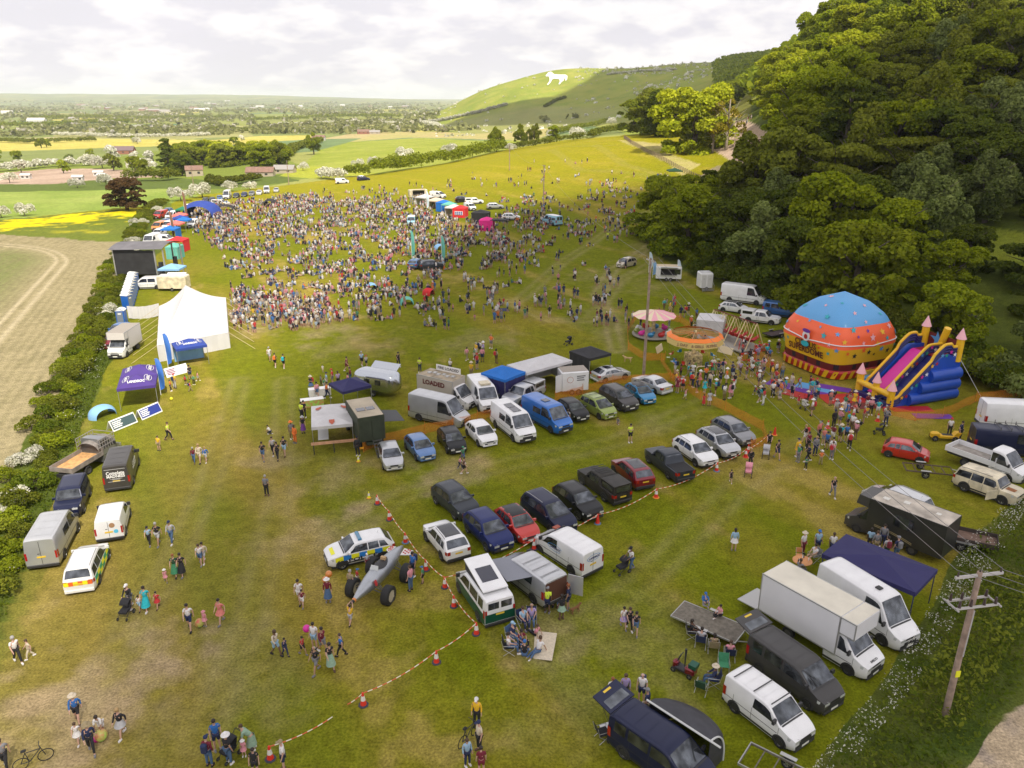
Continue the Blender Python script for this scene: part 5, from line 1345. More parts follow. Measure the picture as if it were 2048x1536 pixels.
def loadbox(o, x0, x1, hw, z0, z1, m1=BOXW, mr=BOXR, trim=ALU, b=.045, name='load_box'):
 m = MB(); m.box(x0, x1, -hw, hw, z0, z1); bx = m.build(name, m1, o)
 m = MB(); m.box(x0+.03, x1-.03, -hw+.03, hw-.03, z1+.002, z1+.02); m.build('roof', mr, bx)
 m = MB(); e = .012
 for sy in (-1, 1):
  m.box(x0-e, x1+e, sy*hw-(b if sy > 0 else e), sy*hw+(e if sy > 0 else b), z1-b, z1+e+.012)
  m.box(x0-e, x1+e, sy*hw-(b if sy > 0 else e), sy*hw+(e if sy > 0 else b), z0-e, z0+b*1.6)
  for xx in (x0, x1): m.box(xx-(e if xx == x0 else b), xx+(b if xx == x0 else e), sy*hw-(b if sy > 0 else e)-.001, sy*hw+(e if sy > 0 else b)+.001, z0+b*1.6, z1-b)
 m.build('corner_trim', trim, bx); return bx
# big box truck
bt, bts = cabtruck('box_truck', 'large white box truck with a cream roof parked near the hedge bank', 'truck', None, 0, 'long_van', 'white', (-3.9,1.1,1.1,.8,3.3), None, wheels=(-1.9,), fw=((1693,1350),(1566,1272),'R'))
loadbox(bt, -3.9, 1.05, 1.12, .85, 3.30)
bx = loadbox(bt, 1.06, 1.95, 1.12, 2.32, 3.30, name='luton_box')
m = MB(); m.box(-4.02, -3.92, -1.0, 1.0, .6, .85); m.slab([(-4.0,-.95,.62),(-4.0,.95,.62),(-5.5,.95,.52),(-5.5,-.95,.52)], (0,0,.05)); m.build('tail_lift', ALU, bt)
p = bts.T(bts.L-.35, 0); lettering('lettering', 'IVECO', .16, INK, bt, (bts.L/2-.16, 0, bts.zt(bts.L-.16)+.02), (0,1,0), (-1,0,.4), .006, .6)
# luton by the hedge
lt, lts = cabtruck('luton_truck', 'white luton truck facing the camera beside the marquee', 'truck', (252,705), -88, 'long_van', 'rearwhite', (-2.9,1.0,1.0,.8,3.0), None, wheels=(-1.3,))
loadbox(lt, -2.6, 1.0, 1.05, .8, 3.0, m1=mat('box_panel_dull',(.55,.52,.50),.6), mr=mat('box_roof_grey',(.30,.27,.24),.8)); loadbox(lt, 1.01, 1.85, 1.05, 2.15, 3.0, m1=mat('box_panel_dull',(.55,.52,.50),.6), mr=mat('box_roof_grey',(.30,.27,.24),.8), name='luton_box')
# LOADED food truck
ft, fts = cabtruck('food_truck', 'cream food truck with big dark lettering and a white cab', 'food truck', None, 0, 'long_van', 'white', (-3.2,1,1,.8,2.9), None, wheels=(-1.2,), fw=((919,820),(856,808),'R'))
loadbox(ft, -3.3, 1.1, 1.08, .7, 2.85, m1=mat('truck_cream',(.42,.38,.32),.5), mr=mat('truck_roof_dirty',(.34,.28,.20),.8,noise=(1.5,.4)))
lettering('lettering', 'LOADED', .66, mat('ink_maroon',(.10,.012,.012),.5), ft, (-1.2, -1.095, 2.25), (1,0,0), (0,0,1), .03, 2.7)
m = MB()
for i, x in enumerate((-2.6,-2.1,-1.5,-1.0,-.4,.1)): m.rbox(x, x+.35, -.3+.25*(i % 2), .1+.25*(i % 2), 2.87, 2.97, .02)
m.build('roof_vent', mat('vent_grey',(.5,.5,.5),.4,.5), ft)
m = MB(); m.box(-2.4, .6, .95, 1.0, 2.9, 3.5); m.build('roof_sign', mat('sign_white',(.75,.73,.70),.5), ft)
lettering('lettering', 'LOADED BURGERS', .4, mat('ink_maroon',(0,0,0)), ft, (-.9, 1.012, 3.2), (-1,0,0), (0,0,1), .01, 2.7); lettering('lettering', 'FIRE LOADED', .4, INK, ft, (-.9, .945, 3.2), (1,0,0), (0,0,1), .01, 2.6)
# army truck box with steps and solar panels
ar = empty('army_truck', tuple(G(733,882)), R(114), 'dark green army truck body with cream roof, solar panels and entrance steps', 'truck')
OL = PT['olive']
loadbox(ar, -2.4, 2.2, 1.15, 1.05, 3.3, m1=mat('army_green',(.030,.040,.022),.7,noise=(1.2,.3)), mr=mat('army_roof',(.42,.36,.27),.8,noise=(.8,.15)), trim=mat('army_trim',(.05,.05,.03),.7), name='truck_body')
m = MB(); m.rbox(2.35, 4.1, -1.05, 1.05, .9, 2.5, .15); m.box(-2.3, 4.0, -.5, .5, .6, .9); m.build('cab', mat('army_green',(0,0,0)), ar)
wm = wheel_meshes(.52, .3, True)
for wx in (-1.4, 3.1):
 for sd_ in (1,-1): w_ = link('wheel', wm[0], ar); w_.location = (wx, sd_*.95, .52); link('rim', wm[1], w_)
m = MB()
for i in range(2): m.box(-.95, -.2, -.75+i*.85, -.02+i*.85, 3.33, 3.36)
m.build('solar_panel', SOL, ar)
m = MB()
for k in range(6): m.box(-2.6-k*.27, -2.35-k*.27, -.75, -.05, 1.0-k*.19, 1.04-k*.19)
for yy in (-.78,-.02): m.tube((-2.4,yy,1.1),(-4.0,yy,.02),.03,n=5)
m.build('steps', mat('step_metal',(.12,.12,.11),.6,.4), ar)
m = MB()
for yy in (-1.3,.85): m.box(-2.6,-2.5,yy,yy+.45,.5,.66)
m.build('reflective_board', mat('reflect_yellow',(.75,.35,.02),.5), ar)
m = MB(); m.box(-2.43,-2.412,-.8,-.03,1.1,3.0); m.box(-2.43,-2.412,.02,.85,1.1,3.0); m.build('rear_door', mat('army_green',(0,0,0)), ar)
m = MB(); m.slab([(1.3,-1.2,2.3),(-1.6,-1.2,2.3),(-1.5,-3.2,2.0),(1.2,-3.2,2.0)], (0,0,.03)); m.build('awning', mat('awning_dark',(.075,.078,.085),.8), ar)
# tippers
tp, tps = cabtruck('tipper_truck', 'white dropside truck parked beside the old cream car', 'truck', None, 0, 'long_van', 'white', (-3.3,1,1,.8,1.2), None, wheels=(-1.55,), fw=((2012,963),(1916,933),'R'))
def dropside(o, x0, x1, hw, z0, z1, side, floor):
 m = MB(); m.box(x0, x1, -hw, hw, z0-.08, z0); m.build('load_bed', floor, o)
 m = MB(); t = .05
 m.box(x0, x1, -hw-t, -hw, z0-.05, z1); m.box(x0, x1, hw, hw+t, z0-.05, z1); m.box(x0-t, x0, -hw-t, hw+t, z0-.05, z1); m.box(x1, x1+t, -hw-t, hw+t, z0-.05, z1+.35)
 m.build('dropside', side, o)
dropside(tp, -3.2, .75, 1.02, .95, 1.35, PT['white'], mat('bed_floor',(.30,.27,.24),.8,noise=(2,.3)))
m = MB(); m.sphere((.1,.1,1.12),.28,8,5,sc=(1,1,.6)); m.sphere((.4,-.4,1.08),.3,8,5,sc=(1.6,.7,.4)); m.build('load', mat('sacks_dark',(.03,.03,.035),.9), tp)
tg, tgs = cabtruck('tipper_truck', 'old grey tipper truck with caged sides by the left hedge', 'truck', (184,930), 78, 'long_van', 'grey', (-3.3,1,1,.8,1.2), None, wheels=(-1.5,))
dropside(tg, -3.2, .3, 1.02, .95, 1.3, mat('bed_side_grey',(.22,.19,.17),.8,noise=(2,.3)), mat('sawdust',(.48,.27,.11),.9,noise=(2.5,.35)))
m = MB()
for x in [(-.1+.28*i) for i in range(8)]:
 for sy in (-1.03, 1.03): m.box(x, x+.04, sy-.02, sy+.02, 1.3, 2.3)
for zz in (1.6,1.95,2.3):
 for sy in (-1.03,1.03): m.box(-.1, 1.95, sy-.025, sy+.025, zz, zz+.04)
 m.box(1.9, 1.95, -1.03, 1.03, zz, zz+.04)
m.build('cage', mat('cage_grey',(.30,.28,.27),.6,.4), tg)
m = MB(); m.grid(lambda u, v: (-.1+2.1*v, (-1+2*u)*1.0, 1.5+.75*sin(u*pi)**.6*(.7+.3*sin(v*pi))), 10, 6); m.build('load_cover', mat('tarp_grey',(.20,.18,.17),.9,noise=(3,.3)), tg, True)
# horsebox
hb, hbs = cabtruck('horsebox_truck', 'dark horsebox lorry with a weathered cream roof and an open cab door', 'truck', None, 0, 'long_van', 'greengrey', (-3.3,1,1,.8,1.2), None, wheels=(-2.0,), fw=((1711,1065),(1840,1118),'L'))
HBm = mat('horsebox_side', (.022,.022,.020), .45, noise=(1,.3), coat=.3)
loadbox(hb, -3.9, 1.15, 1.15, .65, 3.05, m1=HBm, mr=mat('horsebox_roof',(.45,.40,.34),.8,noise=(1.0,.35)), trim=HBm)
m = MB(); m.slab([(1.15,-1.1,2.3),(1.15,1.1,2.3),(2.15,.9,2.25),(2.15,-.9,2.25)], (-.15,0,.72)); m.build('cab_fairing', PT['greengrey'], hb)
m = MB(); m.box(-1.9,-.6,1.155,1.17,1.75,2.6); m.build('side_window', GLASS, hb)
GOLD = mat('ink_gold',(.35,.28,.14),.5)
m = MB()
for k in range(2): m.grid(lambda u, v: (.6-2.6*u, 1.163+.002*k, 1.25-.1*k-.35*u*u+.05*v), 14, 1)
m.build('stripe', GOLD, hb)
m = MB(); m.box(-1.0,-.6,-.3,.1,3.07,3.12); m.box(-3.0,-2.7,-.3,0,3.07,3.11); m.box(.2,.6,.2,.55,3.07,3.13); m.build('roof_vent', mat('vent_white',(.65,.63,.58),.5), hb)
# brown flat trailer behind it
def trailer(name, label, g, h, L, W, zf, side_h, mats_, axles=(0,), frame=False, wr=.30):
 o = empty(name, tuple(g), h, label, 'trailer')
 m = MB()
 if frame:
  for y in (-W/2, W/2): m.box(-L/2, L/2, y-.03, y+.03, zf-.06, zf+.02)
  n = 5
  for i in range(n+1): x = -L/2+L*i/n; m.box(x-.025, x+.025, -W/2, W/2, zf-.05, zf+.01)
 else:
  m.box(-L/2, L/2, -W/2, W/2, zf-.06, zf)
 m.build('deck', mats_[0], o)
 m = MB(); t = .04
 m.box(-L/2-t, L/2+t, -W/2-t, -W/2, zf-.08, zf+side_h); m.box(-L/2-t, L/2+t, W/2, W/2+t, zf-.08, zf+side_h); m.box(L/2, L/2+t, -W/2, W/2, zf-.08, zf+side_h); m.box(-L/2-t, -L/2, -W/2, W/2, zf-.08, zf+side_h)
 m.build('side_boards', mats_[1], o)
 m = MB(); m.path([(L/2,-W/3,zf-.08),(L/2+1.1,0,zf-.05)], .035); m.path([(L/2,W/3,zf-.08),(L/2+1.1,0,zf-.05)], .035); m.tube((L/2+.9,0,zf-.05),(L/2+.9,0,.05),.03); m.build('drawbar', ALU, o)
 wm = wheel_meshes(wr, .18, False)
 for a in axles:
  for sd_ in (1,-1):
   w_ = link('wheel', wm[0], o); w_.location = (a, sd_*(W/2+.13), wr); link('rim', wm[1], w_)
   m = MB(); m.box(a-wr-.08, a+wr+.08, sd_*(W/2+.04), sd_*(W/2+.25), wr*2+.03, wr*2+.06); m.build('mudguard', ALU, o)
 return o
trailer('flat_trailer', 'brown wooden plank trailer with two axles behind the dark horsebox', G(1930,1090), R(152), 3.6, 1.7, .62, .28, (mat('deck_wood',(.16,.10,.075),.9,noise=(3,.3)), mat('side_wood',(.06,.045,.038),.9)), (-.35,.35))
trailer('car_trailer', 'empty frame trailer with two youngsters sitting on it behind the grey van', G(1416,1258), R(-38), 3.9, 1.75, .55, .02, (mat('mesh_deck',(.17,.15,.12),.7,.3,noise=(5,.3)), ALU), (0,), wr=.30)
trailer('frame_trailer', 'rusty bare frame trailer behind the white dropside truck', G(1855,948), R(-14), 3.6, 1.5, .5, .0, (mat('rust_frame',(.11,.075,.06),.9), mat('rust_frame',(0,0,0))), (-.4,), True)
trailer('flat_trailer', 'long silver ladder trailer at the very bottom beside the white van', G(1560,1560), R(-38), 3.4, 1.5, .5, .05, (mat('mesh_deck',(0,0,0)), ALU), (0,), True)
trailer('low_trailer', 'low dark trailer parked behind the dome', G(1552,672), R(25), 3.2, 1.6, .4, .05, (mat('deck_dark',(.05,.03,.03),.8), TRIM), (0,))
# yellow pedal style car
yc = empty('yellow_kart', tuple(G(1886,880)), R(172), 'small yellow vintage style kart beside the dark blue van', 'kart')
m = MB(); m.rbox(-1.2,.5,-.32,.32,.3,.55,.08); m.rbox(.4,1.15,-.28,.28,.3,.75,.1); m.slab([(-1.2,-.3,.55),(-1.2,.3,.55),(-.75,.3,.55),(-.75,-.3,.55)], (-.15,0,.3)); m.build('body', PT['yellow'], yc)
m = MB(); m.box(-.7,.2,-.22,.22,.552,.56); m.build('cockpit', TRIM, yc)
m = MB(); m.tube((-.95,0,.5),(-1.5,0,1.5),.03); m.build('push_bar', PT['yellow'], yc)
wk = wheel_meshes(.27,.09)
for wx in (-.85,.85):
 for sd_ in (1,-1): w_ = link('wheel', wk[0], yc); w_.location = (wx, sd_*.42, .27); link('rim', wk[1], w_)
# silver jet shaped car on big wheels
A_, B_ = G(728,1212), G(806,1120)
jd = Vector((A_.x-B_.x, A_.y-B_.y)).normalized(); jh = atan2(jd.y, jd.x)
jc = G(763,1172)
jet = empty('jet_car', (jc.x, jc.y, 0), jh, 'silver rocket shaped car on four huge black tyres', 'show vehicle')
SIL = mat('jet_silver', (.40,.42,.45), .35, .75, noise=(1.5,.12))
m = MB(); m.M = Matrix.Translation((0,0,1.25)) @ Matrix.Rotation(pi/2, 4, 'Y')
prof = [(.001,-3.1),(.12,-2.9),(.30,-2.3),(.44,-1.6),(.52,-.8),(.55,0),(.54,.7),(.48,1.4),(.37,2.1),(.22,2.8),(.13,3.15)]
m.lathe(prof, 24); m.build('fuselage', SIL, jet, True)
m = MB(); m.M = Matrix.Translation((0,0,1.25)) @ Matrix.Rotation(pi/2, 4, 'Y'); m.lathe([(.13,3.15),(.15,3.2),(.10,3.3),(.08,3.55),(.001,3.56)], 14, mis=[1,1,0,0]); m.build('nose_cone', [TRIM, PT['orange']], jet)
m = MB(); m.grid(lambda u, v: (-.75+1.5*v, (-1+2*u)*.40*max(.05, sin(v*pi))**.5, 1.25+sqrt(max(0, .56**2-((-1+2*u)*.40*max(.05, sin(v*pi))**.5)**2))+.012), 8, 10); m.build('cockpit_opening', TRIM, jet)
m = MB(); m.box(-.55,-.35,-.16,.16,1.7,2.0); m.build('seat', mat('seat_tan',(.45,.30,.16),.7), jet)
m = MB(); m.slab([(.75,-.3,1.77),(.75,.3,1.77),(.62,.24,2.02),(.62,-.24,2.02)], (.02,0,0)); m.build('windshield', mat('clear_plastic',(.5,.52,.52),.1), jet)
CHK = mat('chequer_white', (.7,.68,.66), .5)
for sd_ in (1,-1):
 m = MB(); m.slab([(-1.9,sd_*.4,1.3),(-2.7,sd_*.3,1.3),(-2.9,sd_*.85,1.1),(-2.4,sd_*.9,1.1)], (0,0,.04)); f_ = m.build('tail_fin', CHK, jet)
 m = MB()
 for i in range(5):
  for j in range(3):
   if (i+j) % 2: x = -2.15-.12*i-.1*j; y = .45+.13*j; m.box(x-.05, x+.05, min(sd_*y-.05, sd_*y+.05), max(sd_*y-.05, sd_*y+.05), 1.30-.045*j, 1.33-.045*j)
 m.build('chequer_pattern', mat('chequer_red',(.5,.05,.04),.5), f_)
bw = wheel_meshes(.62, .5, False)
CW = mat('cream_rim', (.55,.50,.38), .5)
for wx in (1.35,-1.15):
 for sd_ in (1,-1):
  w_ = link('wheel', bw[0], jet); w_.location = (wx, sd_*1.22, .62); r_ = link('rim', bw[1], w_)
  for sl in r_.material_slots: sl.link = 'OBJECT'; sl.material = CW
  m = MB()
  for q in (-.25,.25): m.tube((wx+q, sd_*.4, 1.0), (wx, sd_*1.0, .62), .035, n=5); m.tube((wx+q, sd_*.4, 1.25), (wx, sd_*1.0, .80), .03, n=5)
  m.build('suspension_arm', STEELW, jet)
lettering('lettering', '8', .5, mat('ink_red',(0,0,0)), jet, (1.5, .52, 1.42), (-1,0,0), (0,-.35,1), .03)
# roof fittings named in the labels
def on_roof(label, xs, hw, z, m_, name, xw, t=.03):
 o = next(q for q in C.objects if q.get('label') == label)
 for x in xs: m = MB(); m.box(x, x+xw, -hw, hw, z, z+t); m.build(name, m_, o)
on_roof('white high roof van with solar panels and a side window, beside the blue van', (-1.2,-.1), .38, 2.325, SOL, 'solar_panel', .95)
on_roof('bright blue high roof van with one solar panel', (-.6,), .32, 2.325, SOL, 'solar_panel', .7)
on_roof('small white van with roof bars, nearest the hedge bank', (-1.7,-.5,.55), .72, 1.87, TRIM, 'roof_bar', .05)
on_roof('lime green people carrier with roof bars', (-.9,.1), .56, 1.70, TRIM, 'roof_bar', .05)
on_roof('white van with a fridge unit on its roof beside the silver van', (.2,), .5, 2.32, PT['cream'], 'fridge_unit', .9, .18)
on_roof('white high roof van with a round roof vent beside the box truck', (.4,), .16, 2.64, TRIM, 'roof_vent', .32, .06)
on_roof('black muddy pickup with a rear canopy and roof rack', (-.3,0,.3,.6,.9), .6, 1.80, TRIM, 'roof_rack', .05)
# ---------------------------------------------------------------- people
def skin_mesh(vs, es, rad, name, mats, sub=1):
 me = bpy.data.meshes.new(name); me.from_pydata(vs, es, []); o = bpy.data.objects.new(name, me); C.objects.link(o)
 o.modifiers.new('s', 'SKIN')
 if not me.skin_vertices: me.skin_vertices.new() if hasattr(me.skin_vertices, 'new') else None
 sv = me.skin_vertices[0].data
 for i, r in enumerate(rad): sv[i].radius = (r, r) if not isinstance(r, tuple) else r
 sv[0].use_root = True
 if sub: m_ = o.modifiers.new('u', 'SUBSURF'); m_.levels = sub; m_.render_levels = sub
 dg = bpy.context.evaluated_depsgraph_get(); r = bpy.data.meshes.new_from_object(o.evaluated_get(dg)); r.name = name
 bpy.data.objects.remove(o); bpy.data.meshes.remove(me)
 r.materials.clear()
 for m_ in mats: r.materials.append(m_)
 r.polygons.foreach_set('use_smooth', [True]*len(r.polygons)); return r
# joints: x forward, y left, z up; elbows, wrists, knees, ankles as (left, right)
def pose(pel=.93, lean=0., el=None, wr=None, kn=None, an=None, toe=None):
 cz = pel+.33; nz = pel+.55; hz_ = pel+.70
 return dict(pel=(0,0,pel), chest=(lean*.6,0,cz), neck=(lean,0,nz), head=(lean+.03,0,hz_), sh=((lean*.9,.17,nz-.07),(lean*.9,-.17,nz-.07)), hip=((0,.09,pel-.02),(0,-.09,pel-.02)), el=el, wr=wr, kn=kn, an=an)
POSES = {
 'stand': pose(el=((-.02,.23,1.16),(-.02,-.23,1.16)), wr=((.06,.24,.90),(.06,-.24,.90)), kn=((.02,.11,.50),(.02,-.11,.50)), an=((0,.12,.08),(0,-.12,.08))),
 'walk': pose(lean=.04, el=((-.14,.22,1.18),(.10,-.22,1.17)), wr=((-.12,.24,.92),(.26,-.20,.98)), kn=((.20,.09,.52),(-.04,-.09,.50)), an=((.28,.09,.10),(-.32,-.09,.16))),
 'phone': pose(el=((-.02,.25,1.18),(.0,-.25,1.18)), wr=((.24,.08,1.26),(.24,-.06,1.28)), kn=((.02,.11,.50),(.0,-.11,.50)), an=((0,.13,.08),(0,-.12,.08))),
 'hips': pose(el=((-.06,.36,1.18),(-.06,-.36,1.18)), wr=((.06,.16,1.0),(.06,-.16,1.0)), kn=((.02,.13,.50),(.02,-.12,.50)), an=((0,.15,.08),(0,-.15,.08))),
 'push': pose(lean=.08, el=((.16,.22,1.20),(.16,-.22,1.20)), wr=((.44,.18,1.04),(.44,-.18,1.04)), kn=((.14,.10,.52),(-.08,-.10,.50)), an=((.16,.10,.08),(-.30,-.10,.14))),
 'reach': pose(lean=.02, el=((.08,.24,1.66),(.08,-.24,1.66)), wr=((.24,.10,1.84),(.24,-.10,1.84)), kn=((.04,.12,.50),(-.12,-.10,.52)), an=((.06,.14,.08),(-.38,-.10,.20))),
 'chair': pose(pel=.48, lean=-.06, el=((.06,.25,.78),(.06,-.25,.78)), wr=((.28,.14,.66),(.28,-.14,.66)), kn=((.44,.11,.50),(.44,-.13,.50)), an=((.52,.12,.08),(.50,-.14,.08))),
 'sit': pose(pel=.13, lean=-.02, el=((.12,.24,.44),(.10,-.25,.42)), wr=((.32,.12,.42),(.30,-.14,.36)), kn=((.42,.20,.42),(.44,-.24,.16)), an=((.62,.10,.08),(.52,.10,.07))),
 'lounge': pose(pel=.14, lean=-.22, el=((-.26,.26,.40),(-.26,-.26,.40)), wr=((-.40,.28,.08),(-.40,-.28,.08)), kn=((.44,.10,.30),(.46,-.12,.14)), an=((.84,.10,.08),(.90,-.12,.07))),
 'bend': pose(pel=.86, lean=.42, el=((.46,.18,.92),(.46,-.18,.92)), wr=((.50,.12,.66),(.50,-.12,.66)), kn=((.08,.11,.48),(.02,-.11,.46)), an=((-.04,.12,.08),(-.10,-.12,.08))),
 'kneel': pose(pel=.42, lean=.30, el=((.34,.20,.56),(.36,-.20,.56)), wr=((.46,.12,.34),(.46,-.12,.34)), kn=((.30,.12,.30),(.26,-.14,.08)), an=((.22,.12,.06),(-.22,-.14,.06))),
}
SKIN = {k: mat('skin_'+k, c, .55) for k, c in {'light':(.56,.34,.26), 'tan':(.42,.25,.17), 'brown':(.16,.085,.055)}.items()}
CLOTH = {k: mat('cloth_'+k.replace(' ', '_'), c, .85, noise=(9,.14)) for k, c in {'white':(.72,.70,.70),'black':(.018,.018,.022),'navy':(.018,.028,.085),'grey':(.20,.20,.22),'light grey':(.42,.42,.44),'blue':(.03,.14,.42),'pale blue':(.30,.46,.62),
 'red':(.48,.03,.035),'maroon':(.16,.012,.03),'pink':(.66,.27,.33),'coral':(.62,.20,.17),'cream':(.60,.52,.40),'yellow':(.76,.46,.02),'green':(.05,.24,.12),'sage green':(.27,.40,.30),'turquoise':(.02,.42,.50),'purple':(.16,.05,.28),'orange':(.76,.18,.03),
 'lime':(.62,.78,.06),'denim blue':(.07,.13,.25),'khaki':(.30,.24,.14),'brown':(.12,.07,.045),'dark green':(.02,.07,.035),'lilac':(.36,.28,.50)}.items()}
HAIRC = {k: mat('hair_'+k, c, .6) for k, c in {'dark':(.022,.014,.010),'brown':(.07,.038,.02),'blonde':(.38,.25,.11),'grey':(.34,.33,.32),'ginger':(.26,.09,.03)}.items()}
def chain(P_, parts, grow=1.0, head=False):
 vs = []; es = []; rad = []
 def a(p, r): vs.append(tuple(p)); rad.append(r*grow); return len(vs)-1
 L_ = lambda p, q, t: tuple(p[i]+(q[i]-p[i])*t for i in range(3))
 return vs, es, rad, a, L_
def body_mesh(P_):
 vs, es, rad, a, L_ = chain(P_, 0)
 p0 = a(P_['pel'], .125); c = a(P_['chest'], .135); n = a(P_['neck'], .055); h0 = a(L_(P_['neck'], P_['head'], .55), .055); h = a(P_['head'], .088); hd = P_['head']; t = a((hd[0], hd[1], hd[2]+.11), .075)
 es += [(p0,c),(c,n),(n,h0),(h0,h),(h,t)]
 for k in (0, 1):
  s = a(P_['sh'][k], .058); e = a(P_['el'][k], .042); w_ = a(P_['wr'][k], .029); dv = Vector(P_['wr'][k])-Vector(P_['el'][k]); dv.normalize(); pm = a(Vector(P_['wr'][k])+dv*.07, (.036)); es += [(c,s),(s,e),(e,w_),(w_,pm)]
  q = a(P_['hip'][k], .085); kn = a(P_['kn'][k], .056); mid = a(L_(P_['kn'][k], P_['an'][k], .35), .055); an = a(P_['an'][k], .036); A = Vector(P_['an'][k]); to = a((A.x+.13, A.y, max(.035, A.z-.05)), .035); es += [(p0,q),(q,kn),(kn,mid),(mid,an),(an,to)]
 me = skin_mesh(vs, es, rad, 'body', [SKIN['light'], HAIRC['dark']])
 b = MB()
 for k in (0, 1):   # four fingers and a thumb
  dv = (Vector(P_['wr'][k])-Vector(P_['el'][k])).normalized(); sd = dv.orthogonal().normalized(); pl = Vector(P_['wr'][k])+dv*.085
  for i, ln in enumerate((.06,.075,.07,.055)): q = pl+sd*(-.027+.018*i); b.tube(q, q+dv*ln+Vector((.012,0,-.008)), .0095, .007, 5, 0)
  q = Vector(P_['wr'][k])+dv*.03-sd*.03; b.tube(q, q+dv*.05-sd*.03, .011, .008, 5, 0)
 for sy in (1,-1): b.sphere((hd[0]+.088, sy*.034, hd[2]+.035), .012, 6, 4, 1); b.sphere((hd[0], sy*.098, hd[2]+.02), .022, 6, 4, 0, (.7,.5,1.2))
 b.sphere((hd[0]+.105, 0, hd[2]+.005), .020, 6, 4, 0, (1,.7,1.3)); b.box(hd[0]+.085, hd[0]+.095, -.022, .022, hd[2]-.040, hd[2]-.032, 1)
 return join_me('body', me, b)
def join_me(name, me, b):
 bm = bmesh.new(); bm.from_mesh(me); t = bpy.data.meshes.new('t'); t.from_pydata(b.v, [], b.f); t.polygons.foreach_set('material_index', b.m); bm.from_mesh(t); bm.to_mesh(me); bm.free(); bpy.data.meshes.remove(t)
 return me
W0 = CLOTH['white']
def top_mesh(P_, long):
 vs, es, rad, a, L_ = chain(P_, 0)
 pz = L_(P_['pel'], P_['chest'], .02); p0 = a(pz, .142); m = a(L_(P_['pel'], P_['chest'], .55), .138); c = a(P_['chest'], .155); n = a(L_(P_['chest'], P_['neck'], .75), .085); es += [(p0,m),(m,c),(c,n)]
 for k in (0,1):
  s = a(P_['sh'][k], .072); e = a(L_(P_['sh'][k], P_['el'][k], .75 if not long else 1), .062 if not long else .054); es += [(c,s),(s,e)]
  if long: w_ = a(L_(P_['el'][k], P_['wr'][k], .92), .042); es += [(e,w_)]
 return skin_mesh(vs, es, rad, 'shirt', [W0])
def bot_mesh(P_, long):
 vs, es, rad, a, L_ = chain(P_, 0)
 p0 = a(L_(P_['pel'], P_['chest'], .05), .138); es = []
 for k in (0,1):
  q = a(P_['hip'][k], .105); es.append((p0, q))
  if long: kn = a(P_['kn'][k], .076); an = a(L_(P_['kn'][k], P_['an'][k], .92), .056); es += [(q,kn),(kn,an)]
  else: kn = a(L_(P_['hip'][k], P_['kn'][k], .85), .088); es += [(q,kn)]
 return skin_mesh(vs, es, rad, 'trousers' if long else 'shorts', [W0])
def skirt_mesh(P_, long=False):
 b = MB(); pz = P_['pel'][2]; n = 12; k = (Vector(P_['kn'][0])+Vector(P_['kn'][1]))/2; f = .55 if not long else 1.35
 rings = []
 for j in range(5):
  t = j/4; c = Vector((0,0,pz+.1)).lerp(Vector((k.x*f, 0, pz+(k.z-pz)*f)), t); r = .135+.14*t
  rings.append([(c.x+r*cos(2*pi*i/n)*(1+.08*sin(i*2.6)*t), c.y+r*sin(2*pi*i/n), c.z) for i in range(n)])
 b.v = [p for r in rings for p in r]
 for j in range(4):
  for i in range(n): b.f.append((j*n+i, j*n+(i+1)%n, (j+1)*n+(i+1)%n, (j+1)*n+i)); b.m.append(0)
 return b.mesh('skirt', [W0], True)
def hair_mesh(P_, kind):
 hx, hy, hz_ = P_['head']; b = MB()
 if kind == 'short': b.sphere((hx-.018, 0, hz_+.058), .108, 12, 8, 0, (1,.94,1.0))
 elif kind == 'long': b.sphere((hx-.022, 0, hz_+.052), .114, 12, 8, 0, (1,.96,1.0)); b.sphere((hx-.09, 0, hz_-.06), .08, 10, 7, 0, (.5,.9,1.15))
 elif kind == 'cap': b.sphere((hx-.008, 0, hz_+.075), .112, 12, 8, 0, (1,.96,.85)); b.slab([(hx+.06,-.075,hz_+.07),(hx+.20,-.055,hz_+.055),(hx+.20,.055,hz_+.055),(hx+.06,.075,hz_+.07)], (0,0,.014))
 elif kind == 'hat':
  b.M = Matrix.Translation((hx-.01, 0, hz_+.075)); b.lathe([(.001,.13),(.085,.125),(.10,.10),(.108,.01),(.21,-.015),(.21,-.004),(.10,.02)], 16)
 elif kind == 'bald': b.sphere((hx-.05, 0, hz_+.01), .088, 10, 6, 0, (.8,1.1,.8))
 return b.mesh('hat' if kind in ('cap','hat') else 'hair', [HAIRC['dark']], True)
def shoe_mesh(P_, k):
 A = P_['an'][k]; b = MB(); b.rbox(A[0]-.07, A[0]+.18, A[1]-.045, A[1]+.045, A[2]-.085, A[2]+.015, .025); return b.mesh('shoe', [W0])
PM = {}
def pm(p, what):
 k = (p, what)
 if k not in PM:
  P_ = POSES[p]
  PM[k] = {'body':lambda: body_mesh(P_), 'tee':lambda: top_mesh(P_, False), 'sleeves':lambda: top_mesh(P_, True), 'shorts':lambda: bot_mesh(P_, False), 'trousers':lambda: bot_mesh(P_, True), 'skirt':lambda: skirt_mesh(P_), 'longskirt':lambda: skirt_mesh(P_, True), 'shoe0':lambda: shoe_mesh(P_, 0), 'shoe1':lambda: shoe_mesh(P_, 1)}.get(what, lambda: hair_mesh(P_, what))()
 return PM[k]
USED = {}; NP_ = [0]
TW = {'tee':'top','long':'jumper'}
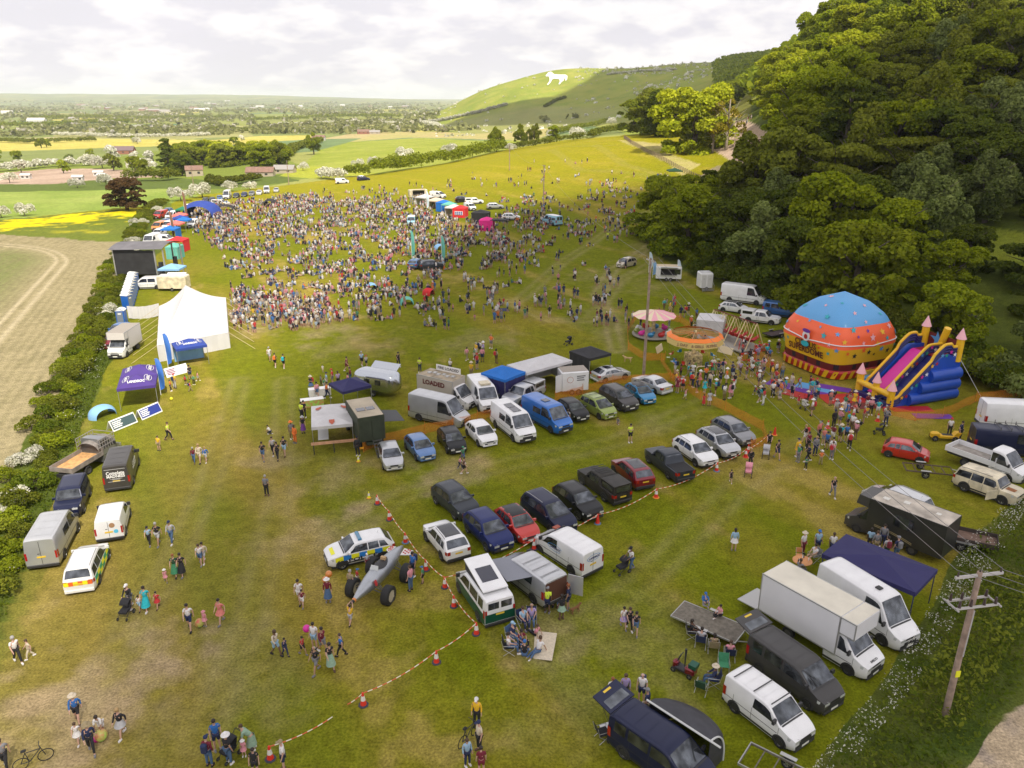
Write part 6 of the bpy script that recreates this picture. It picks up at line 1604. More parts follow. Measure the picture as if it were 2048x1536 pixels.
def person(x, y, z, pz, hd, top, bot, hair, s=1.0, loc='', skin=None, backpack=None, label=None, group=None):
 "top 'white' or 'white/long'; bot 'shorts:navy'; hair 'short:dark'"
 tcol, _, tk = top.partition('/'); tk = tk or 'tee'; bk, _, bcol = bot.partition(':'); hk, _, hc = hair.partition(':')
 dress = bk in ('skirt','longskirt') and bcol == tcol
 if label is None:
  who = 'child' if s < .8 else 'person'
  ww = f'{tcol} dress' if dress else f'{tcol} {TW[tk]} and {bcol} {"skirt" if "skirt" in bk else bk}'
  hw_ = {'cap':f' and {hc} cap','hat':f' and {hc} hat'}.get(hk, '')
  for label in (f'{who} in {ww}{hw_}, {loc}', f'{who} in {ww}, {loc}', f'{who} in {tcol} {TW[tk]}, {loc}', f'{tcol} {TW[tk]} {who}, {loc}', f'{who} {loc}'):
   if len(label.split()) <= 16 and label not in USED: break
 o = empty('person', (x, y, z), R(hd), label, 'person', group); o.scale = (s, s, s); NP_[0] += 1; USED[label] = USED.get(label, 0)+1
 def part(nm, me, m):
  c = link(nm, me, o); sl = c.material_slots[0]; sl.link = 'OBJECT'; sl.material = m; return c
 sk = skin or rnd.choice(['light','light','light','tan','light','brown'] if s > .8 else ['light','light','tan'])
 part('body', pm(pz, 'body'), SKIN[sk]); part('shirt', pm(pz, 'sleeves' if tk == 'long' else tk), CLOTH[tcol]); part({'skirt':'skirt','longskirt':'skirt'}.get(bk, bk), pm(pz, bk), CLOTH[bcol])
 hm_ = HAIRC[hc] if hc in HAIRC and hk not in ('cap','hat') else CLOTH.get(hc, CLOTH['cream'])
 part('hat' if hk in ('cap','hat') else 'hair', pm(pz, hk), hm_)
 shc = CLOTH[rnd.choice(['white','black','white','grey','brown'])]
 for k in ('shoe0','shoe1'): part('shoe', pm(pz, k), shc)
 if backpack:
  hx = POSES[pz]['chest']; me = VCACHE.get('bp')
  if me is None: b = MB(); b.rbox(-.14,.10,-.14,.14,-.22,.22,.06); me = VCACHE['bp'] = b.mesh('backpack', [W0])
  c = part('backpack', me, CLOTH[backpack]); c.location = (hx[0]-.20, 0, hx[2]+.02)
 return o
def PP(px, py, pz, hd, top, bot, hair, s, loc, **k):
 g = G(px, py); return person(g.x, g.y, g.z+k.pop('lift', 0), pz, hd, top, bot, hair, s, loc, **k)
FG = '''37,1325,walk,-40,white,trousers:black,long:grey,1,at the left edge carrying a dark bag
62,1316,walk,-140,cream,trousers:cream,long:brown,.72,just right of the grey haired walker
263,1216,push,-95,black/long,shorts:grey,cap:white,1,pushing a pushchair below the ambulance
281,1221,walk,-90,white,shorts:pale blue,short:dark,.62,between the pushchair and the turquoise dress
295,1220,walk,-90,turquoise,longskirt:turquoise,long:dark,.98,walking hand in hand with children
317,1216,walk,-100,red,skirt:red,short:dark,.68,right of the turquoise dress
381,1259,walk,-80,white,shorts:navy,short:dark,1.03,walking beside a small pink child
411,1252,stand,-110,pink,skirt:pink,hat:pink,.6,next to a rainbow ball
444,1246,walk,-110,coral,skirt:coral,short:dark,.98,with a shoulder bag right of the rainbow ball
157,1444,walk,-70,blue/long,shorts:black,hat:cream,1,with an orange bag behind the checked shirt group
158,1486,walk,-80,white,skirt:white,long:brown,.72,left of the tan hatted walker
185,1505,walk,-60,navy/long,trousers:black,hat:khaki,1.02,leading the group at lower left
206,1467,bend,-80,white,shorts:white,long:dark,.85,leaning over a rainbow ball
246,1472,walk,-100,black/long,skirt:light grey,long:blonde,.98,walking alone right of the rainbow ball group
14,1536,walk,-70,grey,trousers:black,long:brown,1,cut by the bottom left corner
420,1532,stand,80,maroon/long,trousers:denim blue,cap:navy,1,with a blue backpack at the bottom edge|backpack=navy
436,1499,stand,-60,blue,shorts:navy,short:dark,1.03,facing the pushchair group at the bottom
459,1527,stand,60,black,trousers:denim blue,hat:white,1,seen from behind with a yellow bag
489,1512,stand,-80,pink,skirt:pink,hat:white,.55,beside the bending green dress
507,1498,bend,-160,sage green,longskirt:sage green,short:brown,.95,reaching down to a toddler
600,1206,walk,-90,white,shorts:white,short:dark,.98,behind the boy in the maroon shirt left of the jet car
606,1213,walk,-90,maroon,shorts:white,short:dark,.7,in front of a white clad adult left of the jet car
657,1203,stand,-80,maroon/long,longskirt:denim blue,hat:white,.95,holding orange balloons
702,1250,reach,70,yellow,shorts:light grey,short:dark,.78,reaching up to the nose of the jet car
553,1311,walk,-30,cream/long,shorts:pale blue,long:brown,.98,leading a child with a dark backpack
571,1311,walk,-40,navy/long,trousers:navy,short:dark,.68,with dark clothes beside the cream cardigan
606,1309,walk,-30,red,shorts:black,short:dark,.7,carrying a pink balloon
630,1296,stand,-100,white,shorts:pale blue,short:dark,.98,behind the maroon jumper right of the pink balloon
646,1306,walk,-40,maroon/long,shorts:grey,short:dark,1,between the white top and the blue shirted boy
634,1345,walk,-120,black,shorts:grey,bald:grey,1,the front walker of the middle group
662,1337,walk,-60,black,longskirt:sage green,long:dark,.98,carrying a bright blue bag
684,1312,walk,180,blue,trousers:black,short:brown,.85,right end of the middle group
954,1452,stand,-100,yellow/long,trousers:black,cap:white,.98,with a white helmet beside a bicycle
959,1502,stand,-150,cream,trousers:black,cap:navy,1.02,in front of the yellow jumper holding a bicycle
935,1531,stand,-60,pale blue/long,trousers:navy,short:brown,.9,left one at the very bottom near the bicycle
963,1548,stand,100,maroon,shorts:maroon,short:dark,.9,right one at the very bottom near the bicycle
569,1540,stand,-160,white,shorts:navy,cap:khaki,1,just right of the bottom cone
512,1550,stand,-80,black,shorts:black,short:dark,.9,half out of the bottom edge beside the cone
1094,1226,stand,70,lime,shorts:navy,cap:grey,1.03,hi vis figure behind the open grey camper
1136,1219,stand,160,navy,shorts:navy,short:ginger,1.02,to the right of the open grey camper
1123,1239,stand,120,black,skirt:sage green,long:dark,.98,standing nearest the small brown dog
1246,1256,walk,-80,white,skirt:lilac,short:dark,.85,left of three girls
1258,1259,walk,-80,black,trousers:black,long:brown,.88,middle of three girls
1271,1268,walk,-100,black,shorts:denim blue,long:dark,.88,right of three girls
338,880,walk,0,lime,trousers:black,short:brown,1,striding right near the sign boards
319,901,stand,-100,yellow,shorts:khaki,short:brown,.8,below the striding hi vis walker
389,926,walk,-80,maroon/long,trousers:denim blue,short:grey,.85,left of the beige coat
401,925,walk,-90,cream/long,shorts:cream,long:blonde,1,in the middle of three walking in line
413,924,walk,-90,blue/long,shorts:light grey,short:blonde,.82,right of the beige coat
300,1090,walk,-80,pale blue,trousers:black,cap:black,.85,left of the three walkers by the white van
318,1090,walk,-90,black,shorts:light grey,short:grey,1.03,centre of the three walkers by the white van
345,1086,walk,-90,light grey/long,trousers:denim blue,cap:navy,1.02,right of the three walkers by the white van
352,1152,walk,-80,dark green,longskirt:green,short:ginger,.95,arm in arm with a black skirted friend
366,1151,walk,-90,black,longskirt:black,short:dark,.97,arm in arm with the green dress
332,1164,walk,-60,pink,skirt:pink,hat:white,.55,in front of the green dress
402,1129,walk,-80,white,shorts:denim blue,long:brown,.9,left girl of the pair above the hatted family
409,1125,walk,-90,cream/long,shorts:light grey,long:dark,.9,right girl of the pair above the hatted family
534,992,stand,80,grey,trousers:black,short:grey,1.03,alone with a shoulder bag in the middle of the grass
527,921,walk,-80,black,shorts:denim blue,short:dark,1,left of the four friends by the white gazebo
547,910,walk,-90,light grey,trousers:black,short:brown,1,back one of the four friends by the white gazebo
556,919,walk,-90,black,trousers:black,long:dark,.95,front one of the four friends by the white gazebo
570,911,walk,-90,black,shorts:pale blue,short:dark,1.03,right one of the four friends by the white gazebo
584,878,stand,-60,grey,shorts:khaki,hat:orange,1,with an orange hat left of the white gazebo
591,886,stand,-120,orange/long,trousers:orange,short:brown,1,in orange overalls beside a black bin
604,838,stand,60,lime,trousers:black,short:dark,1,police steward left of the white gazebo
609,836,stand,90,black,trousers:black,cap:black,1.02,behind the police steward
607,866,stand,-70,black,longskirt:purple,hat:light grey,.95,with a purple skirt left of the white gazebo
541,868,kneel,170,white,trousers:navy,short:dark,.7,crouching on the grass alone
716,912,stand,80,black/long,trousers:black,cap:black,1.05,dark uniformed figure by the plank barrier
928,948,walk,0,brown,shorts:black,short:dark,.85,striding before the black hatchback
920,938,walk,-30,pink,trousers:navy,short:dark,.65,left of the striding figure by the black hatchback
926,925,walk,-60,green,shorts:denim blue,cap:green,.85,touching the front of the black hatchback
703,1188,stand,60,khaki,trousers:black,short:grey,1,with a turquoise bag left of the jet car
716,1170,stand,30,red,shorts:white,cap:blue,.68,between the khaki top and the jet car
822,1181,stand,150,pink,trousers:denim blue,short:brown,1.03,with back to camera right of the jet car
827,1152,stand,-130,blue,shorts:navy,short:dark,1.03,facing the jet car with a backpack|backpack=navy
846,1166,stand,170,green,shorts:black,cap:blue,.7,pointing at the jet car
1260,885,phone,-80,lime,shorts:black,short:dark,1.03,lone steward between the two car rows
1237,848,kneel,-120,grey,shorts:grey,short:dark,.62,running child by the lime green car
1135,850,stand,-90,white,trousers:cream,long:brown,.9,standing between the blue van and the black car
1370,800,reach,-40,pink,shorts:white,short:dark,.65,climbing at the orange fence
1407,811,stand,90,red,longskirt:red,long:dark,.7,leaning on the orange fence
1418,812,stand,90,light grey,skirt:light grey,long:brown,.95,beside the red dress at the orange fence
1461,965,walk,-100,black,shorts:black,short:dark,.66,walking left of the pushchair
1500,933,push,-110,black/long,trousers:black,long:blonde,.98,pushing a pale pushchair past the cones
1537,898,push,-110,black,shorts:black,long:brown,.98,pushing a pushchair by the orange fence end
1467,1101,stand,80,pale blue/long,skirt:white,long:dark,.98,in a loose blue striped shirt alone on the grass
1262,1141,push,-150,white,trousers:denim blue,cap:black,1.03,pushing the dark pushchair towards the vans
1664,994,walk,-90,black,trousers:grey,bald:grey,1.03,bald walker alone right of the crowd
1553,918,walk,-80,black,shorts:navy,short:dark,1.03,walking away left of the queue
1604,1108,stand,-60,white,trousers:maroon,hat:cream,.98,in red trousers above the cafe table
1633,1106,stand,-90,pale blue,shorts:navy,cap:blue,1.03,behind the cafe table
1662,1112,stand,-100,white,shorts:navy,short:brown,1.03,with a blue jacket over the shoulder by the navy awning
1737,1100,stand,60,pale blue,trousers:black,long:dark,.97,leftmost of five by the horsebox
1749,1107,stand,80,grey/long,shorts:khaki,short:brown,1,second of five by the horsebox
1763,1094,stand,-120,grey/long,trousers:navy,short:dark,1.03,third of five by the horsebox
1770,1119,stand,90,light grey,shorts:dark green,short:dark,1,with a maroon rucksack by the horsebox|backpack=maroon
1790,1121,stand,100,navy,shorts:denim blue,cap:grey,1.05,rightmost of five by the horsebox|backpack=grey
1897,872,stand,-100,white,trousers:black,cap:red,1.03,with a red cap behind the yellow kart
1918,880,stand,-60,navy,trousers:black,short:dark,1.05,with crossed arms beside the yellow kart
1223,1408,stand,-80,white,shorts:denim blue,short:ginger,.95,left one behind the raised blue tailgate
1249,1402,stand,-90,lilac/long,trousers:black,long:brown,.97,middle one behind the raised blue tailgate
1282,1404,stand,-110,white,shorts:navy,bald:grey,1.03,bald figure with a navy rucksack behind the tailgate|backpack=navy
1292,1436,stand,150,navy,shorts:khaki,cap:grey,1.03,leaning into the side of the dark blue camper
1113,1205,chair,-100,dark green,trousers:denim blue,bald:brown,1.05,sitting in the doorway of the grey camper|lift=.1
1046,1251,chair,-60,pale blue,trousers:navy,short:brown,.97,in the left camp chair by the green camper
1063,1247,chair,-90,lilac,trousers:denim blue,bald:grey,1.03,in the right camp chair by the green camper
1026,1283,chair,-40,navy,trousers:denim blue,cap:pale blue,1,in the blue camp chair of the picnic ring
1043,1286,sit,-60,maroon,trousers:black,long:dark,.95,on the ground of the picnic ring
1018,1305,chair,0,white,trousers:denim blue,short:dark,1,in the camp chair nearest the camera of the picnic ring
1049,1310,sit,90,black,trousers:denim blue,cap:blue,1,with back to camera on the picnic ring
1076,1304,lounge,-130,white,trousers:denim blue,long:brown,.97,stretched on the beige blanket
1070,1270,lounge,150,pink,trousers:black,short:brown,.8,lying at the top of the beige blanket
1408,1222,sit,-90,blue/long,trousers:grey,cap:blue,.8,hooded and cross legged on the trailer|lift=.55
1438,1247,sit,-150,pink,trousers:black,short:dark,.8,with bare arms on the trailer|lift=.55
1383,1275,chair,-10,black,trousers:black,long:dark,.95,left camp chair of the row by the trailer
1401,1292,chair,70,light grey,trousers:navy,short:dark,1,second camp chair of the row by the trailer
1426,1303,chair,80,khaki,trousers:grey,long:dark,.95,third camp chair of the row by the trailer
1458,1318,chair,80,pink,trousers:navy,short:brown,.98,right camp chair of the row by the trailer
1426,1370,chair,170,navy/long,trousers:denim blue,hat:cream,1,reclining in a chair under a straw hat
1627,1122,chair,-160,white,shorts:khaki,short:dark,1,in a striped top at the cafe table
1598,1152,chair,40,grey,trousers:grey,short:brown,1,with back to camera at the cafe table
736,1148,stand,-60,light grey,trousers:maroon,cap:white,.6,climbing at the cockpit of the jet car|lift=.5
540,722,walk,-90,white,shorts:light grey,short:grey,1,walking up from the middle of the grass
551,735,walk,90,brown,shorts:black,short:dark,.97,walking away with an orange rucksack|backpack=orange
568,737,walk,90,black,shorts:black,short:dark,.97,walking away with a turquoise rucksack|backpack=turquoise
694,743,walk,-20,maroon,shorts:maroon,short:dark,1,walking right with a second one close behind
724,732,walk,90,pale blue,shorts:black,short:grey,1,walking away hand in hand above the airstream
733,734,walk,90,light grey,shorts:navy,cap:red,.8,small one walking away above the silver trailer
797,733,walk,-60,black,trousers:black,cap:black,1,dark walker above the silver trailer
646,744,walk,-90,white,shorts:cream,short:dark,.5,tiny toddler alone on the worn grass
840,745,phone,-100,lime,trousers:navy,short:brown,1,steward at the silver trailer hatch
1148,595,stand,-90,black,shorts:black,short:dark,1,all in black alone on the open grass
1150,560,stand,-90,white,trousers:black,short:dark,1,alone left of the beige car
1215,480,stand,-90,lime,trousers:navy,short:dark,1,hi vis steward on the upper slope'''
for ln in FG.split('\n'):
 f = ln.split(','); loc = ','.join(f[8:]); ex = {}
 loc, *xs = loc.split('|')
 for x_ in xs: k_, v_ = x_.split('='); ex[k_] = float(v_) if k_ == 'lift' else v_
 PP(float(f[0]), float(f[1]), f[2], float(f[3]), f[4], f[5], f[6], float(f[7]), loc, **ex)
# people in the queues and around the rides: individuals, every one with clothes of their own
rq = random.Random(99); LABELS = set(USED)
TOPC = ['white','white','white','black','black','navy','light grey','pink','pale blue','red','maroon','cream','grey','blue','green','yellow','lilac','orange','coral','turquoise','khaki']
BOTC = ['navy','black','denim blue','grey','khaki','light grey','white','brown','black','denim blue']
TAKEN = []
def crowd_people(poly, n, loc, group, poses=('stand','stand','walk','phone','hips'), face=None, child=.22, gap=.55, clus=None):
 k = 0; tries = 0; xs = [p[0] for p in poly]; ys = [p[1] for p in poly]
 while k < n and tries < n*60:
  tries += 1; px = rq.uniform(min(xs), max(xs)); py = rq.uniform(min(ys), max(ys))
  if not inside(px, py, poly): continue
  g = G(px, py)
  if any(abs(g.x-a) < gap and abs(g.y-b) < gap for a, b in TAKEN): continue
  for _ in range(30):
   t = rq.choice(TOPC); b = rq.choice(['shorts','shorts','trousers','trousers','skirt']); bc = rq.choice(BOTC) if b != 'skirt' else rq.choice([t, rq.choice(BOTC)]); h = rq.choice(['short:dark','short:brown','long:dark','long:brown','long:blonde','short:grey','cap:navy','hat:cream','cap:black','hat:white','cap:red']); s = rq.uniform(.55,.75) if rq.random() < child else rq.uniform(.93,1.05)
   dress = b == 'skirt' and bc == t; tk = rq.choice(['','','/long']); hn, hc = h.split(':')
   hw_ = f'{hc} {hn}' if hn in ('cap','hat') else f'{hc} hair'
   cl = f'{t} dress' if dress else f'{t} {"jumper" if tk else "top"} and {bc} {b}'
   lb = f'{"child" if s < .8 else "person"} in {cl}, {hw_}, {loc}'
   if lb not in LABELS and len(lb.split()) <= 16: break
  LABELS.add(lb); TAKEN.append((g.x, g.y)); k += 1
  person(g.x, g.y, g.z, rq.choice(poses), rq.uniform(0,360) if face is None else face+rq.uniform(-50,50), t+tk, f'{b}:{bc}', h, s, label=lb, group=group, backpack=rq.choice([None]*6+['black','navy','red']))
GQ = 'people at the rides and stalls'
crowd_people([(1345,748),(1420,742),(1500,735),(1560,745),(1570,790),(1540,812),(1440,800),(1350,785)], 52, 'in the crowd before the swing ride', GQ)
crowd_people([(1545,745),(1590,765),(1640,790),(1690,808),(1700,830),(1640,838),(1560,815),(1540,790)], 26, 'queueing in front of the dome', GQ)
crowd_people([(1650,800),(1750,802),(1790,835),(1770,855),(1660,850)], 14, 'at the foot of the inflatable slide', GQ)
crowd_people([(1640,850),(1720,850),(1725,900),(1640,935),(1585,945),(1590,900)], 26, 'in the long queue below the slide', GQ)
crowd_people([(1285,610),(1340,605),(1395,640),(1380,660),(1290,650)], 12, 'between the kiosk and the toy roundabout', GQ)
crowd_people([(1385,640),(1420,640),(1415,690),(1385,680)], 9, 'by the open white tent and swing boats', GQ)
crowd_people([(1460,700),(1560,690),(1570,735),(1480,735)], 12, 'behind the red barrier near the dome', GQ)
crowd_people([(600,800),(700,795),(705,760),(640,765)], 10, 'by the rainbow covered tables', GQ)
crowd_people([(860,760),(900,740),(970,690),(1000,700),(990,740),(930,768)], 12, 'in the queue behind the food truck', GQ)
crowd_people([(310,768),(400,755),(400,795),(330,800)], 7, 'outside the purple gazebo', GQ)
# ---- the rest of the crowd, past three hundred, read as one mass
def lowpoly(sit):
 b = MB()
 def lim(a, c, r0, r1, m): b.tube(a, c, r0, r1, 5, m)
 if not sit:
  for s in (1,-1): lim((0,s*.09,.9), (.03*s,s*.11,.5), .10,.075,1); lim((.03*s,s*.11,.5), (-.06*s,s*.11,.03), .07,.045,3); lim((0,s*.2,1.42), (.03,s*.25,1.1), .06,.045,0); lim((.03,s*.25,1.1),(.14,s*.2,.92), .04,.03,3)
  lim((0,0,.85), (0,0,1.25), .145,.17,0); lim((0,0,1.25), (0,0,1.5), .17,.07,0); b.sphere((.01,0,1.64), .115, 6, 5, 3); b.sphere((-.025,0,1.68), .118, 6, 4, 2)
 else:
  for s in (1,-1): lim((0,s*.1,.14), (.4,s*.2,.3), .11,.08,1); lim((.4,s*.2,.3), (.62,s*.08,.08), .07,.05,3); lim((-.02,s*.2,.62), (.16,s*.25,.4), .055,.04,0)
  lim((0,0,.05), (-.02,0,.5), .16,.17,0); lim((-.02,0,.5), (-.02,0,.72), .17,.07,0); b.sphere((0,0,.85), .115, 6, 5, 3); b.sphere((-.03,0,.89), .118, 6, 4, 2)
 return b
LP = [lowpoly(False), lowpoly(True)]
cmk = bpy.data.materials.new('crowd_clothes'); cmk.use_nodes = True; _a = cmk.node_tree.nodes.new('ShaderNodeAttribute'); _a.attribute_name = 'albedo'
cmk.node_tree.links.new(_a.outputs['Color'], cmk.node_tree.nodes['Principled BSDF'].inputs['Base Color']); cmk.node_tree.nodes['Principled BSDF'].inputs['Roughness'].default_value = .9
ccol = {'white':(.75,.72,.72),'black':(.02,.02,.025),'navy':(.03,.04,.12),'grey':(.25,.25,.27),'pink':(.62,.25,.30),'red':(.5,.04,.04),'maroon':(.16,.015,.03),'blue':(.05,.16,.42),'pale':(.38,.48,.60),'cream':(.6,.52,.4),'yellow':(.7,.45,.04),'green':(.06,.2,.12),'orange':(.7,.2,.04),'khaki':(.3,.24,.15)}
ck = list(ccol.values()); tw = [23,24,11,9,8,3,6,4,6,7,1,2,1,3]
SPOT = []
def scatter(poly, ngroups, size, sitp, spread=1.3):
 xs = [p[0] for p in poly]; ys = [p[1] for p in poly]; W = [G(*p) for p in poly]; lo = (min(q.x for q in W), min(q.y for q in W)); hi = (max(q.x for q in W), max(q.y for q in W)); n = 0; t = 0
 wp = [(q.x, q.y) for q in W]
 while n < ngroups and t < ngroups*40:
  t += 1; x = rq.uniform(lo[0], hi[0]); y = rq.uniform(lo[1], hi[1])
  if not inside(x, y, wp): continue
  n += 1; sit = rq.random() < sitp; k = max(1, int(rq.gauss(*size)))
  for i in range(k):
   a = rq.uniform(0, 6.28); r = spread*(.35+.65*rq.random())*(.42+.1*k); SPOT.append((x+r*cos(a), y+r*sin(a), sit and rq.random() < .93, a+pi+rq.uniform(-.6,.6)))
scatter([(375,415),(560,395),(700,400),(800,405),(880,440),(920,500),(880,560),(760,610),(640,640),(500,650),(470,600),(450,520),(400,460)], 860, (4.6,1.7), .82)
scatter([(385,420),(470,440),(480,480),(430,500),(390,470)], 75, (3,1), .1)
scatter([(455,590),(640,600),(700,640),(640,665),(500,665),(455,640)], 100, (3,1.2), .1)
scatter([(700,570),(860,560),(880,620),(760,650),(690,640)], 40, (3.2,1.2), .35)
scatter([(800,400),(860,392),(950,450),(1010,470),(960,500),(880,470)], 75, (3,1), .25)
scatter([(560,390),(800,385),(820,420),(600,425)], 62, (3,1), .6)
scatter([(880,440),(1090,430),(1110,500),(1000,540),(900,540)], 120, (4,1.5), .6)
scatter([(1000,395),(1250,400),(1300,440),(1240,500),(1100,480),(1010,440)], 105, (3.6,1.5), .6)
scatter([(1000,540),(1120,520),(1230,560),(1250,640),(1200,700),(1020,690),(960,620)], 64, (2.6,1.2), .45)
scatter([(820,560),(960,560),(1010,650),(960,690),(880,680),(820,620)], 34, (2.6,1.2), .4)
scatter([(700,660),(800,680),(940,720),(850,730),(720,700)], 6, (4,1.5), .5)
scatter([(1260,352),(1330,350),(1375,372),(1330,385)], 13, (3,1), .1, 1.8)
scatter([(1180,360),(1260,365),(1300,400),(1200,400)], 20, (3,1), .6)
scatter([(900,350),(1150,310),(1270,320),(1200,370),(1000,380)], 20, (2,.8), .3)
scatter([(640,385),(800,370),(900,375),(880,395),(700,400)], 9, (2,.8), .3)
scatter([(1200,600),(1270,600),(1290,690),(1220,720)], 9, (2.4,1), .2)
scatter([(450,650),(480,655),(480,690),(470,680)], 3, (2,1), .1)
scatter([(1442,242),(1500,236),(1510,252),(1460,262)], 7, (3,1), .05, 1.5)
scatter([(420,400),(900,360),(1290,340),(1330,420),(1280,520),(1230,620),(1050,680),(560,650),(470,560)], 150, (3.2,1.5), .6)
# keep clear of the parked things
SPOT = [q for q in SPOT if q[1] > 98]
def merge_crowd(name, spots):
 V_ = []; F = []; Cc = []; base = 0
 pr = []
 for b in LP: v = np.array(b.v); vm = np.zeros(len(v), int);
 arr = []
 for b in LP:
  v = np.array(b.v); vm = np.zeros(len(v), int)
  for f, m in zip(b.f, b.m):
   for i in f: vm[i] = m
  arr.append((v, vm, b.f))
 for (x, y, sit, a) in spots:
  v, vm, fs = arr[1 if sit else 0]; s = rq.uniform(.9,1.05) if rq.random() > .2 else rq.uniform(.55,.75); c, s_ = cos(a), sin(a)
  z = tz(x, y); q = np.stack([(v[:,0]*c-v[:,1]*s_)*s+x, (v[:,0]*s_+v[:,1]*c)*s+y, v[:,2]*s+z], -1)
  V_.append(q); t = rq.choices(ck, tw)[0]; bo = rq.choice([(.02,.02,.025),(.03,.04,.11),(.07,.12,.24),(.3,.26,.2),(.3,.3,.32),(.6,.58,.56)]); h = rq.choice([(.02,.014,.01),(.07,.04,.02),(.3,.2,.1),(.3,.29,.28),(.65,.62,.58),(.03,.02,.015)]); sk = rq.choice([(.55,.33,.25),(.48,.28,.2)])
  pal_ = np.array([t, bo, h, sk])*.8; Cc.append(pal_[vm]); F += [tuple(i+base for i in f) for f in fs]; base += len(v)
 me = bpy.data.meshes.new(name); me.from_pydata(np.concatenate(V_).tolist(), [], F); ca = me.color_attributes.new('albedo', 'FLOAT_COLOR', 'POINT')
 c4 = np.ones((base,4), np.float32); c4[:,:3] = np.concatenate(Cc); ca.data.foreach_set('color', c4.ravel()); me.materials.append(cmk)
 tag(link(name, me), kind='stuff')
merge_crowd('crowd', SPOT)
print('people', NP_[0], 'crowd', len(SPOT))
# ---------------------------------------------------------------- tents, stalls, rides
FAB = lambda n, c, a=.07: mat('fabric_'+n, c, .75, noise=(1.1,a), bump=.25)
WH_0 = mat('window_white', (.72,.72,.72), .5)
FC = {k: FAB(k, c) for k, c in {'white':(.55,.54,.55),'navy':(.020,.018,.095),'purple':(.060,.030,.20),'blue':(.008,.14,.50),'black':(.022,.022,.026),'red':(.60,.02,.025),'pink':(.62,.02,.22),'green':(.01,.17,.08),'teal':(.12,.40,.34),'cream':(.62,.50,.38),'paleblue':(.22,.42,.68),'yellow':(.75,.55,.12),'darkgreen':(.012,.06,.025),'magenta':(.30,.01,.11),'salmon':(.70,.16,.14),'royal':(.02,.05,.28)}.items()}
def gaz(px, py, w_, d, hd, col, label, eave=2.05, peak=3.0, walls='', group='pop up gazebos', wcol=None, logo=None, peaks=1, leg=RIM):
 g = G(px, py); hd = hd if not isinstance(hd, tuple) else math.degrees(atan2((G(*hd[1])-G(*hd[0])).y, (G(*hd[1])-G(*hd[0])).x)); o = empty('gazebo', tuple(g), R(hd), label, 'gazebo', group); m = MB(); v = .28; W, D = w_/2, d/2
 n = peaks
 for k in range(n):
  y0 = -D+d*k/n; y1 = y0+d/n; yc = (y0+y1)/2; P0 = (0,yc,peak)
  cs = [(-W,y0,eave+v),(W,y0,eave+v),(W,y1,eave+v),(-W,y1,eave+v)]
  for a, b in ((0,1),(1,2),(2,3),(3,0)):
   mid = tuple((cs[a][i]+cs[b][i]+P0[i])/3-(.07 if i == 2 else 0) for i in range(3)); m.add([cs[a],cs[b],P0,mid], [(0,1,3),(1,2,3),(2,0,3)])
 cs = [(-W,-D),(W,-D),(W,D),(-W,D)]
 for a, b in ((0,1),(1,2),(2,3),(3,0)): m.quad((*cs[a],eave),(*cs[b],eave),(*cs[b],eave+v),(*cs[a],eave+v))
 rf = m.build('roof', FC[col], o)
 for x, y in cs: b = MB(); b.box(x*.97-.025, x*.97+.025, y*.97-.025, y*.97+.025, 0, eave+.1); b.build('leg', leg, o)
 for ch in walls:
  b = MB(); a, c = {'f':(0,1),'r':(1,2),'b':(2,3),'l':(3,0)}[ch]; A, B = cs[a], cs[c]
  b.grid(lambda u, q: (A[0]*.985+(B[0]-A[0])*.985*u+.03*sin(u*22)*(abs(B[1]-A[1]) > abs(B[0]-A[0])), A[1]*.985+(B[1]-A[1])*.985*u+.03*sin(u*22)*(abs(B[0]-A[0]) > abs(B[1]-A[1])), .02+q*(eave+.05)), 16, 1); b.build('side_wall', FC[wcol or col], o)
 if logo:
  t, c, sz = logo
  for k in range(n):
   yc = -D+d*(k+.5)/n; sl = (peak-eave-v)/W
   for s in (1,-1): lettering('lettering', t, sz, c, rf, (s*W*.58, yc, eave+v+sl*W*.42-.03), (0,s,0), (-s,0,sl), .012, w_*.42, .05)
   b = MB(); ring(b, (W*.58,yc,eave+v+sl*W*.42+.02), (0,1,0), (-1,0,sl), w_*.25, .3, .05); ring(b, (-W*.58,yc,eave+v+sl*W*.42+.02), (0,-1,0), (1,0,sl), w_*.25, .3, .05); b.build('logo_ring', c, rf)
  sl = (peak-eave-v)/(d/n/2)
  lettering('lettering', t, sz*1.1, c, rf, (0, -D+d/n*.22, eave+v+sl*d/n*.22-.03), (1,0,0), (0,1,sl), .012, w_*.45, .05)
 return o
gaz(285,797,3.5,6.4,((246,800),(307,793)),'purple','long purple double peaked gazebo with white logos near the hedge', logo=('LANDROC', WI, .42), peaks=2, eave=2.1, peak=3.2)
gaz(384,726,3.4,2.8,((360,712),(412,704)),'royal','navy gazebo with white logo standing in front of the marquee', logo=('LANDROC', WI, .36), walls='b', wcol='paleblue')
wz = gaz(667,878,3.5,5.0,((640,893),(710,885)),'white','white gazebo with printed shields and a plank barrier across its front', eave=2.1, peak=2.9, logo=None, peaks=2)
SH = mat('shield_red', (.45,.10,.05), .6)
for (x, y, k) in ((0,-2.1,1.2),(-1.1,1.2,1.3),(1.15,1.2,1.3)):
 b = MB(); zf = lambda X_, Y_: 2.38+.52*(1-max(abs(X_)/1.75, abs(abs(Y_)-1.25)/1.25))+.02; b.add([(x+a*k*.22, y+c*k*.22, zf(x+a*k*.22, y+c*k*.22)) for a, c in ((-.9,1),(.9,1),(.85,-.2),(0,-1.2),(-.85,-.2))], [(0,1,2,3,4)]); b.build('shield_print', SH, wz)
b = MB(); b.box(-1.9,2.1,-2.92,-2.85,.85,1.1); b.build('plank_barrier', mat('plank_wood',(.55,.30,.18),.7,noise=(3,.2)), wz)
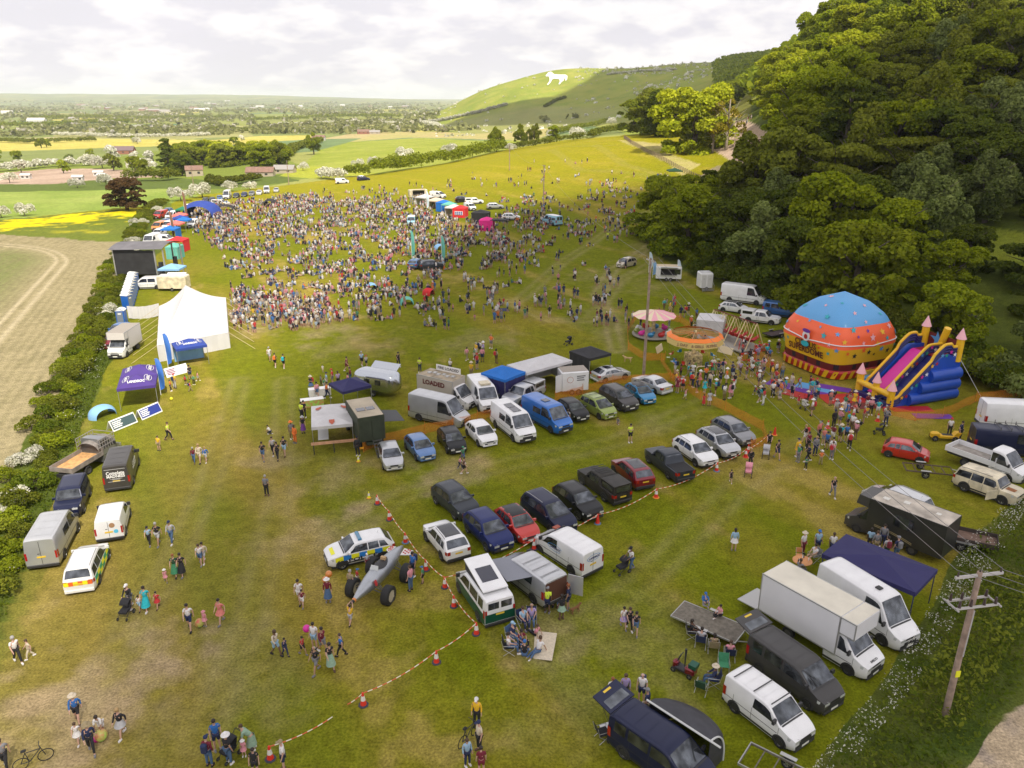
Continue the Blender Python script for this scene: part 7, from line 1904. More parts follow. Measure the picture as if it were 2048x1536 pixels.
for x in (-1.7,0,1.8): b = MB(); b.box(x-.04,x+.04,-2.95,-2.82,0,.85); b.build('barrier_leg', TRIM, wz)
b = MB(); b.box(-1.3,-.4,-1.6,1.2,.72,.76); b.build('table', mat('table_white',(.7,.7,.7),.6), wz)
gaz(703,812,3.1,3.1,((682,835),(736,820)),'navy','navy gazebo between the rainbow tables and the army truck')
gaz(1007,788,3.2,3.2,((995,800),(1040,781)),'blue','bright blue gazebo with navy side walls next to the white van', walls='flr', wcol='navy')
gaz(1079,769,6.3,3.2,((1040,785),(1133,765)),'white','long white catering gazebo between the blue gazebo and the white trailer', walls='rb', wcol='white', eave=2.15, peak=3.1)
gaz(1179,744,3.2,3.4,((1170,729),(1213,719)),'black','black gazebo behind the silver car and white trailer', walls='lb')
gaz(1420,672,3.4,3.4,-20,'white','white walled tent beside the swing boats', walls='rfb', eave=2.2, peak=3.0)
gaz(1745,1190,5.6,3.4,((1651,1128),(1797,1190)),'navy','large plain navy gazebo beside the white vans at the hedge', eave=2.15, peak=2.9, leg=mat('sleeve_navy',(.02,.025,.09),.8))
CG, LG = 'gazebos of the central stall row', 'gazebos of the left stall row'
for (x, y, w_, d, h, c, lb, wl) in [(850,410,3.6,4.2,-28,'white','white gazebo with a pink tinted side at the left of the central stalls','l'),(872,417,3,4,-28,'cream','cream gazebo beside the blue one in the central stalls','l'),(888,422,3,3.4,-28,'blue','royal blue gazebo in the central stalls','lf'),
 (899,426,3,3.2,-28,'teal','green and teal gazebo in the central stalls',''),(908,432,3.2,3.8,-28,'white','white gazebo left of the red one','l'),(921,434,3.3,3.3,-12,'red','bright red gazebo with printed lettering','frl'),(974,460,3.2,3.2,-8,'pink','bright pink gazebo at the right end of the stalls','frlb')]:
 o = gaz(x, y, w_, d, h, c, lb, walls=wl, group=CG, wcol={'cream':'cream'}.get(c, c))
 if c == 'red':
  b = MB(); b.box(-1.0,1.1,-1.72,-1.70,.75,1.65); b.build('window_frame', WH_0, o); b = MB()
  for i in range(4):
   for j in range(2): b.box(-.88+.49*i,-.52+.49*i,-1.735,-1.722,.83+.4*j,1.14+.4*j)
  b.build('window', FC['royal'], o)
gaz(998,460,3.6,2.6,-8,'black','black flat awning beside the pink gazebo', eave=2.1, peak=2.45, group=CG)
gaz(962,444,4.2,3.2,-8,'black','black catering stall behind the pink gazebo', walls='flr', group=CG)
for (x, y, w_, d, h, c, lb, wl) in [(369,436,3,3,0,'green','green gazebo at the far end of the left stalls','l'),(362,449,3,3,0,'salmon','pinkish red gazebo behind the blue ones',''),(363,455,3,3,0,'royal','navy gazebo between the pink and pale ones',''),(370,459,3,2.6,0,'blue','mid blue gazebo facing the crowd',''),
 (355,467,3,3,0,'salmon','salmon red gazebo in the left stalls',''),(344,478,3.2,3.2,0,'blue','blue gazebo beside the small white van','r'),(358,502,3.4,3.4,0,'red','large red gazebo nearest the stage','r'),(352,516,2.4,3,0,'teal','pale teal tent behind the stage','rf'),(348,562,3.6,3.2,0,'paleblue','pale blue gazebo beside the food caravan','')]:
 gaz(x, y, w_, d, h, c, lb, walls=wl, group=LG)
gaz(1348,357,4,4,0,'darkgreen','dark green gazebo at the top of the show field', group=None)
gaz(1466,246,4.5,4.5,0,'yellow','yellow gazebo at the top of the chalk track', group=None, eave=2.5, peak=4)
# arch tent
def arch_tent(px, py, w_, d, h, hd, col, label):
 o = empty('dome_tent', tuple(G(px,py)), R(hd), label, 'tent'); b = MB()
 def q(u, v): a = pi*u; k = 1-.25*abs(2*v-1)**2; return (-w_/2*cos(a)*k, (v-.5)*d, h*sin(a)**.8*k)
 b.grid(q, 14, 8); b.build('tent_skin', FC[col], o, True); return o
arch_tent(406,434,10,7,4.2,0,'royal','large navy inflatable arch tent at the far left of the field')
arch_tent(541,412,4,3.5,2.2,0,'black','dark dome tent standing alone behind the crowd'); arch_tent(452,420,5.5,2,1.6,0,'black','low dark shelter over a table near the far cars')
for (x, y, c, lb, w_) in [(205,832,'paleblue','turquoise pop up beach tent by the left hedge',2.6),(1005,482,'teal','pale teal pop up shelter right of the crowd',2),(742,579,'paleblue','pale blue beach tent in the crowd by a black bag',2),(813,608,'teal','turquoise pop up tent at the front of the crowd',2.2),(878,499,'paleblue','pale blue beach tent beside the show cars',2.2),(857,590,'red','round red umbrella on the grass',1.6)]: arch_tent(x, y, w_, 1.5, 1.15, rnd.uniform(0,90), c, lb)
# marquee
q4 = [G(319,724), G(461,696), G(455,622), G(323,640)]
mo = sum((Vector(p) for p in q4), Vector())/4; mo.z = 0
mq = empty('marquee', tuple(mo), 0, 'big white pole marquee with a sloping roof on the left of the field', 'marquee')
c4 = [Vector(p)-mo for p in q4]; E = 2.0
p1 = (c4[0]+c4[1])*.5*.42+(c4[2]+c4[3])*.5*.58-Vector((1.2,0,0)); p2 = (c4[0]+c4[1])*.5*.02+(c4[2]+c4[3])*.5*.98-Vector((.3,1,0))
p1.z = 4.3; p2.z = 4.7
b = MB(); fl, fr, br, bk = [Vector((c.x, c.y, E)) for c in c4]
def sag(A, B, C_, D_, n=8):
 A, B, C_, D_ = map(Vector, (A,B,C_,D_))
 def q(u, v):
  p = A.lerp(B, u).lerp(D_.lerp(C_, u), v); s = sin(v*pi)*.42+sin(u*pi)*.12; p.z -= s; return tuple(p)
 b.grid(q, n, n)
sag(fl, fr, p1, p1); sag(fr, br, p2, p1); sag(br, bk, p2, p2); sag(bk, fl, p1, p2)
MQ = mat('marquee_canvas', (.57,.56,.57), .8, noise=(.5,.05), bump=.35); b.build('roof', MQ, mq, True)
for A, B in ((fl,fr),(fr,br),(br,bk),(bk,fl)):
 b = MB(); b.grid(lambda u, v: (A.x+(B.x-A.x)*u, A.y+(B.y-A.y)*u+.05*sin(u*40), E*v+.03*(v)), 24, 2); b.build('side_wall', MQ, mq)
b = MB(); ROPE = mat('rope', (.50,.40,.26), .9)
for A, B, O in ((fr,br,Vector((3.2,-.4,0))),(bk,fl,Vector((-3.0,-.6,0)))):
 for k in range(7): p = A.lerp(B, k/6); e = p+O; e.z = .02; b.tube(p, e, .028, n=4)
b.build('guy_rope', ROPE, mq)
# cloth screen and toilets
A_, B_ = G(258,640), G(322,634); cs_ = empty('cloth_screen', tuple(A_), 0, 'white cloth screen hung between the grey toilet and the marquee', 'screen')
b = MB(); d_ = B_-A_; b.grid(lambda u, v: (d_.x*u, d_.y*u+.08*sin(u*30), .25+1.75*v-.25*sin(u*pi)), 20, 2); b.build('cloth', MQ, cs_)
def toilet(x, y, z, hd, col, label, group=None):
 o = empty('portable_toilet', (x,y,z), hd, label, 'toilet', group); b = MB(); b.rbox(-.55,.55,-.58,.58,.08,2.1,.06); b.build('cabin', col, o)
 b = MB(); b.grid(lambda u, v: (-.6+1.2*u, -.62+1.24*v, 2.1+.28*sin(u*pi)**.6), 8, 1); b.slab([(-.6,-.62,2.1),(.6,-.62,2.1),(0,-.62,2.36)], (0,.02,0)); b.build('roof', mat('toilet_roof',(.72,.73,.75),.4), o)
 b = MB(); b.box(-.40,.40,-.60,-.585,.2,1.95); b.build('door', mat('toilet_door',(.16,.19,.24),.5) , o); b = MB(); b.box(-.2,.2,-.612,-.6,1.62,1.80); b.build('vent', PT['white'], o)
TB1 = mat('toilet_blue', (.01,.10,.42), .4)
g = G(246,650); toilet(g.x, g.y, g.z, R(8), TB1, 'grey fronted portable toilet nearest the camera beside the white truck')
A_, B_ = G(257,618), G(270,572)
for k in range(9): p = A_.lerp(B_, k/8); toilet(p.x, p.y, p.z, R(75), TB1, 'blue portable toilet with white roof, in the row behind the marquee', 'row of blue toilets')
# stage
so = empty('stage', tuple(G(304,553)), R(-4), 'black covered stage trailer with a curved grey roof', 'stage'); BK = mat('stage_black', (.022,.022,.024), .8, noise=(.8,.3))
b = MB(); b.box(-4.6,-4.4,-2.8,3.4,1.0,5.0); b.build('side_curtain', BK, so); b = MB(); b.grid(lambda u, v: (-4.5+7*u, -2.9, 1.0+4.1*v+.05*sin(u*30)), 20, 2); b.build('side_curtain', BK, so)
b = MB(); b.box(-4.5,3.4,-2.7,3.4,.95,1.1); b.build('stage_deck', mat('deck_black',(.03,.03,.032),.7), so)
b = MB(); b.grid(lambda u, v: (-5.1+9.4*u, -3.4+7.2*v, 5.15+.7*sin(v*pi)+.25*u), 4, 10); b.build('roof', mat('stage_roof',(.13,.125,.14),.7,noise=(.7,.2)), so, True)
for x, y in ((-4.6,-2.8),(2.6,-2.8),(2.6,3.3),(-4.6,3.3),(4.1,-2.8),(4.1,3.3)): b = MB(); b.box(x-.1,x+.1,y-.1,y+.1,0,5.2); b.build('truss', ALU, so)
b = MB(); b.box(2.9,3.4,-2.6,-1.9,1.1,3.0); b.box(2.9,3.4,2.4,3.1,1.1,3.0); b.build('speaker', BK, so)
# caravans and kiosks
def kiosk(px, py, hd, L, W, H, body, roofc, label, cat, hatch='f', txt=None, z0=.45, name='catering_trailer', wh=2):
 o = empty(name, tuple(G(px,py)), R(hd), label, cat); b = MB(); b.rbox(-L/2, L/2, -W/2, W/2, z0, H, .12); b.build('body', body, o)
 b = MB(); b.box(-L/2+.1, L/2-.1, -W/2+.1, W/2-.1, H+.004, H+.03); b.build('roof', roofc, o)
 if hatch:
  s = -1 if hatch == 'f' else 1; b = MB(); b.box(-L*.32, L*.32, s*W/2-.01 if s > 0 else s*W/2-.02, s*W/2+.02 if s > 0 else s*W/2+.01, 1.1, H-.35); b.build('serving_hatch', mat('dark_inside',(0,0,0)), o)
  b = MB(); b.slab([(-L*.33, s*W/2, H-.3),(L*.33, s*W/2, H-.3),(L*.33, s*(W/2+.8), H+.05),(-L*.33, s*(W/2+.8), H+.05)], (0,0,.03)); b.build('hatch_flap', PT['white'], o)
  b = MB(); b.box(-L*.33, L*.33, min(s*W/2, s*(W/2+.3)), max(s*W/2, s*(W/2+.3)), 1.04, 1.09); b.build('counter', ALU, o)
 wm = wheel_meshes(.3, .2)
 for a in ([-.35,.35] if wh == 2 else [0]):
  for s in (1,-1): w_ = link('wheel', wm[0], o); w_.location = (a, s*(W/2-.02), .3); link('rim', wm[1], w_)
 return o
k1 = kiosk(1336,560,-8,4.2,2.1,2.45,PT['white'],mat('roof_cream',(.55,.45,.30),.7),'white catering caravan with a cream roof near the wood','caravan')
b = MB(); b.box(.9,1.9,-1.075,-1.06,1.2,2.1); b.box(2.10,2.115,-.7,.7,1.3,2.0); b.build('window', GLASS, k1)
k2 = kiosk(1145,783,12,2.9,1.9,2.5,PT['white'],mat('roof_buff',(.33,.29,.25),.8),'white twin axle box trailer with a round logo and an open door','trailer',hatch=None,name='box_trailer')
b = MB(); b.M = Matrix.Translation((-.55,-.955,1.65)) @ Matrix.Rotation(pi/2,4,'X'); b.lathe([(.30,0),(.34,.001)], 20); b.build('logo_ring', mat('ink_rust',(.4,.12,.08),.6), k2)
b = MB()
for z, w_ in ((1.95,.9),(1.75,.75),(1.52,.8)): b.box(.15,.15+w_,-.962,-.955,z,z+.09)
b.build('lettering', INK, k2)
b = MB(); b.slab([(-1.46,-.95,.5),(-2.2,-1.35,.5),(-2.2,-1.35,2.3),(-1.46,-.95,2.3)], (0,.04,0)); b.build('door', PT['white'], k2)
k3 = kiosk(350,580,0,4.6,2,2.4,PT['cream'],PT['white'],'cream food caravan under the pale blue gazebo','caravan',hatch='b',wh=1)
kiosk(836,396,20,5.5,2,2.5,PT['cream'],mat('roof_cream',(0,0,0)),'cream food trailer left of the white gazebo','caravan')
kt = kiosk(1408,578,5,2.0,2.2,2.75,PT['white'],PT['white'],'white two door toilet trailer with steps by the wood','toilet',hatch=None,wh=1,name='toilet_trailer')
for x in (-.5,.45):
 b = MB(); b.box(x-.36,x+.36,-1.12,-1.105,.6,2.45); b.build('door', mat('door_offwhite',(.60,.60,.60),.5), kt); b = MB(); b.box(x-.1,x+.1,-1.13,-1.12,1.75,2.0); b.build('sign', mat('ink_grey',(0,0,0)), kt)
b = MB()
for i in range(3): b.box(-.9,.9,-1.15-.28*(i+1),-1.15-.28*i,.45-.15*i,.49-.15*i)
for x in (-.9,.9): b.path([(x,-1.15,1.5),(x,-2.0,1.0),(x,-2.0,0)],.025,5)
b.build('steps', ALU, kt)
# silver bullet trailer
at_ = empty('silver_caravan', tuple(G(757,787)), R(-24), 'polished silver rounded catering caravan with its hatch open', 'caravan'); b = MB(); L = 5.4
def cp(u, v):
 a = 2*pi*u; e = abs(2*v-1); k = (1-max(0,(e-.55)/.45)**2.6)**.5 if e < 1 else 0.0; return (-L/2+L*v*1.0, 1.1*k*(abs(cos(a))**.55)*(1 if cos(a) > 0 else -1), 1.5+(1.12*k)*(abs(sin(a))**.55)*(1 if sin(a) > 0 else -1))
b.grid(cp, 24, 18); b.build('body', mat('polished_aluminium',(.55,.58,.62),.22,.95), at_, True)
b = MB(); b.slab([(-1.6,1.05,2.2),(1.6,1.05,2.2),(1.6,2.1,2.75),(-1.6,2.1,2.75)], (0,0,.04)); b.build('hatch_flap', mat('polished_aluminium',(0,0,0)), at_)
b = MB(); b.box(1.9,2.35,-.7,.7,1.3,1.95); b.box(-.9,-.3,-1.16,-1.13,1.4,1.9); b.box(.4,1.0,-1.16,-1.13,1.4,1.9); b.build('window', GLASS, at_)
lettering('lettering', 'COFFEE', .4, WI, at_, (0,2.05,2.75), (-1,0,0), (0,-.9,.45), .02, 2.2) if False else None
for s in (1,-1): w_ = link('wheel', wheel_meshes(.3,.2)[0], at_); w_.location = (0, s*.95, .3); link('rim', wheel_meshes(.3,.2)[1], w_)
# ---- inflatable dome
YE = mat('pvc_yellow', (.78,.46,.01), .45, coat=.2); RE = mat('pvc_red', (.42,.012,.012), .5, coat=.2); OR_ = mat('pvc_orange', (.86,.12,.03), .5, coat=.2); SK = mat('pvc_skyblue', (.10,.34,.66), .5, coat=.2); BL_ = mat('pvc_blue', (.008,.065,.42), .45, coat=.2, noise=(1,.06)); DR = mat('pvc_maroon', (.14,.008,.012), .5, coat=.2); PK = mat('pvc_pink', (.80,.42,.46), .45); MG = mat('pvc_magenta', (.62,.025,.30), .45); PU = mat('pvc_violet', (.13,.03,.32), .5); TQ = mat('pvc_turquoise', (.02,.38,.44), .5); WH_ = mat('pvc_white', (.75,.75,.75), .5); DN = mat('pvc_navy', (.010,.012,.12), .45); GRp = mat('pvc_green', (.02,.35,.18), .5)
dm = empty('inflatable_dome', tuple(G(1668,728)), R(24), 'giant orange yellow and blue inflatable circus dome', 'bouncy castle')
HS = 4.4; dm.scale = (1,1,1.06); HD = 7.6
def dome(a, t, e=0.0):
 "a: angle, t: 0 bottom .. 1 top; rounded square plan"
 prof = [(0,.96,0),(.08,1.0,.9),(.22,1.04,2.0),(.42,1.10,3.3),(.55,1.04,4.5),(.72,.84,6.0),(.86,.52,7.2),(1,.0,8.1)]
 ts = [p[0] for p in prof]; r = float(np.interp(t, ts, [p[1] for p in prof])); z = float(np.interp(t, ts, [p[2] for p in prof]))
 sq = (abs(cos(a))**5+abs(sin(a))**5)**(-1/5); rr = (HS*r+e)*(sq*(1-t*.0)); return (rr*cos(a), rr*sin(a), z+e*.5*t)
bands = [(0,.02,RE,'base_skirt'),(.02,.165,DR,'lower_wall'),(.165,.41,YE,'yellow_band'),(.41,.65,OR_,'orange_band'),(.65,1.0,SK,'crown')]
for t0, t1, m_, nm in bands: b = MB(); b.grid(lambda u, v: dome(2*pi*u, t0+(t1-t0)*v), 64, 8); b.build(nm, m_, dm, True)
b = MB()
for i in range(36):
 for k in range(1):
  a0, a1 = 2*pi*i/36, 2*pi*(i+.5)/36; b.add([dome(a0,.0,.35), dome(a1,.0,.35), dome(a1+.06,.075,.32), dome(a0+.06,.075,.32)], [(0,1,2,3)])
b.build('base_stripe', YE, dm)
b = MB(); b.grid(lambda u, v: dome(2*pi*u, .075*v, .30 if v < .99 else .05), 64, 4); b.build('base_tube', RE, dm, True)
def star(b, P0, X, Y, r, mi=0):
 P0, X, Y = Vector(P0), Vector(X).normalized(), Vector(Y).normalized(); pts = [tuple(P0)]+[tuple(P0+(X*sin(pi*i/5)+Y*cos(pi*i/5))*(r if i % 2 == 0 else r*.42)) for i in range(10)]
 b.add(pts, [(0,1+i,1+(i+1)%10) for i in range(10)], mi)
rs_ = random.Random(4); groups_ = {}
b = MB(); cols_ = [PK, SK, PU, TQ, YE, RE, WH_, INK, OR_]
for (t0, t1, n, rr, pal_) in ((.68,.93,18,.30,[0,2,3,0]),(.44,.64,44,.34,[1,0,2,3,0,4,1]),(.27,.40,34,.28,[3,7,1,8,3]),):
 for i in range(n):
  a = 2*pi*(i+.3*rs_.random())/n; t = t0+(t1-t0)*((i*.618) % 1)
  if abs(((a-R(178)+pi) % (2*pi))-pi) < .38 and t < .58: continue
  P0 = Vector(dome(a, t, .05)); X = Vector(dome(a+.03, t, .05))-P0; Y = Vector(dome(a, t+.02, .05))-P0; star(b, P0, X, Y, rr*rs_.uniform(.6,1.4), rs_.choice(pal_))
b.build('star_print', cols_, dm)
b = MB()
for i in range(16):
 a = 2*pi*i/16; b.add([dome(a+x, t, .03) for x, t in ((-.05,.09),(.05,.09),(.05,.155),(-.05,.155))], [(0,1,2,3)])
b.build('mesh_window', mat('mesh_black',(.02,.015,.02),.8), dm)
b = MB(); b.path([dome(2*pi*i/96, .43+.03*abs(sin(2*pi*i/96*2)), .06) for i in range(97)], .06, 5); b.build('garland', WH_, dm)
aL = R(181)   # the face turned to the camera's left
for t_, txt, wd in ((.365,'CIRCUS',3.2),(.26,'SUPERDOME',5.2)):
 P0 = Vector(dome(aL, t_, .06)); X = (Vector(dome(aL+.1,t_,.06))-Vector(dome(aL-.1,t_,.06))); Y = Vector(dome(aL,t_+.05,.06))-P0; lettering('lettering', txt, .95, mat('ink_maroon',(0,0,0)), dm, P0, X, Y, .03, wd, .10)
b = MB(); P0 = Vector(dome(aL,.47,.25)); X = (Vector(dome(aL+.1,.47))-Vector(dome(aL-.1,.47))).normalized(); Y = Vector((0,0,1)); N_ = X.cross(Y)*-1
def disc(c, r, mi, k=1.0, z=0): q = P0+X*c[0]+Y*c[1]-N_*z; b.add([tuple(q)]+[tuple(q+X*(cos(i*pi/8)*r)+Y*(sin(i*pi/8)*r*k)) for i in range(16)], [(0,1+i,1+(i+1)%16) for i in range(16)], mi)
disc((0,0),.55,0); disc((0,-.08),.26,1,z=.05); disc((0,.55),.6,2,.35,.04); disc((0,-.85),.6,3,.5,.03)
b.build('clown_face_print', [WH_, RE, PU, TQ], dm)
b = MB(); b.box(-1.9,1.9,-6.9,-5.4,.0,.55); b.build('entrance_step', SK, dm); b = MB(); b.box(-2.0,2.0,-7.1,-6.88,0,.6); b.box(-2.1,2.1,-5.5,-5.3,.3,1.0); b.build('step_edge', YE, dm)
# ---- inflatable slide
sh = R(20)
sl = empty('inflatable_slide', tuple(G(1808,790)), sh, 'tall blue inflatable slide with yellow towers and pink cones', 'bouncy castle')
LN, HW = 9.6, 2.6; sl.scale = (.88,)*3
def prof_(x):   # side outline height
 return float(np.interp(x, [0,.8,1.8,6.2,6.8,9.6], [.9,.9,1.5,5.6,6.0,6.0]))
for s in (1,-1):
 b = MB(); pts = [(x-LN/2, s*HW, 0) for x in (0,LN)]+[(x-LN/2, s*HW, prof_(x)-.6) for x in (9.6,6.8,6.2,4,1.8,.8,0)]
 b.slab(pts, (0,-s*.5,0)); b.build('side_wall', BL_, sl)
 for zz in (1.25,2.5,3.75): x0 = float(np.interp(zz+.6, [.9,1.5,5.6], [.8,1.8,6.2])); b = MB(); b.tube((x0-LN/2+.3, s*(HW-.12), zz-.62), (LN/2, s*(HW-.12), zz-.62), .74, n=14); b.build('side_tube', BL_, sl, True)
for y, nm in ((-HW+.1,0),(-.45,1),(HW-.1,2)):
 b = MB(); bump = [(x, prof_(x)+(.75 if 5.2 < x < 8.0 and nm != 1 else (.35 if nm != 1 else .1))*(1 if x > 1.5 else .3)) for x in [LN*i/30 for i in range(28)]]
 b.path([(x-LN/2, y, z) for x, z in bump], .17, 8); b.build('yellow_edge', YE, sl, True)
 b = MB()
 for j in range(3): b.path([(x-LN/2, y, z-.28-.3*j) for x, z in bump if z-.28-.3*j > .1], .17, 6)
 b.build('divider', DN, sl, True)
b = MB(); b.grid(lambda u, v: ((.9+6.0*v)-LN/2, .0+u*(HW-.55)-.25, float(np.interp(.9+6.0*v, [.8,1.8,6.6], [.35,.9,5.1]))), 6, 12); b.build('slide_lane', MG, sl)
b = MB(); b.grid(lambda u, v: ((.9+6.0*v)-LN/2, -HW+.3+u*1.8, float(np.interp(.9+6.0*v, [.8,1.8,6.6], [.35,.8,4.8]))+.12*(int(v*12) % 2)), 4, 24); b.build('climbing_ramp', DN, sl)
b = MB(); b.box(6.9-LN/2, LN/2, -HW+.3, HW-.3, 4.7, 4.95); b.build('platform', RE, sl)
b = MB(); b.grid(lambda u, v: (LN/2-.25, -HW+.4+(2*HW-.8)*u, 4.9+1.9*v), 6, 4); b.build('back_wall', DR, sl)
for (x, y, z0, z1, r) in ((LN/2-.5,-HW+.15,4.5,7.2,.42),(LN/2-.5,HW-.15,4.5,7.4,.42),(.3-LN/2,HW-.1,0,2.5,.42),(.3-LN/2,.0,0,2.2,.38),(.3-LN/2,-HW+.3,0,2.0,.40)):
 b = MB(); b.tube((x,y,z0),(x,y,z1),r,r,14); t_ = b.build('tower', YE, sl, True); b = MB(); b.tube((x,y,z1),(x,y,z1+1.25),r*1.35,.03,14); b.build('tower_cone', PK, t_, True)
b = MB(); b.tube((LN/2-.4,.3,5.0),(LN/2-.5,-.5,7.9),.4,.4,10); b.build('top_arm', YE, sl, True)
b = MB(); star(b, (LN/2-.6,.5,6.2), (0,-1,0), (-.2,0,1), 1.1); b.build('star_top', SK, sl)
b = MB(); b.tube((.15-LN/2,-HW+.3,1.4),(.15-LN/2,HW-.1,1.5),.35,n=10); b.build('front_beam', YE, sl, True); b = MB(); b.box(-.4-LN/2,.3-LN/2,-HW,HW,0,.45); b.build('front_lip', DN, sl)
b = MB(); pal_ = [YE, RE, SK, GRp, MG, WH_]
for i in range(26):
 x = 1.4+(i % 13)*.62; s = -1 if i < 13 else 0
 y = (-HW-.19) if s else -.68; z = prof_(x)-.15-.35*(i % 2)
 star(b, (x-LN/2, y, z), (1,0,0), (0,0,1), .30, i % 6)
b.build('star_print', pal_, sl)
for s in (1,-1):
 b = MB(); b.tube((LN/2-.4, s*HW, 5), (LN/2+1.5, s*(HW+3), 0), .02, n=4); b.build('guy_rope', WH_, sl)
for (x, y, a, b_, h, m_, lb) in ((1600,778,7,1.8,-40,PU,'violet mat before the dome entrance'),(1597,790,3,1.6,-40,RE,'red mat in front of the dome steps'),(1632,776,4,1.8,-35,SK,'pale blue mat in front of the dome'),(1690,797,5,2.6,5,RE,'red mat at the front of the slide'),(1720,812,5,1.6,5,DR,'maroon mat beside the slide foot'),(1822,818,4,1.4,0,RE,'red mat below the slide'),(1866,833,3.6,1.2,-4,PU,'violet and red mat by the orange fence'),(1665,776,3.6,1.4,-30,PU,'lilac mat between the dome and the slide')):
 o = empty('play_mat', tuple(G(x,y)), R(h), lb, 'mat'); q = MB(); q.box(-a/2,a/2,-b_/2,b_/2,.0,.03+.002*len(lb)%.02); q.build('mat', m_, o)
# ---- swing carousel
sc_ = empty('swing_carousel', tuple(G(1385,730)), R(8), 'orange rimmed swing carousel with painted signs round its canopy', 'fairground ride'); CRM = mat('sign_cream', (.72,.55,.20), .6); RD = 3.15; n8 = 12
b = MB(); b.grid(lambda u, v: (RD*(1.02-.16*v)*cos(2*pi*round(u*n8)/n8), RD*(1.02-.16*v)*sin(2*pi*round(u*n8)/n8), 3.55+.0*v+.32*v), n8, 1); b.build('canopy_rim', mat('canopy_orange',(.82,.20,.02),.5), sc_)
WORDS = ['', 'J. DAY', '& GIRLS', 'FLYING', '', '']
for i in range(n8):
 a0, a1 = 2*pi*i/n8, 2*pi*(i+1)/n8; am = (a0+a1)/2; b = MB(); c0 = (RD*cos(a0),RD*sin(a0)); c1 = (RD*cos(a1),RD*sin(a1)); b.slab([(*c0,2.85),(*c1,2.85),(*c1,3.5),(*c0,3.5)], (cos(am)*.05, sin(am)*.05, 0)); sg = b.build('sign_panel', CRM, sc_)
 wdx = {7:'J. DAY',8:'& GIRLS',9:'FLYING',10:'CHAIRS'}.get(i)
 if wdx and wdx != 'CHAIRS': lettering('lettering', wdx, .42, mat('ink_brown',(0,0,0)), sg, (RD*.97*cos(am)+cos(am)*.07, RD*.97*sin(am)+sin(am)*.07, 3.17), (-sin(am),cos(am),0), (0,0,1), .02, 1.35, .02)
b = MB()
for i in range(n8): a = 2*pi*i/n8; b.tube((0,0,3.9),(RD*cos(a),RD*sin(a),3.5),.035,n=5); b.tube((0,0,3.0),(RD*cos(a),RD*sin(a),3.1),.025,n=4)
b.build('spoke', PT['orange'], sc_); b = MB(); b.tube((0,0,0),(0,0,4.1),.28,.2,10); b.box(-.8,.8,-.8,.8,0,1.4); b.build('centre_column', mat('painted_centre',(.25,.12,.08),.6,noise=(3,.8),two=(.5,.4,.2)), sc_)
for i in range(n8):
 a = 2*pi*(i+.5)/n8; b = MB()
 for q in (-.18,.18): x, y = RD*.88*cos(a)-q*sin(a), RD*.88*sin(a)+q*cos(a); b.tube((x,y,3.4),(x,y,.9),.012,n=3)
 st_ = b.build('swing_chain', CHROME, sc_); b = MB(); b.M = Matrix.Translation((RD*.88*cos(a),RD*.88*sin(a),.8)) @ Matrix.Rotation(a,4,'Z'); b.box(-.2,.2,-.2,.2,-.03,.03); b.box(-.22,-.18,-.2,.2,0,.35); b.build('seat', [PT['skyblue'],PT['red'],PT['green']][i%3], st_)
# ---- toy roundabout
tr_ = empty('toy_roundabout', tuple(G(1306,672)), 0, 'small children\'s roundabout with a pink and cream umbrella roof', 'fairground ride')
b = MB(); n_ = 20
for i in range(n_): a0, a1 = 2*pi*i/n_, 2*pi*(i+1)/n_; b.add([(0,0,3.5),(2.75*cos(a0),2.75*sin(a0),2.7+.12*(i%2)),(2.75*cos(a1),2.75*sin(a1),2.7+.12*((i+1)%2))], [(0,1,2)], i % 2)
b.build('umbrella_roof', [mat('canopy_pink',(.76,.36,.42),.7), mat('canopy_cream',(.74,.62,.42),.7)], tr_)
b = MB(); b.tube((0,0,.0),(0,0,3.5),.3,.12,10); b.build('centre_column', mat('painted_centre',(0,0,0)), tr_); b = MB(); b.tube((0,0,.25),(0,0,.38),2.7,2.7,28); b.build('platform', mat('platform_grey',(.32,.30,.26),.7), tr_)
for i in range(10): a = 2*pi*i/10; b = MB(); b.sphere((2.1*cos(a),2.1*sin(a),.75),.42,8,5,sc=(1.1,.8,.8)); b.sphere((2.1*cos(a+.16),2.1*sin(a+.16),1.05),.2,6,4); b.build('toy_car', [PT['green'],MG,PT['skyblue'],RE,PT['white']][i%5], tr_, True)
# ---- swing boats
A_, B_ = G(1424,668), G(1508,703); dd_ = (B_-A_); sb = empty('swing_boats', tuple((A_+B_)/2), atan2(dd_.y,dd_.x), 'row of red swing boats hanging from cream lattice frames', 'fairground ride'); L = dd_.length; FR = mat('frame_cream', (.68,.56,.32), .6)
for k in range(5):
 x = -L/2+L*k/4
 for s in (1,-1): b = MB(); b.tube((x,s*1.6,0),(x,0,3.4),.06,n=6); b.build('frame_leg', FR, sb)
b = MB(); b.tube((-L/2,0,3.4),(L/2,0,3.4),.07,n=6); b.build('top_beam', mat('beam_maroon',(.15,.02,.02),.6), sb); b = MB(); b.box(-L/2-.5,L/2+.3,-2.5,1.5,.15,.3); b.build('platform', mat('platform_grey',(0,0,0)), sb)
for k in range(8):
 x = -L/2+L*(k+.5)/8; b = MB(); b.grid(lambda u, v: (x+(u-.5)*.7*(1-.5*(2*v-1)**2), -1.1+2.2*v, .95+.35*abs(2*u-1)+.45*(2*v-1)**2), 6, 8); bo = b.build('boat', RE, sb, True)
 b = MB()
 for s in (1,-1): b.tube((x,s*.9,1.4),(x,0,3.4),.03,n=5)
 b.build('hanger', FR, bo)
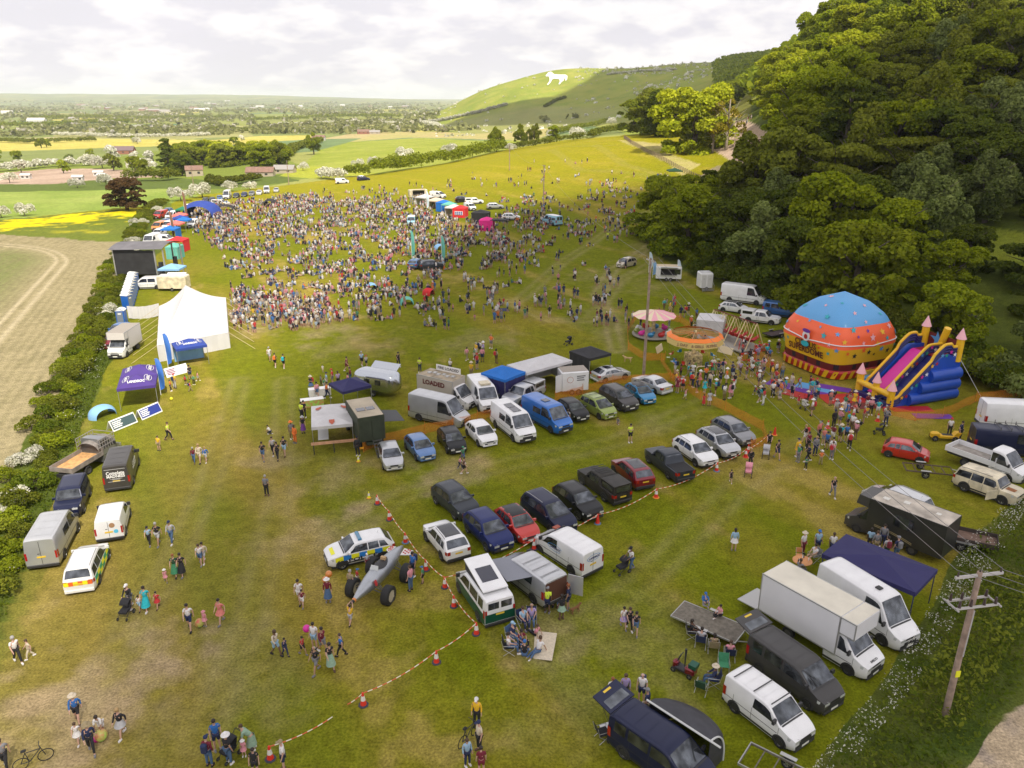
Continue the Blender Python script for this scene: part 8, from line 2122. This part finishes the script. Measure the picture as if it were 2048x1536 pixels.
# ---- barriers, nets, fences
ON = mat('orange_netting', (.85,.28,.03), .7, alpha=.42)
def netting(pts, label, h=1.0):
 W = [G(*p) for p in pts]; b = MB(); o = empty('orange_netting', tuple(W[0]), 0, label, 'netting', None)
 b.grid
 for A, B in zip(W, W[1:]):
  L = (B-A).length; n = max(2, int(L/.8));
  b.grid(lambda u, v: tuple((A.lerp(B, u)-W[0])+Vector((0,.10*sin(u*L*2.1),.05+h*v*(1-.12*abs(sin(u*L*1.3)))))), n, 2)
 b.build('net', ON, o);
 for p in W: b = MB(); q = p-W[0]; b.tube(q, q+Vector((0,0,1.25)), .02, n=5); b.build('pin', PT['orange'], o)
netting([(727,905),(760,890),(850,868),(905,858),(955,845),(1000,832)], 'orange plastic netting behind the first row of parked cars')
netting([(1110,805),(1165,790),(1225,770),(1340,762),(1400,800),(1450,822),(1525,862),(1532,892),(1500,900)], 'orange plastic netting around the right hand car rows')
netting([(1272,640),(1255,665),(1256,700),(1290,722),(1330,722)], 'orange netting around the toy roundabout'); netting([(1330,640),(1360,645),(1380,660)], 'short orange netting behind the toy roundabout')
netting([(1322,725),(1345,760),(1400,770)], 'orange netting before the swing carousel', .7)
netting([(1770,830),(1830,842),(1885,835),(1950,805),(2060,790),(2200,770)], 'orange netting running right from the slide'); netting([(1508,700),(1535,735),(1560,745)], 'dull orange netting beside the dome'); netting([(383,428),(400,424)], 'strip of orange netting by the far gazebos'); netting([(1448,590),(1460,596)], 'bit of orange netting by the toilet trailer')
for i, (x, y, h) in enumerate([(1496,722,12),(1512,738,-20),(1478,700,70),(1520,705,30)]):
 o = empty('plastic_barrier', tuple(G(x,y)), R(h), ['red and white plastic barrier nearest the crowd','red and white plastic barrier by the dome entrance','red plastic barrier beside the swing boats','red plastic barrier behind the crowd'][i], 'barrier', 'red barriers'); b = MB(); b.box(-1,1,-.03,.03,.85,1.05); b.box(-1,1,-.03,.03,.1,.2)
 for k in range(9): b.box(-1+.245*k,-.95+.245*k,-.025,.025,.1,.9)
 b.build('panel', mat('barrier_red',(.6,.05,.03),.5), o); b = MB(); b.box(-.6,-.2,-.035,.035,.87,1.03); b.box(.3,.7,-.035,.035,.87,1.03); b.build('reflector', WH_, o)
for x, y, h, lb in ((1320,712,60,'cream folding gate panel left of the swing carousel'),(1448,715,-50,'cream folding gate panel right of the swing carousel'),(1408,752,15,'white bent rail in front of the swing carousel'),(1432,700,-40,'white bent rail behind the swing carousel')):
 o = empty('ride_gate', tuple(G(x,y)), R(h), lb, 'gate', 'gates of the swing carousel'); b = MB()
 if 'panel' in lb: b.slab([(-1,0,.5),(1,0,.5),(1,.25,1.3),(-1,.25,1.3)], (0,.03,0))
 else: b.path([(-1,0,0),(-1,0,1),(-.8,0,1.15),(.8,0,1.15),(1,0,1),(1,0,0)], .05); b.path([(-1,0,.5),(1,0,.5)], .04)
 b.build('rail', mat('canopy_cream',(0,0,0)), o)
WF = mat('fence_wood', (.22,.16,.11), .9); fpts = [G(1248,277),G(1262,287),G(1290,303),(G(1320,318)),G(1350,335),G(1382,352),G(1420,368)]; rf_ = empty('rail_fence', tuple(fpts[0]), 0, 'wooden post and rail fence along the top of the sunlit slope', 'fence')
b = MB(); c = MB()
for A, B in zip(fpts, fpts[1:]):
 n = max(2, int((B-A).length/1.9))
 for k in range(n):
  p = A.lerp(B, k/n)-fpts[0]; q = A.lerp(B, (k+1)/n)-fpts[0]; p.z = tz(p.x+fpts[0].x, p.y+fpts[0].y)-fpts[0].z; q.z = tz(q.x+fpts[0].x, q.y+fpts[0].y)-fpts[0].z
  b.box(p.x-.09,p.x+.09,p.y-.09,p.y+.09,p.z-.2,p.z+1.35)
  for h in (.45,.85,1.22): c.tube(p+Vector((0,0,h)), q+Vector((0,0,h)), .06, n=4)
b.build('posts', WF, rf_); c.build('rails', WF, rf_)
# ---------------------------------------------------------------- chalk horse
HO = [(1096,144),(1102,142),(1108,147),(1116,148),(1126,148),(1131,148),(1135,151),(1134,158),(1131,161),(1130,154),(1128,157),(1127,160),(1123,163),(1119,168),(1117,167),(1120,161),(1118,157),(1108,156),(1104,158),(1102,163),(1096,169),(1094,168),(1099,161),(1099,155),(1097,151),(1093,152),(1091,150),(1094,147)]
hp = [G(p[0], p[1]+2) for p in HO]; hm_ = sum(hp, Vector())/len(hp); ho = empty('chalk_horse', tuple(hm_), 0, 'white chalk horse cut into the green hillside', 'hill figure')
b = MB(); n_ = len(HO)
tri_ = [];
import mathutils.geometry as mg
pl = [Vector((p[0], -p[1], 0)) for p in HO]; tt = mg.tessellate_polygon([pl])
for t in tt:
 # split each triangle finely so that it lies on the slope
 A, B, D = [Vector(HO[i]) for i in t]; K = 4
 for i in range(K):
  for j in range(K-i):
   f = lambda a, c: (lambda q: tuple(Vector((q.x, q.y, q.z+.9))-hm_))(G(*(A+(B-A)*(a/K)+(D-A)*(c/K)+Vector((0,2)))))
   b.add([f(i,j), f(i+1,j), f(i,j+1)], [(0,1,2)])
   if i+j < K-1: b.add([f(i+1,j), f(i+1,j+1), f(i,j+1)], [(0,1,2)])
b.build('chalk', mat('chalk_white', (.80,.79,.74), .9), ho)
# ---- utility poles and wires
POLE = mat('pole_wood', (.30,.22,.17), .9, noise=(2.5,.3)); INS = mat('insulator', (.05,.03,.03), .3)
def upole(px, py, h, lean, hd, label, big=False):
 g = G(px, py); o = empty('utility_pole', tuple(g), R(hd), label, 'pole', None); b = MB(); b.tube((0,0,-.3),(lean,0,h),.17,.12,10); b.build('pole', POLE, o, True)
 b = MB(); w_ = 1.25 if big else .9; b.box(lean-.05,lean+.05,-w_,w_,h-.25,h-.12); arm = b.build('crossarm', mat('galvanised',(.46,.44,.42),.6,.3), o)
 b = MB()
 for y in (-w_*.9,0,w_*.9): b.tube((lean,y,h-.12),(lean,y,h+.12),.05,.03,6)
 b.build('insulator', INS, arm)
 if big:
  b = MB()
  for x in (-.32,.32): b.box(lean*.87+x-.04,lean*.87+x+.04,-1.15,1.15,h-1.75,h-1.65)
  b.box(lean*.9-.5,lean*.9+.5,-1.15,-1.08,h-1.75,h-1.68); b.box(lean*.9-.5,lean*.9+.5,1.08,1.15,h-1.75,h-1.68); b.build('switch_frame', mat('galvanised',(0,0,0)), o)
  for y in (-.95,-.35,.35,.95): b = MB(); b.tube((lean*.87+.3,y,h-1.65),(lean*.87+.3,y,h-1.3),.08,.05,7); b.tube((lean*.87-.3,y,h-1.65),(lean*.87-.3,y,h-1.3),.08,.05,7); b.build('insulator', INS, o)
  b = MB(); b.box(lean*.3-.19,lean*.3-.15,-.12,.12,2.5,2.85); b.build('warning_sign', YEL, o); b = MB(); b.tube((lean*.7-.22,.0,h-2),(lean*.45-.25,.05,h-4.6),.03,n=5); b.build('cable_guard', mat('galvanised',(0,0,0)), o)
 return g+Vector((lean*cos(R(hd)), lean*sin(R(hd)), h))
T1 = upole(1890,1430,8.4,0,100,'tall wooden pole with switch gear in the hedge bank at the right',True)
T2 = upole(1287,752,13.0,0,20,'long wooden pole rising beside the swing carousel'); T3 = upole(1087,413,10.5,0,20,'wooden pole behind the white ice cream van'); T4 = upole(1019,341,9,0,20,'thin pole at the far hedge above the sunlit slope')
T5 = upole(1466,320,8,0,60,'pole beside the chalk track'); T6 = upole(578,370,9,0,20,'slim pole behind the far left cars'); T7 = upole(272,342,9,0,20,'slim pole in the ploughed field'); upole(388,378,8,0,20,'slim pole by the farmhouse')
def wire(a, c, sag_, label, r=.014):
 o = empty('overhead_wire', tuple(a), 0, label, 'wire', 'overhead wires'); b = MB(); d = c-a; b.path([tuple(d*t-Vector((0,0,4*sag_*t*(1-t)))) for t in [i/24 for i in range(25)]], r, 4); b.build('cable', mat('cable_grey',(.22,.21,.21),.5,.4), o)
for k, y in enumerate((-1,0,1)):
 wire(T1+Vector((y*1.1,0,.1)), T2+Vector((y*.8,0,.1)), 1.2, ['left','middle','right'][k]+' overhead wire from the near pole to the carousel pole'); wire(T1+Vector((y*1.1,0,.1)), T1+Vector((16+y,-13,1.0)), .4, ['left','middle','right'][k]+' overhead wire leaving the near pole past the lane')
wire(T2, T3, 2, 'overhead wire from the carousel pole to the ice cream van pole'); wire(T3, T4, 2, 'overhead wire running on to the far hedge pole'); wire(T4, T5+Vector((0,0,0)), 2, 'overhead wire crossing the sunlit slope')
# ---- cones and tape
CR_ = mat('cone_red', (.70,.035,.02), .5); CWh = mat('cone_sleeve', (.76,.73,.72), .4); CBs = mat('cone_base', (.05,.045,.07), .8); CBo = mat('cone_base_orange', (.75,.25,.02), .6); CBb = mat('cone_base_blue', (.10,.18,.30), .6)
CT = {}
def cone(x, y, label, base=CBs, s=1.0, kind=0):
 g = G(x, y); o = empty('traffic_cone', tuple(g), 0, label, 'cone', 'traffic cones'); o.scale = (s,)*3
 if (kind, base.name) not in CT:
  a = MB(); a.M = Matrix.Rotation(pi/8, 4, 'Z'); a.lathe([(.001,0),(.27,0),(.27,.03),(.18,.06),(.16,.06)], 8)
  c = MB(); c.lathe([(.165,.05),(.155,.10),(.118,.32),(.075,.60),(.045,.78),(.001,.78)], 16); d = MB(); d.lathe([(.124,.32),(.081,.60)], 16)
  CT[(kind, base.name)] = (a.mesh('base', base), c.mesh('body', YEL if kind == 1 else CR_), d.mesh('sleeve', CWh if kind != 2 else CR_))
 for nm, me in zip(('base','body','sleeve'), CT[(kind, base.name)]): link(nm, me, o)
 return g+Vector((0,0,.74*s))
near = [cone(541,1518,'red and white cone at the bottom edge left of centre'), cone(727,1410,'red and white cone second from the bottom of the tape line'), cone(873,1325,'red and white cone below the camper vans, third from the bottom'), cone(953,1268,'cone at the rear corner of the green camper van'), cone(908,1213,'cone beside the left flank of the green camper van'), cone(890,1175,'cone by the nose of the green camper van'), cone(852,1140,'cone beside the boy right of the jet car'), cone(811,1085,'cone with blue base behind the police car',CBb), cone(779,1040,'cone midway between the police car and the small yellow cone'), cone(755,1008,'cone at the upper end of the left tape line')]
cone(738,996,'small yellow and white cone left of the taped cones',CBo,.7,1); cone(717,923,'small yellow and white cone in front of the white gazebo',CBo,.7,1)
row2 = [near[5], cone(1068,1098,'cone between the red car and the white logo van'), cone(1195,1047,'plain red cone in front of the black suv',CBb,1,2), cone(1312,995,'cone with an orange base below the dark red suv',CBo), cone(1433,942,'cone with blue base before the white suv',CBb), cone(1491,914,'left cone of the close pair',CR_), G(1532,890)+Vector((0,0,.9))]
cone(1496,905,'right cone of the close pair',CR_); cone(1549,870,'plain orange cone alone left of the long queue',CBo,1,2); cone(1655,856,'cone inside the long queue',CR_); cone(1755,842,'cone at the foot of the inflatable slide',CR_)
TR_, TW_ = mat('tape_red', (.65,.10,.04), .6), mat('tape_white', (.78,.72,.60), .6)
def tape(pts, label):
 o = empty('barrier_tape', tuple(pts[0]), 0, label, 'tape'); b = MB(); k = 0
 for A, B in zip(pts, pts[1:]):
  L = (B-A).length; n = max(4, int(L/.28)); f = lambda t: A.lerp(B, t)-pts[0]-Vector((0,0,.5*min(1,L/9)*4*t*(1-t)))
  for i in range(n): b.tube(f(i/n), f((i+1)/n), .026, n=4, mi=(k+i) % 2, cap=False)
  k += n
 b.build('tape', [TR_, TW_], o)
tape([near[0], G(665,1437)+Vector((0,0,.1))], 'striped tape trailing from the bottom cone'); tape([G(695,1412)+Vector((0,0,.1))]+near[1:], 'red and white striped tape along the left cone line'); tape(row2, 'red and white striped tape before the middle row of cars')
# ---- sign boards, flags
def aboard(px, py, hd, m_, label):
 g0, g1 = G(*hd[0]), G(*hd[1]); h = atan2(g1.y-g0.y, g1.x-g0.x); o = empty('sign_board', tuple(G(px,py)), h, label, 'sign', 'long low sign boards'); L = (g1-g0).length/2
 for s in (-1,1): b = MB(); b.slab([(-L,s*.45,0),(L,s*.45,0),(L,0,.95),(-L,0,.95)], (0,s*.03,0)); b.build('panel', WH_, o)
 n = Vector((0,-.9,.43)).normalized(); P_ = lambda x, v: (x, -.45*(1-v)-.055, .95*v+.01); b = MB(); b.add([P_(-L*.93,.12),P_(L*.93,.12),P_(L*.93,.9),P_(-L*.93,.9)], [(0,1,2,3)]); b.build('print', m_, o)
 b = MB()
 for k in range(4): v = .72-.16*k; w_ = L*(.75-.1*(k % 2)); b.add([tuple(Vector(P_(x, vv))+Vector((0,-.012,.006))) for x, vv in ((-L*.86,v),(-L*.86+w_,v),(-L*.86+w_,v+.09),(-L*.86,v+.09))], [(0,1,2,3)])
 b.build('lettering', WI if m_ is not WH_ else mat('ink_plum',(.2,.03,.12),.6), o)
aboard(245,852,((223,862),(272,842)),mat('print_slate',(.05,.09,.10),.6),'long low sign board with green picture, leftmost of three'); aboard(298,830,((279,840),(320,822)),mat('print_navy',(.02,.04,.26),.6),'long low dark blue sign board beside the green one'); aboard(352,748,((332,753),(376,741)),WH_,'long low pale sign board in front of the marquee')
def flag(px, py, h, m_, label, name='feather_flag'):
 o = empty(name, tuple(G(px,py)), 0, label, 'flag', 'feather flags'); b = MB(); b.tube((0,0,0),(0,0,h),.03,n=6); b.build('pole', WH_, o); b = MB(); b.grid(lambda u, v: (.0+.75*u*(1-.25*v)*(sin(v*pi)**.3 if v < .98 else .3), .10*sin(u*3+v*5), .5+(h-.5)*v), 6, 14); b.build('sail', m_, o, True)
FB = mat('flag_blue', (.04,.15,.50), .6)
flag(337,738,4.2,FB,'blue feather flag in front of the marquee'); flag(322,790,4.0,FB,'blue feather flag beside the purple gazebo'); flag(1297,545,3.6,mat('flag_pale',(.55,.65,.72),.6),'pale feather flag left of the white kiosk'); flag(1353,562,3.6,mat('flag_pale',(0,0,0)),'pale feather flag right of the white kiosk'); flag(1305,556,3,FC['paleblue'],'short blue feather flag at the kiosk'); flag(824,520,5.5,FC['teal'],'tall teal flag left of the show cars'); flag(884,528,5.2,FC['teal'],'tall teal flag right of the show cars'); flag(854,420,5,mat('flag_pale',(0,0,0)),'tall white flag by the central stalls'); flag(372,440,7,mat('flag_brown',(.2,.1,.06),.7),'tall dark flag at the far left stalls'); flag(346,478,6,mat('flag_brown',(0,0,0)),'tall dark flag by the blue gazebo')
# ---- small things
def push(px, py, hd, m_, label):
 o = empty('pushchair', tuple(G(px,py)), R(hd), label, 'pushchair'); b = MB(); b.slab([(-.3,-.24,.45),(-.3,.24,.45),(.3,.24,.40),(.3,-.24,.40)], (0,0,.12)); b.slab([(-.3,-.24,.5),(-.3,.24,.5),(-.42,.24,1.0),(-.42,-.24,1.0)], (.06,0,0)); b.build('seat', m_, o)
 b = MB(); b.grid(lambda u, v: (-.40+.42*sin(v*pi/2), (u-.5)*.54, .75+.33*cos(v*pi/2*.9)), 4, 6); b.build('hood', m_, o); b = MB()
 for s in (-.26,.26): b.path([(-.75,s,1.02),(-.35,s,.6),(.35,s,.16)], .018, 5); b.path([(-.4,s,.18),(.2,s,.5)], .016, 5)
 b.path([(-.75,-.26,1.02),(-.75,.26,1.02)], .02, 5); b.build('frame', TRIM, o)
 for x, r in ((-.42,.15),(.38,.10)):
  for s in (-.28,.28): wm = wheel_meshes(r, .05, True); w_ = link('wheel', wm[0], o); w_.location = (x, s, r); link('rim', wm[1], w_)
BB = CLOTH['black']
push(252,1234,-95,BB,'black pushchair below the ambulance'); push(1243,1145,-150,BB,'black pushchair near the tape'); push(1496,952,-110,CLOTH['pink'],'pink and white pushchair before the cones'); push(1531,915,-110,CLOTH['light grey'],'pale pushchair by the fence end'); push(1757,868,160,BB,'black double pushchair near the slide'); push(1610,818,40,CLOTH['white'],'white pushchair in the queue'); push(1136,690,-150,BB,'black pushchair alone near the black gazebo'); push(458,1515,-120,BB,'black pushchair at the bottom group')
BALLM = mat('ball_rainbow', (.75,.15,.12), .4, noise=(3,.2), two=(.25,.6,.1))
for x, y, m_, r, lb, lf_ in ((400,1253,BALLM,.26,'rainbow ball between a white shirt and a pink child',0),(204,1480,BALLM,.3,'rainbow ball behind the leading hatted walker',0),(193,1483,MG,.16,'small pink ball beside the rainbow ball',0),(617,1290,MG,.22,'bright pink balloon held by the red shirted boy',.9),(654,1190,PT['orange'],.22,'orange balloon at the maroon jumper, left one',.9),(661,1184,PT['orange'],.22,'orange balloon at the maroon jumper, right one',1.1),(343,800,YEL,.15,'yellow ball by the purple gazebo',0)):
 g = G(x,y); o = empty('ball' if not lf_ else 'balloon', (g.x,g.y,g.z+lf_), 0, lb, 'ball'); b = MB(); b.sphere((0,0,r), r, 14, 10); b.build('skin', m_, o, True)
def bike(px, py, hd, label):
 o = empty('bicycle', tuple(G(px,py)), R(hd), label, 'bicycle'); wm = wheel_meshes(.34, .04, True)
 for x in (-.5,.5): w_ = MB(); w_.M = Matrix.Translation((x,0,.34)) @ Matrix.Rotation(pi/2,4,'X'); w_.lathe([(.30,-.02),(.34,0),(.30,.02),(.30,-.02)], 24); w_.build('wheel', RUB, o)
 b = MB(); b.path([(-.5,0,.34),(-.15,0,.3),(.35,0,.8),(-.25,0,.85),(-.5,0,.34)], .022, 5); b.path([(-.15,0,.3),(-.28,0,.98)], .02, 5); b.path([(.5,0,.34),(.33,0,.98)], .02, 5); b.build('frame', TRIM, o)
 b = MB(); b.path([(.36,-.28,1.0),(.33,0,1.0),(.36,.28,1.0)], .018, 5); b.build('handlebar', TRIM, o); b = MB(); b.rbox(-.4,-.18,-.07,.07,.97,1.03,.02); b.build('saddle', RUB, o)
bike(938,1482,55,'black bicycle held by the pair at the bottom'); bike(70,1530,35,'dark bicycle lying near the bottom left corner'); bike(628,632,10,'red framed bicycle at the edge of the crowd')
def dog(px, py, hd, m_, s, label):
 o = empty('dog', tuple(G(px,py)), R(hd), label, 'dog'); o.scale = (s,)*3; vs = [(0,0,.5),(.25,0,.52),(.40,0,.62),(.50,0,.72),(.62,0,.70),(-.28,0,.52),(-.52,0,.62)]; es = [(0,1),(1,2),(2,3),(3,4),(0,5),(5,6)]; rad = [.10,.13,.08,.085,.045,.11,.025]
 for x, k in ((.26,1),(-.28,5)):
  for y in (-.09,.09): i = len(vs); fx = .05 if k == 1 else -.07; vs += [(x,y,.40),(x+fx,y,.22),(x+.01,y,.03)]; rad += [.06,.035,.03]; es += [(k,i),(i,i+1),(i+1,i+2)]
 link('body', skin_mesh(vs, es, rad, 'body', [m_]), o)
 for y in (-.06,.06): b = MB(); b.tube((.47,y,.76),(.45,y*1.5,.68),.035,.015,5); b.build('ear', m_, o)
dog(1150,1227,35,mat('fur_brown',(.20,.09,.035),.9),.8,'small brown dog right of the grey camper'); dog(1255,725,160,mat('fur_gold',(.50,.34,.18),.9),1.1,'golden dog by the tall pole'); dog(977,582,0,mat('fur_black',(.02,.02,.02),.9),1.0,'black dog in the open field')
def chair(px, py, hd, m_, label):
 o = empty('camp_chair', tuple(G(px,py)), R(hd), label, 'chair', 'folding camp chairs'); b = MB(); b.slab([(-.25,-.27,.42),(-.25,.27,.42),(.27,.27,.45),(.27,-.27,.45)], (0,0,.02)); b.build('seat', m_, o); b = MB(); b.slab([(-.25,-.27,.44),(-.25,.27,.44),(-.38,.27,.92),(-.38,-.27,.92)], (.02,0,0)); b.build('backrest', m_, o)
 for s in (-.29,.29): b = MB(); b.path([(.3,s,0),(-.3,s,.45),(-.4,s,.95)], .016, 5); b.path([(-.3,s,0),(.3,s,.45),(.3,s,.62),(-.3,s,.62)], .016, 5); b.build('leg', ALU, o)
for x, y, h, c, lb in ((1046,1251,-60,'navy','camp chair nearest the green camper'),(1063,1247,-90,'navy','camp chair under the figure in lilac'),(1026,1283,-40,'denim blue','blue camp chair of the picnic ring'),(1018,1305,0,'black','camp chair of the picnic ring nearest the camera'),(1383,1275,-10,'black','left camp chair by the frame trailer'),(1401,1292,70,'navy','second camp chair by the frame trailer'),(1426,1303,80,'khaki','third camp chair by the frame trailer'),(1458,1318,80,'navy','right camp chair by the frame trailer'),(1426,1370,170,'navy','camp chair of the straw hatted person'),(1402,1384,60,'dark green','empty dark green camp chair'),(1446,1342,-100,'green','empty green camp chair by the white van'),(1627,1122,-160,'grey','chair at the cafe table'),(1205,1478,20,'black','black folding chair left of the dark blue camper')): chair(x, y, h, CLOTH[c], lb)
WOOD = mat('cafe_wood', (.58,.26,.10), .6, noise=(4,.15))
o = empty('cafe_table', tuple(G(1602,1140)), 0, 'round wooden cafe table with bottles beside the box truck', 'table'); b = MB(); b.tube((0,0,.70),(0,0,.74),.62,.62,24); b.build('table_top', WOOD, o)
for a in range(3): b = MB(); b.tube((.4*cos(a*2.1),.4*sin(a*2.1),0),(0,0,.7),.02,n=5); b.build('leg', ALU, o)
for k in range(6): q = G(1602,1140); o = empty('bottle', (q.x+.4*cos(k*1.3), q.y+.3*sin(k*1.9), q.z+.745), 0, 'small bottle or cup standing on the round cafe table', 'bottle', 'bottles on the cafe table'); b = MB(); b.lathe([(.001,0),(.035,0),(.035,.14),(.014,.19),(.012,.25),(.001,.25)], 8); b.build('glass', [TRIM, WH_][k % 2], o)
o = empty('folding_chair', tuple(G(1597,1122)), R(-95), 'empty orange wooden folding chair at the cafe table', 'chair'); b = MB(); b.box(-.2,.2,-.2,.2,.43,.46); b.build('seat', WOOD, o); b = MB(); b.box(-.24,-.21,-.2,.2,.55,.9); b.build('backrest', WOOD, o)
for s in (-.2,.2): b = MB(); b.path([(.2,s,0),(-.22,s,.9)], .015, 4); b.path([(-.2,s,0),(.2,s,.45)], .015, 4); b.build('leg', ALU, o)
for x, y, a, c_, h, m_, lb in ((1075,1290,1.9,2.3,-10,CLOTH['cream'],'beige picnic blanket beside the green camper'),(1003,620,2,1.6,20,CLOTH['navy'],'dark blanket on the open grass')): o = empty('picnic_blanket', tuple(G(x,y)), R(h), lb, 'blanket'); b = MB(); b.box(-a/2,a/2,-c_/2,c_/2,.01,.03); b.build('cloth', m_, o)
for x, y, h, m_, lb in ((625,812,20,BALLM,'table under a rainbow striped cloth'),(640,790,20,CLOTH['white'],'white topped table behind the rainbow one')): o = empty('table', tuple(G(x,y)), R(h), lb, 'table'); b = MB(); b.box(-1.1,1.1,-.4,.4,.03,.76); b.build('tablecloth', m_, o); b = MB(); b.box(-1.12,1.12,-.42,.42,.765,.785); b.build('table_top', WH_, o)
# cool box, bin, scooter
o = empty('cool_box', tuple(G(1211,1463)), R(20), 'blue cool box with a white lid beside the dark blue camper', 'cool box'); b = MB(); b.rbox(-.25,.25,-.17,.17,0,.3,.03); b.build('box', BL_, o); b = MB(); b.rbox(-.27,.27,-.19,.19,.302,.38,.03); b.build('lid', WH_, o)
o = empty('mobility_scooter', tuple(G(1368,1345)), R(140), 'maroon mobility scooter with a crate and a furled umbrella', 'scooter'); b = MB(); b.rbox(-.5,.5,-.25,.25,.18,.34,.05); b.build('floor', TRIM, o); b = MB(); b.rbox(-.65,-.1,-.28,.28,.25,.6,.08); b.build('body', PT['darkred'], o); b = MB(); b.rbox(.35,.65,-.2,.2,.2,.6,.08); b.build('front_cowl', PT['darkred'], o); b = MB(); b.tube((.45,0,.5),(.25,0,1.05),.04,n=6); b.tube((.25,-.25,1.05),(.25,.25,1.05),.025,n=5); b.build('tiller', TRIM, o); b = MB(); b.box(-.72,-.3,-.24,.24,.62,.85); b.build('crate', PT['darkgreen'], o); b = MB(); b.tube((-.1,.2,.6),(-.1,.2,1.7),.03,.07,6); b.build('umbrella', TRIM, o)
for x in (-.45,.5):
 for s in (-.3,.3): wm = wheel_meshes(.15,.09); w_ = link('wheel', wm[0], o); w_.location = (x,s,.15); link('rim', wm[1], w_)
# ---- farm buildings in the vale
def house(px, py, hd, L, W, H, wall, roof, label, name='farm_building', k=.62, group=None):
 L *= k; W *= k; H *= k; o = empty(name, tuple(G(px,py)), R(hd), label, 'building', group); b = MB(); b.box(-L/2,L/2,-W/2,W/2,-1,H); b.slab([(-L/2,-W/2,H),(-L/2,W/2,H),(-L/2,0,H+W*.35)], (.3,0,0)); b.slab([(L/2-.3,-W/2,H),(L/2-.3,W/2,H),(L/2-.3,0,H+W*.35)], (.3,0,0)); b.build('wall', wall, o)
 b = MB()
 for s in (-1,1): b.slab([(-L/2-.3,s*(W/2+.3),H-.1),(L/2+.3,s*(W/2+.3),H-.1),(L/2+.3,0,H+W*.37),(-L/2-.3,0,H+W*.37)], (0,0,.2))
 r_ = b.build('roof', roof, o); b = MB()
 for k in range(max(2, int(L/5))): x = -L/2+L*(k+.5)/max(2, int(L/5)); b.box(x-.6,x+.6,-W/2-.06,-W/2-.02,H*.4,H*.75)
 b.build('window', TRIM, o)
WR, WB, WC = mat('brick_red',(.28,.12,.08),.8), mat('wall_white',(.55,.53,.50),.8), mat('wall_stone',(.40,.34,.26),.8); RR, RG = mat('roof_tile_red',(.22,.13,.10),.8,noise=(1,.2)), mat('roof_grey',(.30,.28,.27),.8)
for a in ((250,308,8,26,14,5,WR,mat('roof_dark',(.16,.11,.12),.8),'red brick farm building among white hawthorns'),(390,352,20,13,8,5,WC,RR,'farmhouse with a red tiled roof below the copse'),(522,353,4,20,9,3.5,WC,RR,'low tiled barn right of the copse'),(570,346,-5,16,8,3,WC,RG,'low grey roofed shed beside the tiled barn'),(638,281,0,22,10,5,WB,RR,'white farmhouse with a red roof beside the lane'),(74,245,5,60,24,7,WB,WB,'long white farm shed far off at left'),(148,240,0,40,16,6,WB,RG,'pale far building right of the long white shed'),(727,268,15,26,12,5,WR,RR,'reddish farm buildings at the foot of the hill'),(750,268,0,22,10,4,WC,RG,'grey farm shed at the foot of the hill'),(455,203,0,90,30,9,WB,WB,'large pale warehouse in the distant town'),(330,225,0,70,30,8,WB,RG,'pale industrial building in the far plain'),(15,228,20,60,30,8,WB,WB,'white greenhouse at the far left')): house(*a)
rs_ = random.Random(8)
for k in range(22):
 px, py = rs_.uniform(150,850), rs_.uniform(206,224); house(px, py, rs_.uniform(0,90), rs_.uniform(25,60), 18, 7, WB if k % 3 else WR, [RG,RR,WB][k % 3], ['pale','brick','white'][k % 3]+' building of the distant town on the plain', 'town_building', .9, 'buildings of the distant town')
for x, y, h, lb in ((198,352,10,'white caravan on the ploughed field'),(205,358,-20,'white van on the ploughed field'),(53,358,0,'white trough at the left of the ploughed field'),(157,362,5,'white tank at the edge of the ploughed field')): house(x, y, h, 5, 2.2, 2, WB, WB, lb, 'field_caravan', 1)
def _g(px, py): g = G(px, py); y = min(g.y, 1790); return (uu(px)*y*1.0 if g.y > 1790 else g.x, y)
cloud('cloud', [(-16,-60),(-26,40),(-20,120),(-8,190),(30,205),(60,225),(95,262),(150,250),(300,330),(420,420),(560,380),(560,-60)], 1500, 'thin cloud bank whose shade covers the parked cars and the wood', 2, .77)
cloud('cloud', [(uu(a)*b, b) for a, b in ((1196,1850),(1470,1850),(1470,760),(1300,700),(1215,900),(1080,1120),(890,1330),(905,1470),(1100,1480),(1165,1640))], 1500, 'cloud whose shade crosses the grassy hill by the chalk horse', 5, .92)
# ---------------------------------------------------------------- haze
hz = MB().box(-26000, 26000, -300, 24000, -60, 180)
hm = bpy.data.materials.new('haze_air'); hm.use_nodes = True; nt = hm.node_tree; nt.nodes.clear()
o2 = nt.nodes.new('ShaderNodeOutputMaterial'); pv = nt.nodes.new('ShaderNodeVolumePrincipled')
pv.inputs['Color'].default_value = (.86,.91,1,1); pv.inputs['Density'].default_value = 6e-5; pv.inputs['Anisotropy'].default_value = 0.0
nt.links.new(pv.outputs[0], o2.inputs['Volume'])
tag(hz.build('haze', hm), kind='stuff')
